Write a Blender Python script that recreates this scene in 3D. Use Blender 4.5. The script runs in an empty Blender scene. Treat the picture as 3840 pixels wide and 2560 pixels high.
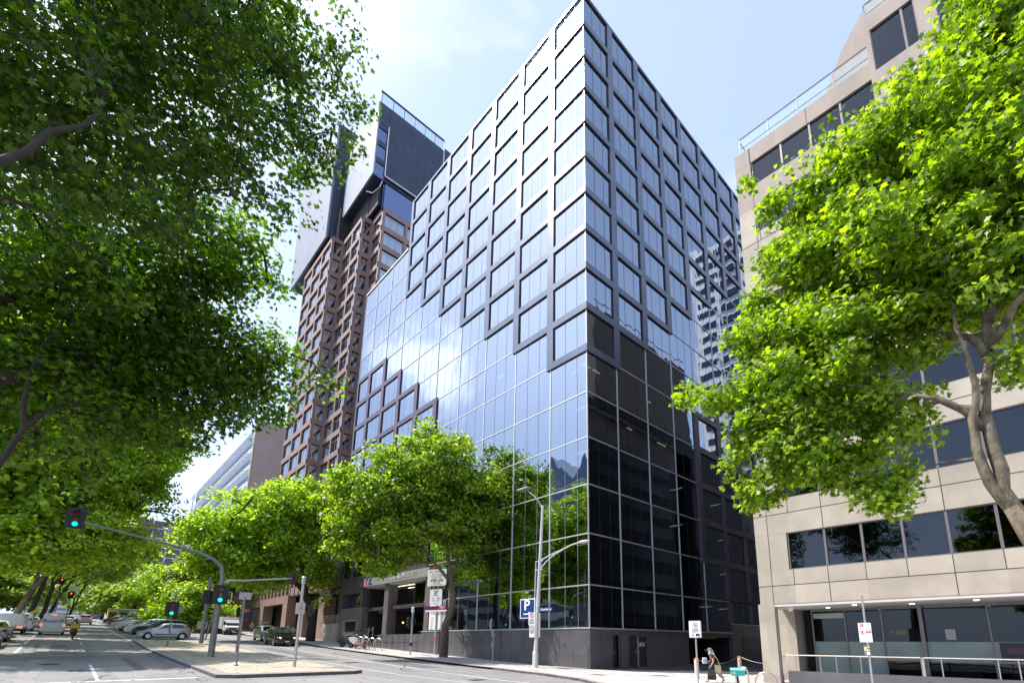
import bpy, bmesh, math, random
import numpy as np
from mathutils import Vector, Matrix
R = math.radians
rnd = random.Random(7)
SC = bpy.context.scene
COL = SC.collection

# ------------------------------------------------------------ camera
PITCH, ROLL, YAW = .2116, .0061, -.8016
EYE = Vector((22.944, -26.029, 1.70))
fw = Vector((math.sin(YAW)*math.cos(PITCH), math.cos(YAW)*math.cos(PITCH), math.sin(PITCH)))
rt = Vector((math.cos(YAW), -math.sin(YAW), 0)); up = rt.cross(fw)
r2 = rt*math.cos(ROLL)+up*math.sin(ROLL); u2 = up*math.cos(ROLL)-rt*math.sin(ROLL)
cam = bpy.data.cameras.new('camera'); camo = bpy.data.objects.new('camera', cam); COL.objects.link(camo)
M3 = Matrix((r2, u2, -fw)).transposed()
camo.matrix_world = Matrix.Translation(EYE) @ M3.to_4x4()
cam.sensor_width = 36; cam.lens = 17.353; cam.shift_x = -.03755; cam.shift_y = .18961
cam.clip_start = .1; cam.clip_end = 4000
SC.camera = camo

# ------------------------------------------------------------ sun and sky
SUN = Vector((-.40, -.352, .846)).normalized()
sl = bpy.data.lights.new('sun', 'SUN'); sl.energy = 5.0; sl.angle = R(.55); sl.color = (1, .95, .87)
so = bpy.data.objects.new('sun', sl); COL.objects.link(so)
so.rotation_euler = SUN.to_track_quat('Z', 'Y').to_euler()
W = bpy.data.worlds.new('World'); SC.world = W; W.use_nodes = True
nt = W.node_tree; nt.nodes.clear()
N = nt.nodes.new; L = nt.links.new
sky = N('ShaderNodeTexSky'); sky.sky_type = 'NISHITA'; sky.sun_disc = False
sky.sun_elevation = math.asin(SUN.z); sky.sun_rotation = math.atan2(SUN.x, SUN.y)
sky.air_density = 1.0; sky.dust_density = 1.6; sky.ozone_density = 1.3; sky.altitude = 30
tc = N('ShaderNodeTexCoord'); mp = N('ShaderNodeMapping'); mp.inputs['Scale'].default_value = (1, 1, 2.6)
mp.inputs['Location'].default_value = (1.9, 3.3, .4)
n1 = N('ShaderNodeTexNoise'); n1.inputs['Scale'].default_value = 2.3; n1.inputs['Detail'].default_value = 7; n1.inputs['Roughness'].default_value = .58
cr = N('ShaderNodeValToRGB'); cr.color_ramp.elements[0].position = .56; cr.color_ramp.elements[1].position = .80
cr.color_ramp.elements[0].color = (0, 0, 0, 1); cr.color_ramp.elements[1].color = (.35, .35, .35, 1)
mx = N('ShaderNodeMixRGB'); mx.inputs[2].default_value = (8.5, 8.8, 9.6, 1)
# thin summer haze of the air, paler low down and everywhere a little whiter than a clean sky
sep = N('ShaderNodeSeparateXYZ'); mr = N('ShaderNodeMapRange'); mr.inputs[1].default_value = 0; mr.inputs[2].default_value = .75
mr.inputs[3].default_value = .72; mr.inputs[4].default_value = .34
mh = N('ShaderNodeMixRGB'); mh.inputs[2].default_value = (5.7, 6.9, 9.6, 1)
bg = N('ShaderNodeBackground'); bg.inputs[1].default_value = .148
out = N('ShaderNodeOutputWorld')
L(tc.outputs['Generated'], mp.inputs[0]); L(mp.outputs[0], n1.inputs[0]); L(n1.outputs[0], cr.inputs[0])
L(tc.outputs['Generated'], sep.inputs[0]); L(sep.outputs[2], mr.inputs[0]); L(mr.outputs[0], mh.inputs[0])
L(sky.outputs[0], mh.inputs[1]); L(mh.outputs[0], mx.inputs[1]); L(cr.outputs[0], mx.inputs[0])
# bright aureole of hazy air round the sun's own direction
dp = N('ShaderNodeVectorMath'); dp.operation = 'DOT_PRODUCT'; dp.inputs[1].default_value = SUN
mg = N('ShaderNodeMapRange'); mg.interpolation_type = 'SMOOTHSTEP'; mg.inputs[1].default_value = .79; mg.inputs[2].default_value = .95; mg.inputs[3].default_value = 0; mg.inputs[4].default_value = .42
ma = N('ShaderNodeMixRGB'); ma.inputs[2].default_value = (11.5, 12.6, 15.5, 1)
L(tc.outputs['Generated'], dp.inputs[0]); L(dp.outputs['Value'], mg.inputs[0]); L(mg.outputs[0], ma.inputs[0]); L(mx.outputs[0], ma.inputs[1])
# one small bright cumulus low in the western sky, mirrored by the street face of the tower
cd_ = N('ShaderNodeVectorMath'); cd_.operation = 'DOT_PRODUCT'; cd_.inputs[1].default_value = Vector((-.765, -.41, .497)).normalized()
cm = N('ShaderNodeMapRange'); cm.interpolation_type = 'SMOOTHSTEP'; cm.inputs[1].default_value = .9925; cm.inputs[2].default_value = .9998; cm.inputs[3].default_value = 0; cm.inputs[4].default_value = .6
cn_ = N('ShaderNodeTexNoise'); cn_.inputs['Scale'].default_value = 9; cn_.inputs['Detail'].default_value = 6
cq = N('ShaderNodeMapRange'); cq.interpolation_type = 'SMOOTHSTEP'; cq.inputs[1].default_value = .40; cq.inputs[2].default_value = .62
cx_ = N('ShaderNodeMath'); cx_.operation = 'MULTIPLY'; cc_ = N('ShaderNodeMixRGB'); cc_.inputs[2].default_value = (19, 19, 20, 1)
L(tc.outputs['Generated'], cd_.inputs[0]); L(cd_.outputs['Value'], cm.inputs[0]); L(tc.outputs['Generated'], cn_.inputs[0]); L(cn_.outputs[0], cq.inputs[0])
L(cm.outputs[0], cx_.inputs[0]); L(cq.outputs[0], cx_.inputs[1]); L(cx_.outputs[0], cc_.inputs[0]); L(ma.outputs[0], cc_.inputs[1])
L(cc_.outputs[0], bg.inputs[0]); L(bg.outputs[0], out.inputs[0])
SC.view_settings.view_transform = 'Standard'; SC.view_settings.look = 'None'
SC.view_settings.exposure = .6; SC.view_settings.gamma = 1
SC.cycles.max_bounces = 8; SC.cycles.glossy_bounces = 4; SC.cycles.transparent_max_bounces = 10
SC.cycles.transmission_bounces = 4; SC.cycles.diffuse_bounces = 3
SC.cycles.caustics_reflective = False; SC.cycles.caustics_refractive = False
SC.cycles.sample_clamp_indirect = 6

# ------------------------------------------------------------ materials
def mat(name, col, rough=.6, metal=0, spec=.5, noise=None, bump=None, emit=None, stretch=(1, 1, 1), island=0, coat=0):
    """noise=(scale, amount, [second colour]); bump=(scale, strength)"""
    m = bpy.data.materials.new(name); m.use_nodes = True
    t = m.node_tree; b = t.nodes['Principled BSDF']
    b.inputs['Base Color'].default_value = (*col, 1); b.inputs['Roughness'].default_value = rough
    b.inputs['Metallic'].default_value = metal; b.inputs['Specular IOR Level'].default_value = spec
    if coat: b.inputs['Coat Weight'].default_value = coat; b.inputs['Coat Roughness'].default_value = .05
    if emit: b.inputs['Emission Color'].default_value = (*emit[:3], 1); b.inputs['Emission Strength'].default_value = emit[3]
    if noise or bump:
        tc = t.nodes.new('ShaderNodeTexCoord'); mp = t.nodes.new('ShaderNodeMapping'); mp.inputs['Scale'].default_value = stretch
        t.links.new(tc.outputs['Object'], mp.inputs[0])
    if noise:
        n = t.nodes.new('ShaderNodeTexNoise'); n.inputs['Scale'].default_value = noise[0]; n.inputs['Detail'].default_value = 6; n.inputs['Roughness'].default_value = .65
        t.links.new(mp.outputs[0], n.inputs[0])
        r = t.nodes.new('ShaderNodeValToRGB'); r.color_ramp.elements[0].position = .32; r.color_ramp.elements[1].position = .68
        a = noise[1]; c2 = noise[2] if len(noise) > 2 else tuple(c*(1+a) for c in col)
        r.color_ramp.elements[0].color = (*[c*(1-a) for c in col], 1); r.color_ramp.elements[1].color = (*c2, 1)
        t.links.new(n.outputs[0], r.inputs[0]); t.links.new(r.outputs[0], b.inputs['Base Color'])
    if bump:
        n = t.nodes.new('ShaderNodeTexNoise'); n.inputs['Scale'].default_value = bump[0]; n.inputs['Detail'].default_value = 3
        t.links.new(mp.outputs[0], n.inputs[0])
        bp = t.nodes.new('ShaderNodeBump'); bp.inputs['Strength'].default_value = bump[1]; bp.inputs['Distance'].default_value = .05
        t.links.new(n.outputs[0], bp.inputs['Height']); t.links.new(bp.outputs[0], b.inputs['Normal'])
    return m

def glass_mat(name, refl, see=.12, tint=(.25, .3, .3), wob=.05, wsc=.55, island=.5, rough=.015):
    """coated curtain wall glass: mostly mirror, a little see-through, each pane very slightly bowed"""
    m = bpy.data.materials.new(name); m.use_nodes = True; t = m.node_tree; t.nodes.clear()
    n = t.nodes.new; l = t.links.new
    o = n('ShaderNodeOutputMaterial'); g = n('ShaderNodeBsdfGlossy'); g.inputs['Roughness'].default_value = rough
    g.inputs['Color'].default_value = (*refl, 1)
    tr = n('ShaderNodeBsdfTransparent'); tr.inputs[0].default_value = (*tint, 1)
    mxs = n('ShaderNodeMixShader'); mxs.inputs[0].default_value = 1-see
    tc = n('ShaderNodeTexCoord'); mp = n('ShaderNodeMapping'); mp.inputs['Scale'].default_value = (1, 1, .6)
    nz = n('ShaderNodeTexNoise'); nz.inputs['Scale'].default_value = wsc; nz.inputs['Detail'].default_value = 1.5
    bp = n('ShaderNodeBump'); bp.inputs['Strength'].default_value = wob; bp.inputs['Distance'].default_value = 1
    l(tc.outputs['Object'], mp.inputs[0]); l(mp.outputs[0], nz.inputs[0]); l(nz.outputs[0], bp.inputs['Height']); l(bp.outputs[0], g.inputs['Normal'])
    # faint vertical streaks of dust and coating
    mp2 = n('ShaderNodeMapping'); mp2.inputs['Scale'].default_value = (3.2, 3.2, .12)
    n2 = n('ShaderNodeTexNoise'); n2.inputs['Scale'].default_value = 1.6; n2.inputs['Detail'].default_value = 3
    rr = n('ShaderNodeValToRGB'); rr.color_ramp.elements[0].position = .3; rr.color_ramp.elements[1].position = .75
    rr.color_ramp.elements[0].color = (*[c*.965 for c in refl], 1); rr.color_ramp.elements[1].color = (*[min(1, c*1.025) for c in refl], 1)
    l(tc.outputs['Object'], mp2.inputs[0]); l(mp2.outputs[0], n2.inputs[0]); l(n2.outputs[0], rr.inputs[0]); l(rr.outputs[0], g.inputs['Color'])
    l(tr.outputs[0], mxs.inputs[1]); l(g.outputs[0], mxs.inputs[2]); l(mxs.outputs[0], o.inputs[0])
    return m

def leaf_mat(name, dark, light, trans=.5, tcol=(.35, .6, .03)):
    m = bpy.data.materials.new(name); m.use_nodes = True; t = m.node_tree; t.nodes.clear()
    n = t.nodes.new; l = t.links.new
    o = n('ShaderNodeOutputMaterial'); geo = n('ShaderNodeNewGeometry')
    rmp = n('ShaderNodeValToRGB'); rmp.color_ramp.elements[0].color = (*dark, 1); rmp.color_ramp.elements[1].color = (*light, 1)
    d = n('ShaderNodeBsdfPrincipled'); d.inputs['Roughness'].default_value = .42; d.inputs['Specular IOR Level'].default_value = .42
    tl = n('ShaderNodeBsdfTranslucent')
    mc = n('ShaderNodeMixRGB'); mc.blend_type = 'MULTIPLY'; mc.inputs[0].default_value = 1; mc.inputs[2].default_value = (*tcol, 1)
    sc = n('ShaderNodeMixRGB'); sc.blend_type = 'ADD'; sc.inputs[0].default_value = 1; sc.inputs[2].default_value = (.02, .03, 0, 1)
    mxs = n('ShaderNodeMixShader'); mxs.inputs[0].default_value = trans
    l(geo.outputs['Random Per Island'], rmp.inputs[0]); l(rmp.outputs[0], d.inputs['Base Color'])
    v = n('ShaderNodeVectorMath'); v.operation = 'SCALE'; v.inputs[3].default_value = 3.2
    l(rmp.outputs[0], v.inputs[0]); l(v.outputs[0], mc.inputs[1]); l(mc.outputs[0], tl.inputs[0])
    l(d.outputs[0], mxs.inputs[1]); l(tl.outputs[0], mxs.inputs[2]); l(mxs.outputs[0], o.inputs[0])
    return m

M = {}
M['steel_light'] = mat('brushed aluminium mullion', (.62, .6, .58), .4, .6)
M['frame_up'] = mat('blue grey metallic panel', (.125, .14, .185), .34, .5, noise=(.35, .16), bump=(.35, .03))
M['frame_low'] = mat('plum brown metallic panel', (.12, .088, .115), .42, .5, noise=(.5, .08))
M['reveal'] = mat('unlit reveal shade', (.02, .02, .026), .5)
M['glassL'] = glass_mat('blue mirror glass', (.36, .41, .48), .1, wob=.014)
M['stone_dark'] = mat('honed charcoal stone', (.098, .094, .1), .3, 0, .6, noise=(.7, .2), bump=(6, .05))
M['stone_joint'] = mat('dark joint', (.02, .02, .02), .8)
M['panel_taupe'] = mat('taupe metal wall panel', (.17, .147, .147), .42, .25, noise=(.4, .12))
M['door_plum'] = mat('plum painted door', (.058, .035, .045), .4)
M['black'] = mat('matt black', (.012, .012, .013), .5)
M['soft_black'] = mat('dark interior', (.02, .019, .02), .8)
M['int_light'] = mat('fluorescent tube', (1, 1, 1), .5, emit=(1, .86, .55, 4))
M['warm_bulb'] = mat('warm bulb', (1, .8, .4), .5, emit=(1, .45, .1, 9))
M['down_light'] = mat('downlight', (1, 1, 1), .5, emit=(1, .96, .85, 5))
M['green_lamp'] = mat('lit green signal lens', (0, .5, .3), .3, emit=(0, .95, .52, 1.5))
M['red_lamp'] = mat('lit red lens', (.5, .02, .02), .3, emit=(1, .07, .03, 2.6))
M['dull_red'] = mat('dark red lens', (.13, .01, .01), .2)
M['dull_amber'] = mat('dark amber lens', (.16, .07, .01), .2)
M['beige'] = mat('beige precast concrete', (.385, .335, .27), .75, noise=(.5, .17), bump=(25, .06))
def panel_tone(m, off, step, lo=.88, hi=1.06):
    """every cast panel its own slightly different tone"""
    t = m.node_tree; b = t.nodes['Principled BSDF']; src = b.inputs['Base Color'].links[0].from_socket
    tc = t.nodes.new('ShaderNodeTexCoord'); mp = t.nodes.new('ShaderNodeMapping'); mp.inputs['Location'].default_value = off
    sn = t.nodes.new('ShaderNodeVectorMath'); sn.operation = 'SNAP'; sn.inputs[1].default_value = step
    wn = t.nodes.new('ShaderNodeTexWhiteNoise'); r = t.nodes.new('ShaderNodeMapRange'); r.inputs[3].default_value = lo; r.inputs[4].default_value = hi
    v = t.nodes.new('ShaderNodeVectorMath'); v.operation = 'SCALE'
    t.links.new(tc.outputs['Object'], mp.inputs[0]); t.links.new(mp.outputs[0], sn.inputs[0]); t.links.new(sn.outputs[0], wn.inputs[0])
    t.links.new(wn.outputs['Value'], r.inputs[0]); t.links.new(src, v.inputs[0]); t.links.new(r.outputs[0], v.inputs[3]); t.links.new(v.outputs[0], b.inputs['Base Color'])
panel_tone(M['beige'], (-1.06+4.446, 50, -.93+3.48), (1.482, 200, 1.74))
M['beige_old'] = mat('weathered precast concrete', (.34, .285, .245), .8, noise=(.6, .2, (.38, .31, .26)), stretch=(1, 1, .35))
M['joint'] = mat('panel joint', (.045, .038, .032), .9)
M['win_dark'] = glass_mat('dark tinted window', (.06, .065, .075), .1, wob=.015, wsc=.8)
M['win_frame'] = mat('bronze aluminium frame', (.20, .17, .16), .4, .5)
M['soffit'] = mat('painted soffit', (.55, .52, .49), .8)
M['galv'] = mat('galvanised steel', (.42, .42, .42), .4, .55, noise=(4, .12))
M['galv_dark'] = mat('weathered galvanised steel', (.2, .195, .19), .5, .4, noise=(4, .2))
M['steel'] = mat('stainless steel', (.56, .5, .43), .28, .95)
M['white'] = mat('white paint', (.72, .71, .70), .5, noise=(3, .05))
M['sign_white'] = mat('white sign face', (.76, .76, .78), .45)
M['sign_back'] = mat('sign back', (.36, .34, .32), .5, .4)
M['sign_blue'] = mat('blue sign face', (.008, .04, .17), .4)
M['street_blue'] = mat('street name blue', (.03, .05, .22), .4)
M['sign_red'] = mat('sign red', (.62, .02, .03), .45)
M['sign_green'] = mat('sign green ink', (.012, .07, .08), .5)
M['ink'] = mat('black ink', (.012, .012, .014), .5)
M['grey_ink'] = mat('grey ink', (.16, .16, .17), .5)
M['purple'] = mat('purple sign face', (.12, .01, .12), .4)
M['magenta'] = mat('magenta sign face', (.34, .01, .1), .4)
M['yellow'] = mat('yellow', (.75, .55, .02), .5)
M['yellow_green'] = mat('faded yellow sign', (.30, .30, .05), .6)
M['asphalt'] = mat('asphalt', (.205, .196, .198), .82, noise=(.35, .16), bump=(60, .25))
M['asphalt_dark'] = mat('dark lane asphalt', (.05, .05, .055), .85, noise=(.8, .2), bump=(60, .25))
M['paving'] = mat('pale sawn bluestone paving', (.42, .39, .375), .8, noise=(.55, .14), bump=(30, .12))
M['paving_joint'] = mat('paving joint', (.18, .165, .16), .9)
M['pave_light'] = mat('pale new paving', (.55, .51, .48), .8, noise=(1.5, .08))
M['kerb'] = mat('bluestone kerb', (.10, .095, .105), .7, noise=(2, .25))
M['kerb_top'] = mat('worn bluestone kerb top', (.27, .245, .235), .7, noise=(2, .2))
M['gravel'] = mat('compacted granitic sand', (.40, .345, .27), .95, noise=(1.2, .16), bump=(90, .3))
M['line'] = mat('road marking paint', (.62, .61, .60), .6, noise=(3, .15))
M['earth'] = mat('ground', (.15, .14, .13), .9, noise=(.2, .2))
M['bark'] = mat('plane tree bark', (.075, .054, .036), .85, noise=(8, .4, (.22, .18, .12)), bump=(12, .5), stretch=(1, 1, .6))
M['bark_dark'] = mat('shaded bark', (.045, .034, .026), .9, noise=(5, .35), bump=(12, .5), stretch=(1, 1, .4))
M['skin'] = mat('skin', (.50, .27, .19), .5)
M['rubber'] = mat('tyre rubber', (.018, .018, .019), .8)
M['rim'] = mat('alloy rim', (.5, .5, .52), .3, .8)
M['glass_car'] = mat('car glass', (.012, .016, .02), .06, 0, .9)
M['blind_green'] = mat('frosted film', (.34, .43, .40), .5, noise=(.8, .06))

# ------------------------------------------------------------ mesh builder
BASE = {}
class B:
    def __init__(s): s.v = []; s.f = []; s.m = []
    def poly(s, pts, m=0):
        i = len(s.v); s.v += [tuple(p) for p in pts]; s.f.append(tuple(range(i, i+len(pts)))); s.m.append(m); return s
    def box(s, x0, x1, y0, y1, z0, z1, m=0):
        i = len(s.v)
        s.v += [(x0, y0, z0), (x1, y0, z0), (x1, y1, z0), (x0, y1, z0), (x0, y0, z1), (x1, y0, z1), (x1, y1, z1), (x0, y1, z1)]
        for q in ((0, 3, 2, 1), (4, 5, 6, 7), (0, 1, 5, 4), (1, 2, 6, 5), (2, 3, 7, 6), (3, 0, 4, 7)):
            s.f.append(tuple(i+k for k in q)); s.m.append(m)
        return s
    def obox(s, c, sx, sy, sz, ang=0, m=0, tilt=0):
        """box centred at c, turned about z by ang (and leaned about its own x by tilt)"""
        i = len(s.v); ca, sa = math.cos(ang), math.sin(ang); ct, st = math.cos(tilt), math.sin(tilt)
        for dz in (-.5, .5):
            for dx, dy in ((-.5, -.5), (.5, -.5), (.5, .5), (-.5, .5)):
                x, y, z = dx*sx, dy*sy, dz*sz
                y, z = y*ct-z*st, y*st+z*ct
                s.v.append((c[0]+x*ca-y*sa, c[1]+x*sa+y*ca, c[2]+z))
        for q in ((0, 3, 2, 1), (4, 5, 6, 7), (0, 1, 5, 4), (1, 2, 6, 5), (2, 3, 7, 6), (3, 0, 4, 7)):
            s.f.append(tuple(i+k for k in q)); s.m.append(m)
        return s
    def prism(s, pts, z0, z1, m=0):
        n = len(pts); i = len(s.v)
        s.v += [(p[0], p[1], z0) for p in pts]+[(p[0], p[1], z1) for p in pts]
        s.f.append(tuple(range(i+n-1, i-1, -1))); s.f.append(tuple(range(i+n, i+2*n))); s.m += [m, m]
        for k in range(n):
            s.f.append((i+k, i+(k+1) % n, i+n+(k+1) % n, i+n+k)); s.m.append(m)
        return s
    def ext(s, pts, d, m=0):
        """extrude a planar polygon (3d points) by vector d"""
        n = len(pts); i = len(s.v); d = Vector(d)
        s.v += [tuple(p) for p in pts]+[tuple(Vector(p)+d) for p in pts]
        s.f.append(tuple(range(i+n-1, i-1, -1))); s.f.append(tuple(range(i+n, i+2*n))); s.m += [m, m]
        for k in range(n):
            s.f.append((i+k, i+(k+1) % n, i+n+(k+1) % n, i+n+k)); s.m.append(m)
        return s
    def tube(s, path, rad, n=8, m=0, caps=True, sq=1.):
        path = [Vector(p) for p in path]
        if not hasattr(rad, '__len__'): rad = [rad]*len(path)
        i0 = len(s.v); prev = None
        for k, p in enumerate(path):
            d = (path[min(k+1, len(path)-1)]-path[max(k-1, 0)])
            d = d.normalized() if d.length > 1e-9 else Vector((0, 0, 1))
            if prev is None: a = d.orthogonal().normalized()
            else:
                a = prev-d*prev.dot(d); a = a.normalized() if a.length > 1e-6 else d.orthogonal().normalized()
            prev = a; b = d.cross(a)
            for j in range(n):
                t = 2*math.pi*j/n; s.v.append(tuple(p+a*(rad[k]*math.cos(t))+b*(rad[k]*math.sin(t)*sq)))
        for k in range(len(path)-1):
            for j in range(n):
                a = i0+k*n+j; b2 = i0+k*n+(j+1) % n
                s.f.append((a, b2, b2+n, a+n)); s.m.append(m)
        if caps:
            s.f.append(tuple(i0+j for j in range(n-1, -1, -1))); e = i0+(len(path)-1)*n
            s.f.append(tuple(e+j for j in range(n))); s.m += [m, m]
        return s
    def cyl(s, p0, p1, r0, r1=None, n=16, m=0): return s.tube([p0, p1], [r0, r0 if r1 is None else r1], n, m)
    def lathe(s, prof, c=(0, 0, 0), n=16, m=0, axis='z'):
        i0 = len(s.v)
        for r, h in prof:
            for j in range(n):
                t = 2*math.pi*j/n; a, b = r*math.cos(t), r*math.sin(t)
                q = {'z': (a, b, h), 'x': (h, a, b), 'y': (a, h, b)}[axis]
                s.v.append((c[0]+q[0], c[1]+q[1], c[2]+q[2]))
        for k in range(len(prof)-1):
            for j in range(n):
                a = i0+k*n+j; b = i0+k*n+(j+1) % n
                s.f.append((a, b, b+n, a+n)); s.m.append(m)
        s.f.append(tuple(i0+j for j in range(n-1, -1, -1))); e = i0+(len(prof)-1)*n
        s.f.append(tuple(e+j for j in range(n))); s.m += [m, m]
        return s
    def ball(s, c, rx, ry=None, rz=None, n=12, k=8, m=0):
        ry = ry or rx; rz = rz or rx
        i0 = len(s.v)
        for a in range(k+1):
            ph = math.pi*a/k
            for j in range(n):
                t = 2*math.pi*j/n
                s.v.append((c[0]+rx*math.sin(ph)*math.cos(t), c[1]+ry*math.sin(ph)*math.sin(t), c[2]-rz*math.cos(ph)))
        for a in range(k):
            for j in range(n):
                p = i0+a*n+j; q = i0+a*n+(j+1) % n
                s.f.append((p, q, q+n, p+n)); s.m.append(m)
        return s
    def build(s, name, mats, parent=None, smooth=False, bevel=0):
        if not isinstance(mats, (list, tuple)): mats = [mats]
        off = BASE.get(parent.name, Vector((0, 0, 0))) if parent else Vector((0, 0, 0))
        me = bpy.data.meshes.new(name)
        v = [(p[0]-off[0], p[1]-off[1], p[2]-off[2]) for p in s.v] if parent else s.v
        me.from_pydata(v, [], s.f)
        for m in mats: me.materials.append(M[m] if isinstance(m, str) else m)
        me.polygons.foreach_set('material_index', s.m)
        if smooth:
            me.polygons.foreach_set('use_smooth', [True]*len(s.f))
        me.validate(); me.update()
        o = bpy.data.objects.new(name, me); COL.objects.link(o)
        if smooth == 'auto':
            try: me.set_sharp_from_angle(angle=R(35))
            except Exception: pass
        if bevel:
            b = o.modifiers.new('bevel', 'BEVEL'); b.width = bevel; b.segments = 2; b.limit_method = 'ANGLE'; b.angle_limit = R(40)
        if parent: o.parent = parent; BASE[o.name] = off
        else: BASE[o.name] = Vector((0, 0, 0))
        return o

def thing(name, label, cat, loc=(0, 0, 0), rz=0, group=None):
    o = bpy.data.objects.new(name, None); COL.objects.link(o); o.empty_display_size = .3
    o.location = loc; o.rotation_euler = (0, 0, rz); BASE[o.name] = Vector(loc)
    tag(o, label, cat, group); return o
def local(name, label, cat, group=None):
    """thing whose parts are modelled round its own origin"""
    o = thing(name, label, cat, (0, 0, 0), 0, group); return o
def tag(o, label=None, cat=None, group=None, kind=None):
    if label: o['label'] = label
    if cat: o['category'] = cat
    if group: o['group'] = group
    if kind: o['kind'] = kind
    return o
def part_label(o, l): o['label'] = l; return o
def dup(root, loc, rz=0, label=None, group=None, scale=None):
    def cp(o, parent):
        c = o.copy(); COL.objects.link(c); c.parent = parent
        for ch in o.children: cp(ch, c)
        return c
    r = cp(root, None); r.location = loc; r.rotation_euler = (0, 0, rz)
    if scale: r.scale = (scale,)*3
    if label: r['label'] = label
    if group: r['group'] = group
    return r
def text(name, s, size, mt, parent, origin, right=(1, 0, 0), upv=(0, 0, 1), align='CENTER', depth=.004, bold=0., sx=1., track=1.):
    """raised lettering as a real mesh; origin is the middle of the baseline row"""
    cu = bpy.data.curves.new('t', 'FONT'); cu.body = s; cu.size = size; cu.align_x = align; cu.align_y = 'CENTER'
    cu.extrude = depth; cu.offset = bold; cu.resolution_u = 3; cu.space_character = track
    to = bpy.data.objects.new('t', cu); COL.objects.link(to)
    dg = bpy.context.evaluated_depsgraph_get(); me = bpy.data.meshes.new_from_object(to.evaluated_get(dg))
    bpy.data.objects.remove(to); bpy.data.curves.remove(cu)
    r = Vector(right).normalized(); u = Vector(upv).normalized(); nn = r.cross(u)
    off = BASE.get(parent.name, Vector((0, 0, 0))); O = Vector(origin)-off
    for v in me.vertices: c = v.co.copy(); v.co = O+r*(c.x*sx)+u*c.y+nn*c.z
    me.materials.clear(); me.materials.append(M[mt] if isinstance(mt, str) else mt); me.name = name
    o = bpy.data.objects.new(name, me); COL.objects.link(o); o.parent = parent; BASE[o.name] = off
    return o

# ------------------------------------------------------------ terrain
HX = [-900, -600, -300, -150, -110, -80, -60, -45, -32, -18, -6, 3, 80]
HZ = [24, 18, 11, 6.1, 4.5, 3.1, 2.25, 1.58, .95, .45, .06, -.12, -.12]
def gz(x): return float(np.interp(x, HX, HZ))
def drape(name, pts, dz, mt, side=0, parent=None, side_m=None):
    """a sheet laid over the sloping ground; side>0 gives it a vertical edge of that height"""
    bm = bmesh.new(); bm.faces.new([bm.verts.new((p[0], p[1], 0)) for p in pts])
    for x in HX[1:-1]:
        bmesh.ops.bisect_plane(bm, geom=bm.verts[:]+bm.edges[:]+bm.faces[:], plane_co=(x, 0, 0), plane_no=(1, 0, 0), dist=1e-5)
    if bm.faces[:] and sum(f.normal.z for f in bm.faces) < 0: bmesh.ops.reverse_faces(bm, faces=bm.faces[:])
    for v in bm.verts: v.co.z = gz(v.co.x)+dz
    bm.normal_update()
    for f in bm.faces:
        if f.normal.z < 0: f.normal_flip()
    if side:
        be = [e for e in bm.edges if e.is_boundary]
        r = bmesh.ops.extrude_edge_only(bm, edges=be)
        for v in [g for g in r['geom'] if isinstance(g, bmesh.types.BMVert)]: v.co.z -= side
        for f in [g for g in r['geom'] if isinstance(g, bmesh.types.BMFace)]: f.material_index = 1
    me = bpy.data.meshes.new(name); bm.to_mesh(me); bm.free()
    me.materials.append(M[mt]); me.materials.append(M[side_m or mt])
    o = bpy.data.objects.new(name, me); COL.objects.link(o); BASE[o.name] = Vector((0, 0, 0))
    if parent: o.parent = parent
    else: o['kind'] = 'structure'
    return o
# ============================================================ ground, road, paths
RD = -.12
b = B()
xs = sorted(set(HX+[-1500, 400]))
for x0, x1 in zip(xs, xs[1:]):
    b.poly([(x0, -400, gz(x0)-.6), (x1, -400, gz(x1)-.6), (x1, 500, gz(x1)-.6), (x0, 500, gz(x0)-.6)])
tag(b.build('ground', 'earth'), kind='structure')
drape('road', [(-890, -31.2), (78, -31.2), (78, -8), (-890, -8), ], RD, 'asphalt')
o = drape('road', [(-890, -8), (78, -8), (78, -4), (-890, -4)], RD, 'asphalt')
drape('footpath', [(-890, -42), (78, -42), (78, -31.2), (-890, -31.2)], 0, 'paving', .5, side_m='kerb')
NK = [(-890, -5.2), (-4, -5.2), (1.6, -5.6), (5.0, -6.6), (8.6, -8.6), (14, -14.5), (17, -19), (78, -19)]
drape('footpath', NK+[(78, 160), (9.6, 160), (9.6, 3.6), (3.2, .6), (0, .3), (-890, .3)], 0, 'paving', .5, side_m='kerb')
drape('laneway', [(0, .3), (3.2, .6), (9.6, 3.6), (9.6, 160), (-.1, 160), (-.1, .3)], -.004, 'asphalt_dark', .3)
# kerb stones along the footpath
kb = B()
def along(pts, w, z0, z1, b, m=0, inner=1):
    for (x0, y0), (x1, y1) in zip(pts, pts[1:]):
        n = max(1, int(abs(x1-x0)/12)) if abs(x1-x0) > 14 else 1
        cuts = [x0+(x1-x0)*i/n for i in range(n+1)]
        for k in range(n):
            a = k/n; c = (k+1)/n
            p = Vector((x0+(x1-x0)*a, y0+(y1-y0)*a, 0)); q = Vector((x0+(x1-x0)*c, y0+(y1-y0)*c, 0))
            d = (q-p).normalized(); nn = Vector((-d.y, d.x, 0))*w*inner
            P = [p, q, q+nn, p+nn]
            b.v += [(t.x, t.y, gz(t.x)+z0) for t in P]+[(t.x, t.y, gz(t.x)+z1) for t in P]
            i = len(b.v)-8
            for qd in ((4, 5, 6, 7), (0, 1, 5, 4), (2, 3, 7, 6), (1, 2, 6, 5), (3, 0, 4, 7)):
                b.f.append(tuple(i+t for t in qd)); b.m.append(m)
sub = [(-300, -5.2), (-150, -5.2), (-110, -5.2), (-80, -5.2), (-60, -5.2), (-45, -5.2), (-32, -5.2), (-18, -5.2), (-6, -5.2), (-4, -5.2)]+NK[2:7]
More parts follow.
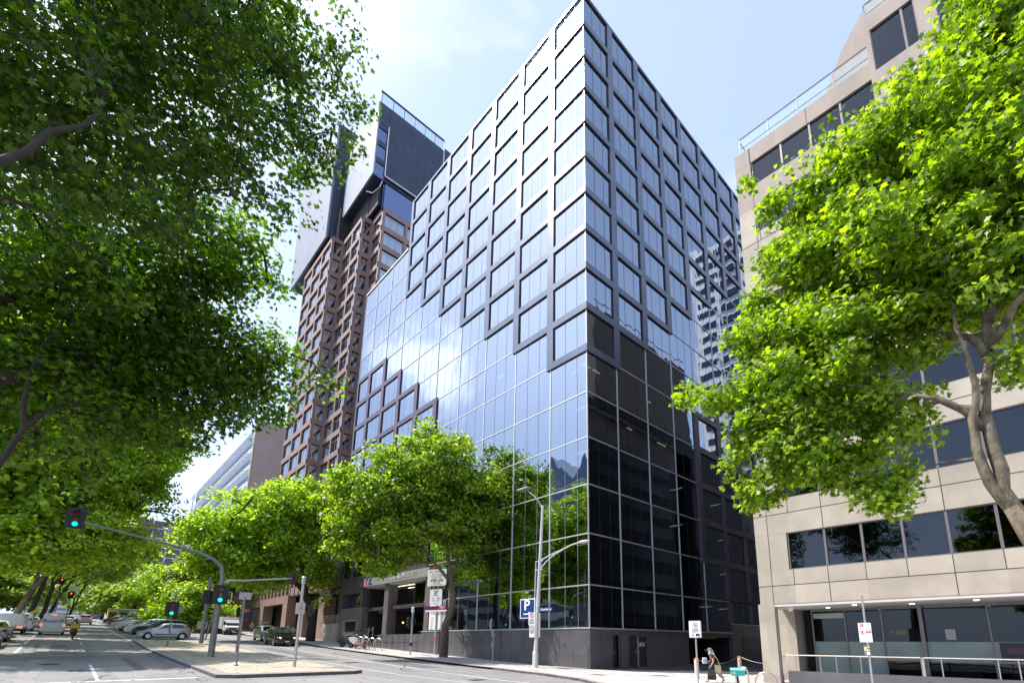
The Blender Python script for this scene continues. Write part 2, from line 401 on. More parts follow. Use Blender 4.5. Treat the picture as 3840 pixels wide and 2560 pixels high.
along(sub, .34, -.4, .008, kb)
tag(kb.build('kerb', 'kerb_top'), kind='structure')
kb = B(); along([(-300, -31.2), (-150, -31.2), (-110, -31.2), (-80, -31.2), (-60, -31.2), (-45, -31.2), (-32, -31.2), (-18, -31.2), (-6, -31.2), (20, -31.2)], -.34, -.4, .008, kb)
tag(kb.build('kerb', 'kerb_top'), kind='structure')
# paving joints and the paler crossing band at the lane mouth
j = B()
for x in range(-60, 0):
    xx = x*.9; j.poly([(xx, -4.8, gz(xx)+.005), (xx+.02, -4.8, gz(xx)+.005), (xx+.02, 0, gz(xx)+.005), (xx, 0, gz(xx)+.005)])
for x in range(0, 26):
    xx = x*1.2; y0 = -5 if xx < 4 else -8 if xx < 9 else -14
    j.poly([(xx, y0, gz(xx)+.005), (xx+.025, y0, gz(xx)+.005), (xx+.025, .2 if xx < 9.6 else 4, gz(xx)+.005), (xx, .2 if xx < 9.6 else 4, gz(xx)+.005)])
tag(j.build('paving_joints', 'paving_joint'), kind='structure')
drape('path', [(3.6, -1.9), (8.6, .3), (9.6, 3.2), (9.2, 3.4), (7.6, 1.6), (3.2, .3)], .004, 'pave_light')
drape('path', [(5.6, -5.4), (8.8, -7.6), (11.2, -4.2), (8.2, -2.6)], .004, 'pave_light')
drape('road_patch', [(-890, -31.1), (78, -31.1), (78, -27.9), (-890, -27.9)], RD+.003, 'asphalt')
# central island: sand surface inside a bluestone kerb
isl = [(-5.6, -20.5), (-5.0, -19.8), (-4.8, -14.2), (-5.3, -13.5), (-17, -13.6), (-30, -13.6), (-45.5, -14.6), (-46.5, -20.6), (-27, -20.7)]
drape('island', isl, .05, 'kerb_top', .5, side_m='kerb')
inn = [(-6.3, -19.9), (-5.6, -19.4), (-5.4, -14.6), (-6, -14.1), (-17, -14.2), (-30, -14.2), (-44.6, -15.1), (-45.4, -20.0), (-27.2, -20.0)]
drape('island_sand', inn, .056, 'gravel')
isl2 = [(-133, -20.4), (-133, -13.8), (-300, -13.8), (-300, -20.4)]
drape('island', isl2, .05, 'kerb_top', .5, side_m='kerb')
# markings
mk = B()
def mark(p, dz=RD+.008, b=mk):
    xs_ = sorted(set([min(q[0] for q in p), max(q[0] for q in p)]+[x for x in HX if min(q[0] for q in p) < x < max(q[0] for q in p)]))
    if len(p) == 4 and len(xs_) > 2:
        (ax, ay), (bx, by), (cx, cy), (dx, dy) = p   # a-b lower edge, d-c upper edge, both running along x
        for s0, s1 in zip(xs_, xs_[1:]):
            f0 = (s0-ax)/(bx-ax); f1 = (s1-ax)/(bx-ax)
            b.poly([(s0, ay+(by-ay)*f0, gz(s0)+dz), (s1, ay+(by-ay)*f1, gz(s1)+dz), (s1, dy+(cy-dy)*f1, gz(s1)+dz), (s0, dy+(cy-dy)*f0, gz(s0)+dz)])
    else: b.poly([(q[0], q[1], gz(q[0])+dz) for q in p])
def lineX(x0, x1, y, w=.13): mark([(x0, y-w/2), (x1, y-w/2), (x1, y+w/2), (x0, y+w/2)])
def lineY(x, y0, y1, w=.13): mark([(x-w/2, y0), (x+w/2, y0), (x+w/2, y1), (x-w/2, y1)])
lineX(-16.2, -6.1, -24.62, .14)
x = -29.6
while x > -260:
    lineX(x-3.2, x, -24.62, .14); x -= 10.6
for x0 in (-37.4, -49.5, -61): lineX(x0, x0+8.4, -28.25, .16)
lineY(-6.2, -31, -21.1, .3)
mark([(-26.2, -27.9), (-25.8, -27.9), (-25.8, -21.2), (-26.2, -21.2)]); 
lineY(-28.6, -27.9, -21.2, .12)
lineX(-132, -47, -20.75, .14)
lineX(-132, -46, -13.9, .14)
for k in range(12): xx = -51-k*6.9; mark([(xx-.07, -20.7), (xx+.07, -20.7), (xx+.07, -14), (xx-.07, -14)])
mark([(-45, -9.0), (-8, -9.4), (-8, -9.27), (-45, -8.87)]); mark([(-8, -9.4), (4.5, -9.6), (4.5, -9.47), (-8, -9.27)])
mark([(-45.5, -12.5), (-2, -12.3), (-2, -12.2), (-45.5, -12.4)]); mark([(-2, -12.3), (7, -11.3), (7, -11.2), (-2, -12.2)])
lineX(-130, -47, -9.2, .12)
tag(mk.build('road_markings', 'line'), kind='structure')
cv = B()
for x, y, w, d in ((-17.5, -26.3, 1.2, .8), (-12.5, -25.2, .7, .7), (-23, -27, .9, .6), (-20.5, -18.9, .9, .7), (3.8, -3.6, .9, .5), (6.5, -1.4, 1.0, .5), (-13.5, -10.8, 1.1, 1.0), (1.5, -10.5, .8, .8)):
    dz = .064 if y == -18.9 else (.01 if y > -5 else RD+.012)
    z = gz(x)+dz
    cv.poly([(x-w/2, y-d/2, z), (x+w/2, y-d/2, z), (x+w/2, y+d/2, z), (x-w/2, y+d/2, z)])
for k in range(0):
    pass
tag(cv.build('access_cover', 'asphalt_dark'), kind='structure')

# repaired strips and worn patches in the road surface
M['patch_a'] = mat('older asphalt repair', (.125, .12, .122), .85, noise=(.9, .18), bump=(60, .25)); M['patch_b'] = mat('pale worn asphalt', (.235, .225, .222), .85, noise=(.5, .12), bump=(60, .2)); M['tar'] = mat('tar seal', (.03, .03, .03), .5)
for i, (p, m) in enumerate((([(-22, -23.9), (-11.5, -23.8), (-11.4, -22.4), (-22.2, -22.6)], 'patch_a'), ([(-40, -27.6), (-31, -27.5), (-31, -25.4), (-40, -25.6)], 'patch_a'), ([(-60, -24), (2, -23.9), (2, -22.9), (-60, -23.1)], 'patch_b'), ([(-3.6, -19.5), (12, -19.5), (12, -13), (-3.2, -14)], 'patch_b'), ([(-16, -8.6), (-7, -8.7), (-7, -7.2), (-16, -7.1)], 'patch_a'), ([(-34, -11.6), (-20, -11.5), (-20, -10.2), (-34, -10.4)], 'patch_a'), ([(-60, -27.3), (0, -27.2), (0, -26.5), (-60, -26.6)], 'patch_b'))):
    drape('road_patch', p, RD+.0045+.0007*i, m)
rs_t = random.Random(4); tb_ = B()
for k in range(9):
    x = rs_t.uniform(-36, 4); y = rs_t.uniform(-27, -7); a = rs_t.choice((0, 0, 1.5)); P = [(x, y)]
    for _ in range(9): a += rs_t.uniform(-.35, .35); P.append((P[-1][0]-math.cos(a)*.7, P[-1][1]+math.sin(a)*.7))
    if any(-21.6 < q[1] < -12.6 and q[0] < -4 for q in P): continue
    for (x0, y0), (x1, y1) in zip(P, P[1:]):
        d = Vector((x1-x0, y1-y0, 0)).normalized()*.025
        tb_.poly([(x0-d.y, y0+d.x, gz(x0)+RD+.011), (x0+d.y, y0-d.x, gz(x0)+RD+.011), (x1+d.y, y1-d.x, gz(x1)+RD+.011), (x1-d.y, y1+d.x, gz(x1)+RD+.011)])
tag(tb_.build('tar_seams', 'tar'), kind='structure')
# ============================================================ glass corner tower
BL = [4.02, 4.57, 4.65, 4.58, 4.64, 4.57, 4.65, 4.69, 4.64, 3.99]
BR = [3.71, 4.25, 4.23, 4.1, 4.55, 4.45, 4.3, 4.3, 4.3, 4.3]
CL = [0]; [CL.append(CL[-1]+w) for w in BL]
CR = [0]; [CR.append(CR[-1]+w) for w in BR]
def FZ(k): return 5.666+(15-k)*3.7 if k < 16 else 2.68
tw = thing('glass_tower', 'tall glass corner tower with blue mirror panes and stepped lattice frames on a charcoal plinth', 'office tower', (0, 0, 0))
DEPTH = CR[-1]
# core and floors behind the glass
c = B(); c.box(-CL[-1]+3.5, -3.5, 3.5, DEPTH-1, 0, 53.2); c.box(-CL[7]+3.5, -3.5, 3.5, DEPTH-1, 53.2, 60)
c.build('core', 'soft_black', tw)
c = B()
for k in range(1, 16):
    x0 = -CL[7]+.4 if k < 2 else -CL[-1]+.4
    c.box(x0, -.3, .3, DEPTH-.3, FZ(k)-.45, FZ(k)-.05)
c.build('floor_slab', 'soft_black', tw)
# roofs
c = B(); c.box(-CL[7], 0, 0.1, DEPTH, 60.9, 61.18); c.box(-CL[-1], -CL[7], .1, DEPTH, 53.4, 53.72)
c.box(-CL[7], -CL[7]+.3, .1, DEPTH, 53.7, 60.9)
c.build('roof', 'frame_up', tw)
c = B(); c.box(-CL[-1]-.02, -CL[-1]+.3, .12, DEPTH, 0, 53.4); c.box(-CL[-1], -.3, DEPTH-.3, DEPTH, 0, 53.4); c.box(-CL[7], -.3, DEPTH-.3, DEPTH, 53.4, 60.9)
c.build('side_wall', 'frame_up', tw)
# ---- panes
cells = []
def lat_up(face, c): return 10-c if c <= 6 else None
def project(p):
    d = Vector(p)-EYE; z = d.dot(fw)
    return Vector((d.dot(r2)/z, d.dot(u2)/z)) if z > .1 else Vector((9, 9))
for col in range(10):
    for k in range(16):
        if col >= 7 and k < 2: continue
        if col >= 5 and k >= 14: continue
        x1, x0 = -CL[col], -CL[col+1]
        cells.append(('L', col, k, x0, x1, FZ(k+1), FZ(k)))
for col in range(10):
    for k in range(16):
        y0, y1 = CR[col], CR[col+1]
        z0 = FZ(k+1)
        if k == 15 and col >= 5: z0 = 3.55
        cells.append(('R', col, k, y0, y1, z0, FZ(k)))
def area(cc):
    f, _, _, a0, a1, z0, z1 = cc
    P = [(a0, 0, z0), (a1, 0, z0), (a1, 0, z1), (a0, 0, z1)] if f == 'L' else [(0, a0, z0), (0, a1, z0), (0, a1, z1), (0, a0, z1)]
    q = [project(p) for p in P]
    A = abs(sum(q[i].x*q[(i+1) % 4].y-q[(i+1) % 4].x*q[i].y for i in range(4)))/2
    hid = (f == 'R' and a0 > 28) or (f == 'L' and cc[1] >= 2 and cc[2] >= 11)   # behind the beige block or the street trees
    return A*(.25 if hid else 1)
cells.sort(key=area, reverse=True)
pr2 = random.Random(3)
def pane(b, cc):
    f, col, k, a0, a1, z0, z1 = cc
    g = .03; e = [pr2.uniform(-.012, .012) for _ in range(4)]
    if f == 'L':
        b.poly([(a0+.03, e[0], z0+.03), (a1-.0, e[1], z0+.03), (a1-.0, e[2], z1-.03), (a0+.03, e[3], z1-.03)], 0)
        for t in (.36, .68) if col else (.42, .74):
            x = a0+(a1-a0)*t; b.poly([(x-.018, -g, z0), (x+.018, -g, z0), (x+.018, -g, z1), (x-.018, -g, z1)], 1)
    else:
        b.poly([(e[0], a0+.0, z0+.03), (e[1], a1-.03, z0+.03), (e[2], a1-.03, z1-.03), (e[3], a0+.0, z1-.03)], 0)
        for t in (.33, .66):
            y = a0+(a1-a0)*t; b.poly([(g, y-.018, z0), (g, y+.018, z0), (g, y+.018, z1), (g, y-.018, z1)], 2)
M['seam'] = mat('silicone seam', (.20, .235, .29), .4); M['seam_dark'] = mat('dark silicone seam', (.045, .055, .07), .35)
for cc in cells[:98]:
    b = B(); pane(b, cc); b.build('window', ['glassL', 'seam', 'seam_dark'], tw)
b = B(); [pane(b, cc) for cc in cells[98:]]
o = b.build('window', ['glassL', 'seam', 'seam_dark'], tw); o['kind'] = 'stuff'
# ---- pale mullion grid (outside the lattice fields)
def inL_up(c, k): return c <= 6 and k <= 9-c            # cell c,k lies in the upper lattice
LT = {5: 9, 6: 8, 7: 7, 8: 6, 9: 6}
def inL_lo(c, k): return c in LT and k >= LT[c]
def inR_up(c, k): return k <= 9-c
RT = {4: 10, 5: 9, 6: 8, 7: 7, 8: 6, 9: 5}
def inR_lo(c, k): return c in RT and k >= RT[c] and not (c == 4 and k >= 14)
ml = B(); mr_ = B()
w = .045; pr_ = .05
def rng(n, fn):
    return [k for k in range(n) if fn(k)]
for i in range(0, 11):           # verticals on the street face
    for k in range(2 if i > 7 else 0, 16):
        lat = (i-1 >= 0 and inL_up(i-1, k)) or (i <= 9 and inL_up(i, k) and i != 0) or (i-1 >= 5 and inL_lo(i-1, k)) or inL_lo(i, k)
        if i == 0: lat = False
        if lat or (i >= 5 and k >= 14): continue
        x = -CL[i]; ww = w if 0 < i < 10 else .03
        ml.box(x-ww, x+ww, -pr_, .05, FZ(k+1), FZ(k))
for k in range(2, 17):
    for c_ in range(10):
        if c_ >= 5 and k > 14: continue
        if c_ >= 7 and k < 2: continue
        if (inL_up(c_, k) or inL_up(c_, k-1) or inL_lo(c_, k) or inL_lo(c_, k-1)): continue
        ml.box(-CL[c_+1]+w, -CL[c_]-w if c_ else 0.02, -pr_+.003, .05, FZ(k)-w, FZ(k)+w)
ml.box(-CL[10], -CL[7]-.3, -.12, .1, 53.72, 53.95)
ml.build('mullion_grid', 'steel_light', tw)
for i in range(0, 11):
    for k in range(16):
        lat = (i >= 1 and inR_up(i-1, k)) or (i <= 9 and inR_up(i, k) and i != 0) or (i >= 1 and inR_lo(i-1, k)) or (i <= 9 and inR_lo(i, k))
        if i == 0 or lat: continue
        y = CR[i]; mr_.box(-.05, pr_, y-w, y+w, FZ(k+1), FZ(k))
for k in range(1, 17):
    for c_ in range(10):
        if k == 16 and c_ >= 5: continue
        if inR_up(c_, k) or inR_up(c_, k-1) or inR_lo(c_, k) or (inR_lo(c_, k-1)): continue
        mr_.box(-.05, pr_-.003, CR[c_]+(w if c_ else -.02), CR[c_+1]-w, FZ(k)-w, FZ(k)+w)
mr_.box(-.05, .06, CR[5], CR[10], 3.5, 3.58)
mr_.build('mullion_grid', 'steel_light', tw)
# ---- lattice frames: proud flat boxes; each band and pier a bar
D = .15; HW = .37; HB = .30
def band(b, face, a0, a1, k, top=False, zoff=0):
    z0, z1 = FZ(k)-HB, FZ(k)+(HB if not top else .0)
    if face == 'L': b.box(-a1, -a0, -D, -.002, z0, z1)
    else: b.box(.002, D, a0, a1, z0, z1)
def pier(b, face, a, ka, kb_, g=.004, w0=HW, w1=HW):
    # pier runs between bands, split at each of them
    for k in range(ka, kb_):
        z1 = FZ(k)-HB-.012; z0 = FZ(k+1)+HB+.012 if k < 15 else FZ(16)
        if face == 'L': b.box(-a-w0, -a+w1, -D+g, -.002, z0, z1)
        else: b.box(.002, D-g, a-w1, a+w0, z0, z1)
up = B()
for k in range(0, 11):
    n = min(7, 11-k) if k else 7
    e = -.38 if k == 0 or n == 7 else HW
    a1 = CL[n]+(0 if n == 7 else HW)
    if k == 10: a1 = CL[1]+HW
    band(up, 'L', -D if True else 0, a1, k, k == 0)
for i in range(1, 8):
    kb_ = min(10, 11-i)
    if i == 7: pier(up, 'L', CL[7], 0, 4, w0=0, w1=.55)
    else: pier(up, 'L', CL[i], 0, kb_)
up.build('lattice_frame', 'frame_up', tw)
ur = B()
for k in range(0, 11):
    n = min(10, 11-k) if k else 10
    a1 = CR[n]+(HW if n < 10 else 0)
    band(ur, 'R', 0, a1, k, k == 0)
for i in range(1, 11):
    pier(ur, 'R', CR[i], 0, min(10, 11-i), w0=HW if i < 10 else 0)
ur.build('lattice_frame', 'frame_up', tw)
lo = B()
for k in range(6, 15):
    cs = [c_ for c_ in LT if LT[c_] <= k]
    if not cs: continue
    c0 = min(cs); band(lo, 'L', CL[c0]-HW, CL[10], k)
for i in range(5, 11):
    kt = LT[i] if i < 10 else 6
    pier(lo, 'L', CL[i], kt, 14, w0=HW if i < 10 else 0)
lo.build('lattice_frame', 'frame_low', tw)
lr = B()
for k in range(5, 15):
    cs = [c_ for c_ in RT if RT[c_] <= k]
    if not cs: continue
    band(lr, 'R', CR[min(cs)]-HW, CR[10], k)
for i in range(4, 11):
    kt = RT[i] if i < 10 else 5
    pier(lr, 'R', CR[i], kt, 14 if i < 5 else 15, w0=HW if i < 10 else 0)
    if i >= 5: lr.box(.002, D-.004, CR[i]-HW, CR[i]+(HW if i < 10 else 0), 3.6, FZ(15)-HB if 0 else FZ(15)-.05)
lr.build('lattice_frame', 'frame_low', tw)
# dark strips on the glass standing in for the shade of the lattice reveals (gasket), top and far side of every framed cell
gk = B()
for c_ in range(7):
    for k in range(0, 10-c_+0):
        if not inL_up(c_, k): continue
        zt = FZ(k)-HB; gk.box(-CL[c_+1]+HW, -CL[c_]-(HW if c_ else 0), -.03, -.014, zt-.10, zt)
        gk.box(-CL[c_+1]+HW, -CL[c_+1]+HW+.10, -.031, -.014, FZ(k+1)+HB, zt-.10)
gk.build('reveal_shade', 'reveal', tw); gk = B()
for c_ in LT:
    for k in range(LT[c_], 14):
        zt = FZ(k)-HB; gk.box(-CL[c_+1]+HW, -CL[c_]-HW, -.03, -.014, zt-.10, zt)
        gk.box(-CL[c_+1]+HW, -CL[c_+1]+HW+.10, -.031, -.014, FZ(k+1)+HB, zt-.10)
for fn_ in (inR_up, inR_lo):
    gk.build('reveal_shade', 'reveal', tw); gk = B()
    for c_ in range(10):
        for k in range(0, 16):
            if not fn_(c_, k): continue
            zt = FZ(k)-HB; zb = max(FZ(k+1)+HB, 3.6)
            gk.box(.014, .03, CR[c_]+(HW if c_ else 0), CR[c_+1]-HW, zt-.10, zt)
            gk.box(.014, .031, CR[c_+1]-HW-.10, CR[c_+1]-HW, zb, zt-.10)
gk.build('reveal_shade', 'reveal', tw)
# ceiling light strips seen through the glass
li = B()
for (y, k, l) in ((.9, 10, .9), (2.1, 10, .9), (9.8, 10, .5), (11.2, 11, 1.4), (6.6, 11, .7)):
    li.box(-1.3, -1.15, y, y+l, FZ(k)-.52, FZ(k)-.47)
for (y, k) in ((1.0, 11), (1.1, 12), (1.1, 13), (1.0, 14), (14.6, 12), (14.2, 13), (23.5, 14), (23, 15), (23.6, 13), (19, 15), (22.5, 12)):
    li.box(-2.2, -.9, y, y+.09, FZ(k)-.52, FZ(k)-.47)
for (x, k) in ((-3, 10), (-13, 9), (-21, 8), (-26, 9)): li.box(x, x+1.0, 1.3, 1.38, FZ(k)-.52, FZ(k)-.47)
li.build('ceiling_light', 'int_light', tw)
# ---- plinth
p = B()
def plx(x0, x1, zt, y0=-.14, y1=.3, b=p):
    cuts = [x0]+[x for x in HX if x0 < x < x1]+[x1]
    for a, c2 in zip(cuts, cuts[1:]): b.box(a, c2, y0, y1, -1, zt)
p.box(-22.3, .16, -.16, .3, -1, 2.62); p.box(-.2, .16, .3, 2.3, -1, 2.62); p.box(-32.2, -22.3, -.14, .5, -1, 2.42)
p.build('plinth', 'stone_dark', tw, bevel=.01)
p = B()
for i in range(24):
    x = -.05-i*1.35
    if x > -32: p.box(x-.006, x+.006, -.165, -.139, -.2, 2.4)
for z in (.75, 1.6): p.box(-32.1, .15, -.164, -.138, z-.005, z+.005)
for y in (.95,): p.box(.158, .165, y-.006, y+.006, -.2, 2.6)
p.build('plinth_joints', 'stone_joint', tw)
p = B(); p.box(-22.3, .2, -.2, .02, 2.62, 2.70); p.box(.02, .2, .02, 20.9, 2.6, 2.68); p.build('sill', 'steel_light', tw)
# lane side wall with doors and car park entry
p = B()
p.box(-.35, -.05, 3.55, 4.45, -1, 2.6); p.box(-.35, -.05, 6.8, 12.95, -1, 2.6); p.box(-.35, -.05, 2.3, 3.55, 2.22, 2.6); p.box(-.35, -.05, 4.45, 6.8, 2.2, 2.6)
p.box(-.35, -.05, 12.95, 20.9, 2.2, 2.6); p.box(-.35, .06, 20.9, 43, -1, 3.5)
p.build('lane_wall', 'panel_taupe', tw)
def door(y0, y1, x, n):
    d = B(); d.box(x-.05, x, y0, y1, -.1, 2.2); o = d.build('door', 'door_plum', tw)
    h = B(); h.box(x, x+.05, n-.02, n+.02, .9, 1.15); h.build('handle', 'steel', o); return o
d1 = door(2.3, 3.55, -.5, 3.3)
s = B(); s.box(-.5, -.485, 2.4, 2.95, 1.55, 1.95); s.build('vent', 'sign_back', d1); s = B(); s.box(-.5, -.485, 2.4, 3.0, .15, .6); s.build('vent', 'sign_back', d1)
s = B(); s.box(-.5, -.48, 2.55, 2.8, 1.25, 1.5); s.build('notice', 'sign_white', d1)
d2 = door(4.5, 5.57, -.1, 5.4); d3 = door(5.67, 6.75, -.1, 5.8)
s = B(); s.box(-.1, -.04, 5.57, 5.67, -.1, 2.2); s.build('door_post', 'steel_light', tw)
s = B(); s.box(-.1, -.085, 5.82, 6.5, 1.42, 1.72); s.build('notice', 'sign_white', d3)
for i, t_ in enumerate(('AUTHORISED', 'ACCESS', 'PARKING')): text('lettering', t_, .095, 'ink', d3, (-.083, 6.16, 1.66-i*.09), (0, 1, 0))
s = B(); s.box(-.07, 0, 15.2, 17.6, 2.08, 2.34); ys = s.build('sign', 'yellow_green', tw); text('lettering', 'LOW CLEARANCE 2.0m', .2, 'ink', ys, (.006, 16.4, 2.21), (0, 1, 0))
s = B(); s.box(-.3, -.28, 12.7, 12.9, 1.75, 1.95); s.box(-.05, -.02, 12.1, 12.35, 1.1, 1.22); s.build('alarm_box', 'sign_red', tw)
g = B(); g.box(-9, -8.6, 13, 21, -.1, 2.2); g.box(-9, -.4, 13, 13.2, -.1, 2.2); g.box(-9, -.4, 20.7, 20.9, -.1, 2.2); g.box(-9, -.4, 13, 20.9, 2.2, 2.3)
g.build('car_park_entry', 'soft_black', tw)
g = B(); g.box(-6, -5.9, 16.2, 18.6, .2, 1.9)
for z in (.5, .8, 1.1, 1.4): g.box(-5.9, -5.87, 16.3, 18.5, z, z+.12)
g.build('roller_door', 'sign_back', tw)
g = B(); g.box(.065, .12, 23, 27.5, -.1, 2.3); g.build('service_door', 'door_plum', tw)
# ---- street entrance under the canopy
cn = B(); cn.box(-36.3, -21.0, -.45, -.1, 8.12, 9.05); cn.build('canopy_fascia', 'galv', tw)
cn = B(); cn.box(-36.3, -21.0, -.1, 6, 8.0, 8.14); cn.build('canopy_soffit', 'soffit', tw)
cn = B()
for y in (1.6, 3.2): cn.box(-32, -23, y, y+.07, 7.975, 7.995)
cn.build('light_strip', 'int_light', tw)
f = cn
text('lettering', '555 LONSDALE STREET', .62, 'steel_light', tw, (-26.6, -.47, 8.62), bold=.004, depth=.02)
lg = B()
for k_, (dx, dz, ci) in enumerate(((-.32, .12, 0), (-.1, -.2, 1), (.15, .15, 2), (-.1, .3, 3))):
    lg.poly([(-35.3+dx-.2, -.462-.002*k_, 8.6+dz-.2), (-35.3+dx+.14, -.462-.002*k_, 8.6+dz-.26), (-35.3+dx+.24, -.462-.002*k_, 8.6+dz+.16), (-35.3+dx-.1, -.462-.002*k_, 8.6+dz+.22)], ci)
M['logo_cyan'] = mat('cyan panel', (.12, .5, .62), .4)
M['logo_blue'] = mat('deep blue panel', (.01, .02, .14), .4)
lg.build('logo', ['magenta', 'sign_red', 'logo_cyan', 'logo_blue'], tw)
for i, t_ in enumerate(('SAFETY', 'BAY', 'GROUP')): text('lettering', t_, .27, 'logo_blue', tw, (-34.9, -.47, 8.84-i*.25), align='LEFT', bold=.012)
for x0, x1 in ((-31.25, -30.2), (-22.15, -21.1)):
    cc = B(); cc.box(x0, x1, -.1, 1.0, 2.42, 8.1); cc.build('column', 'panel_taupe', tw)
e = B(); e.box(-36.4, -22.2, 7.0, 7.4, 1, 8.0); e.box(-36.6, -36.3, .5, 7, 1, 8); e.box(-22.6, -22.3, 1.2, 7, 2.4, 8); e.box(-36.4, -22.3, .5, 7, 2.3, 2.4)
e.build('foyer', 'soft_black', tw)
e = B(); e.box(-25.4, -22.2, .6, .65, 5.3, 7.8); e.box(-25.4, -22.2, .6, .65, 2.5, 5.2); e.build('foyer_glass', 'win_dark', tw)
e = B(); e.box(-25.5, -22.2, .52, .7, 5.2, 5.3); e.box(-25.5, -25.4, .52, .7, 2.5, 7.8)
for x in (-35.4, -32.2, -29, -27): e.box(x-.06, x+.06, 4.8, 4.9, 5.3, 7.2)
for z in (5.9, 7.2): e.box(-36, -26, 4.75, 4.8, z-.08, z+.08)
e.build('foyer_frame', 'frame_low', tw)
e = B(); e.box(-35.5, -33.6, 1.4, 1.46, 5.0, 5.6); hs = e.build('hanging_sign', 'sign_back', tw)
e = B()
for x, y, z in ((-33.2, 3.5, 3.9), (-39.6, 3.2, 3.7)): e.ball((x, y, z), .09)
e.build('lamp', 'warm_bulb', tw)
# stair rails and ramp in front of the entrance
e = B()
for x0, z0, x1, z1 in ((-37.6, 1.9, -33.6, 3.2), (-35.6, 1.9, -32.4, 3.3), (-44, 2.0, -40.6, 2.9)):
    e.tube([(x0, -.5, z0), (x1, -.5, z1)], .05, 6); e.tube([(x0+.3, -.5, gz(x0)), (x0+.3, -.5, z0+.1)], .035, 6); e.tube([(x1-.2, -.5, gz(x1)), (x1-.2, -.5, z1-.1)], .035, 6)
for k in range(7): e.tube([(-41.2+k*.62, -.55, gz(-40)), (-41.2+k*.62, -.55, 2.75)], .03, 6)
e.tube([(-41.4, -.55, 2.75), (-37.3, -.55, 2.75)], .04, 6)
e.build('handrail', 'steel', tw)
e = B(); e.poly([(-41.2, -.53, 1.3), (-37.5, -.53, 1.3), (-37.5, -.53, 2.7), (-41.2, -.53, 2.7)]); e.build('balustrade_glass', 'blind_green', tw)
st = B()
for k in range(8): st.box(-36.9, -32.4, -.45+k*.3, .05+k*.3+2.6, 0, 1.15+k*.17)
st.build('steps', 'stone_dark', tw)
# stone bay left of the entrance with doorway and glazed pink box above
e = B(); e.box(-43.3, -42.0, -.3, 1.5, 0, 5.75); e.box(-37.6, -36.5, -.3, 1.5, 0, 5.75); e.box(-42.0, -37.6, -.3, 1.5, 4.15, 5.75); e.box(-42, -37.6, 1.0, 1.5, 0, 4.15)
e.build('side_portal', 'panel_taupe', tw)
e = B(); e.box(-41.95, -41.8, -.34, 0, 1, 4.2); e.box(-42, -37.6, -.34, 0, 4.1, 4.22); e.box(-37.75, -37.6, -.34, 0, 1, 4.2); e.build('portal_trim', 'steel_light', tw)
e = B(); e.box(-43.2, -42.6, -.35, 1.5, 5.75, 8.0); e.box(-37.2, -36.6, -.35, 1.5, 5.75, 8.0); e.box(-42.6, -37.2, -.35, 1.5, 7.5, 8.0); e.box(-43.2, -36.6, -.4, 1.5, 8.0, 9.0)
e.box(-42.6, -37.2, .9, 1.5, 5.75, 7.5)
e.build('pink_frame', 'frame_low', tw)
e = B(); e.poly([(-42.6, .6, 5.75), (-37.2, .6, 5.75), (-37.2, .6, 7.5), (-42.6, .6, 7.5)]); e.build('box_glass', 'glassL', tw)
e = B(); e.box(-21.3, -18.2, -.1, -.06, 2.8, 5.6); e.build('leasing_board', 'sign_white', tw)
lb = e
text('lettering', 'FOR LEASE', .5, 'grey_ink', tw, (-19.7, -.11, 4.4)); 
for i in range(5): text('lettering', 'Level %d' % (i+2), .2, 'grey_ink', tw, (-20.8, -.11, 3.95-i*.26), align='LEFT')

# ============================================================ beige concrete block
BY = -1.67; BX = 13.25
bb = thing('beige_office_building', 'beige precast concrete office block with dark window strips beside the lane', 'office building', (BX, BY, 0))
XE = 42.0; YE = 34.0
wb = [(5.13, 6.92), (8.63, 10.5), (12.1, 13.9), (15.35, 17.0), (18.3, 19.9), (21.2, 22.8), (24.0, 25.72), (27.1, 28.72)]
jt = [4.41, 7.91, 11.35, 14.6, 17.6, 20.5, 23.4, 26.4]
MOD = 1.482; MX0 = 14.31
wl = B()     # concrete bands on the street face, between the window strips
zprev = 3.55
TOP = 29.75
edges = []
for (z0, z1) in wb: edges.append((zprev, z0)); zprev = z1
edges.append((zprev, TOP))
for (z0, z1) in edges[:-2]: wl.box(BX if z0 > 8.6 else 12.62, XE, BY, BY+.45, z0, z1)
for z0, z1 in wb[:-1]: wl.box((BX if z0 > 8 else 12.62)+.003, 14.13, BY+.004, BY+.45, z0, z1)
sw_ = B(); sw_.box(BX+.25, BX+.65, BY+.45, YE, 3.55, edges[-2][0]); M['lane_side'] = mat('shaded lane side wall', (.036, .034, .034), .75, noise=(.15, .3), stretch=(1, 1, 2)); sw_.build('side_wall', 'lane_side', bb); sw_ = B(); sw_.box(BX+.5, XE, YE-.4, YE, -1, TOP); sw_.build('rear_wall', 'lane_side', bb)  # lane wall coloured near black for the shade mirrored in the tower glass
wl.build('wall', 'beige', bb)
wo = B(); z0, z1 = edges[-2]; wo.box(BX, 20.2, BY, BY+.45, z0, z1); z0, z1 = edges[-1]; wo.box(BX, 20.2, BY, BY+.45, z0, z1); wo.box(BX, 14.13, BY+.004, BY+.45, edges[-2][1], z0)
wo.box(BX+.25, BX+.65, BY+.45, YE, edges[-2][0], TOP-.03); wo.box(BX, 20.2, BY+.45, YE, TOP-.35, TOP-.05)
wo.build('parapet', 'beige_old', bb)
UB = B(); UB.box(20.2, XE, BY-.12, BY+.4, 26.4, 28.9); UB.box(20.2, XE, BY-.12, BY+.4, 31.45, 32.35); UB.box(20.2, 20.42, BY-.12, BY+.4, 28.9, 31.45)
UB.box(20.21, 20.6, BY+.4, YE, 26.4, 32.3); UB.box(22.2, 22.9, BY-.118, BY+.4, 28.9, 31.45); UB.box(20.6, XE, BY+.4, YE, 32.0, 32.3); UB.box(25.9, 26.6, BY-.118, BY+.4, 28.9, 31.45)
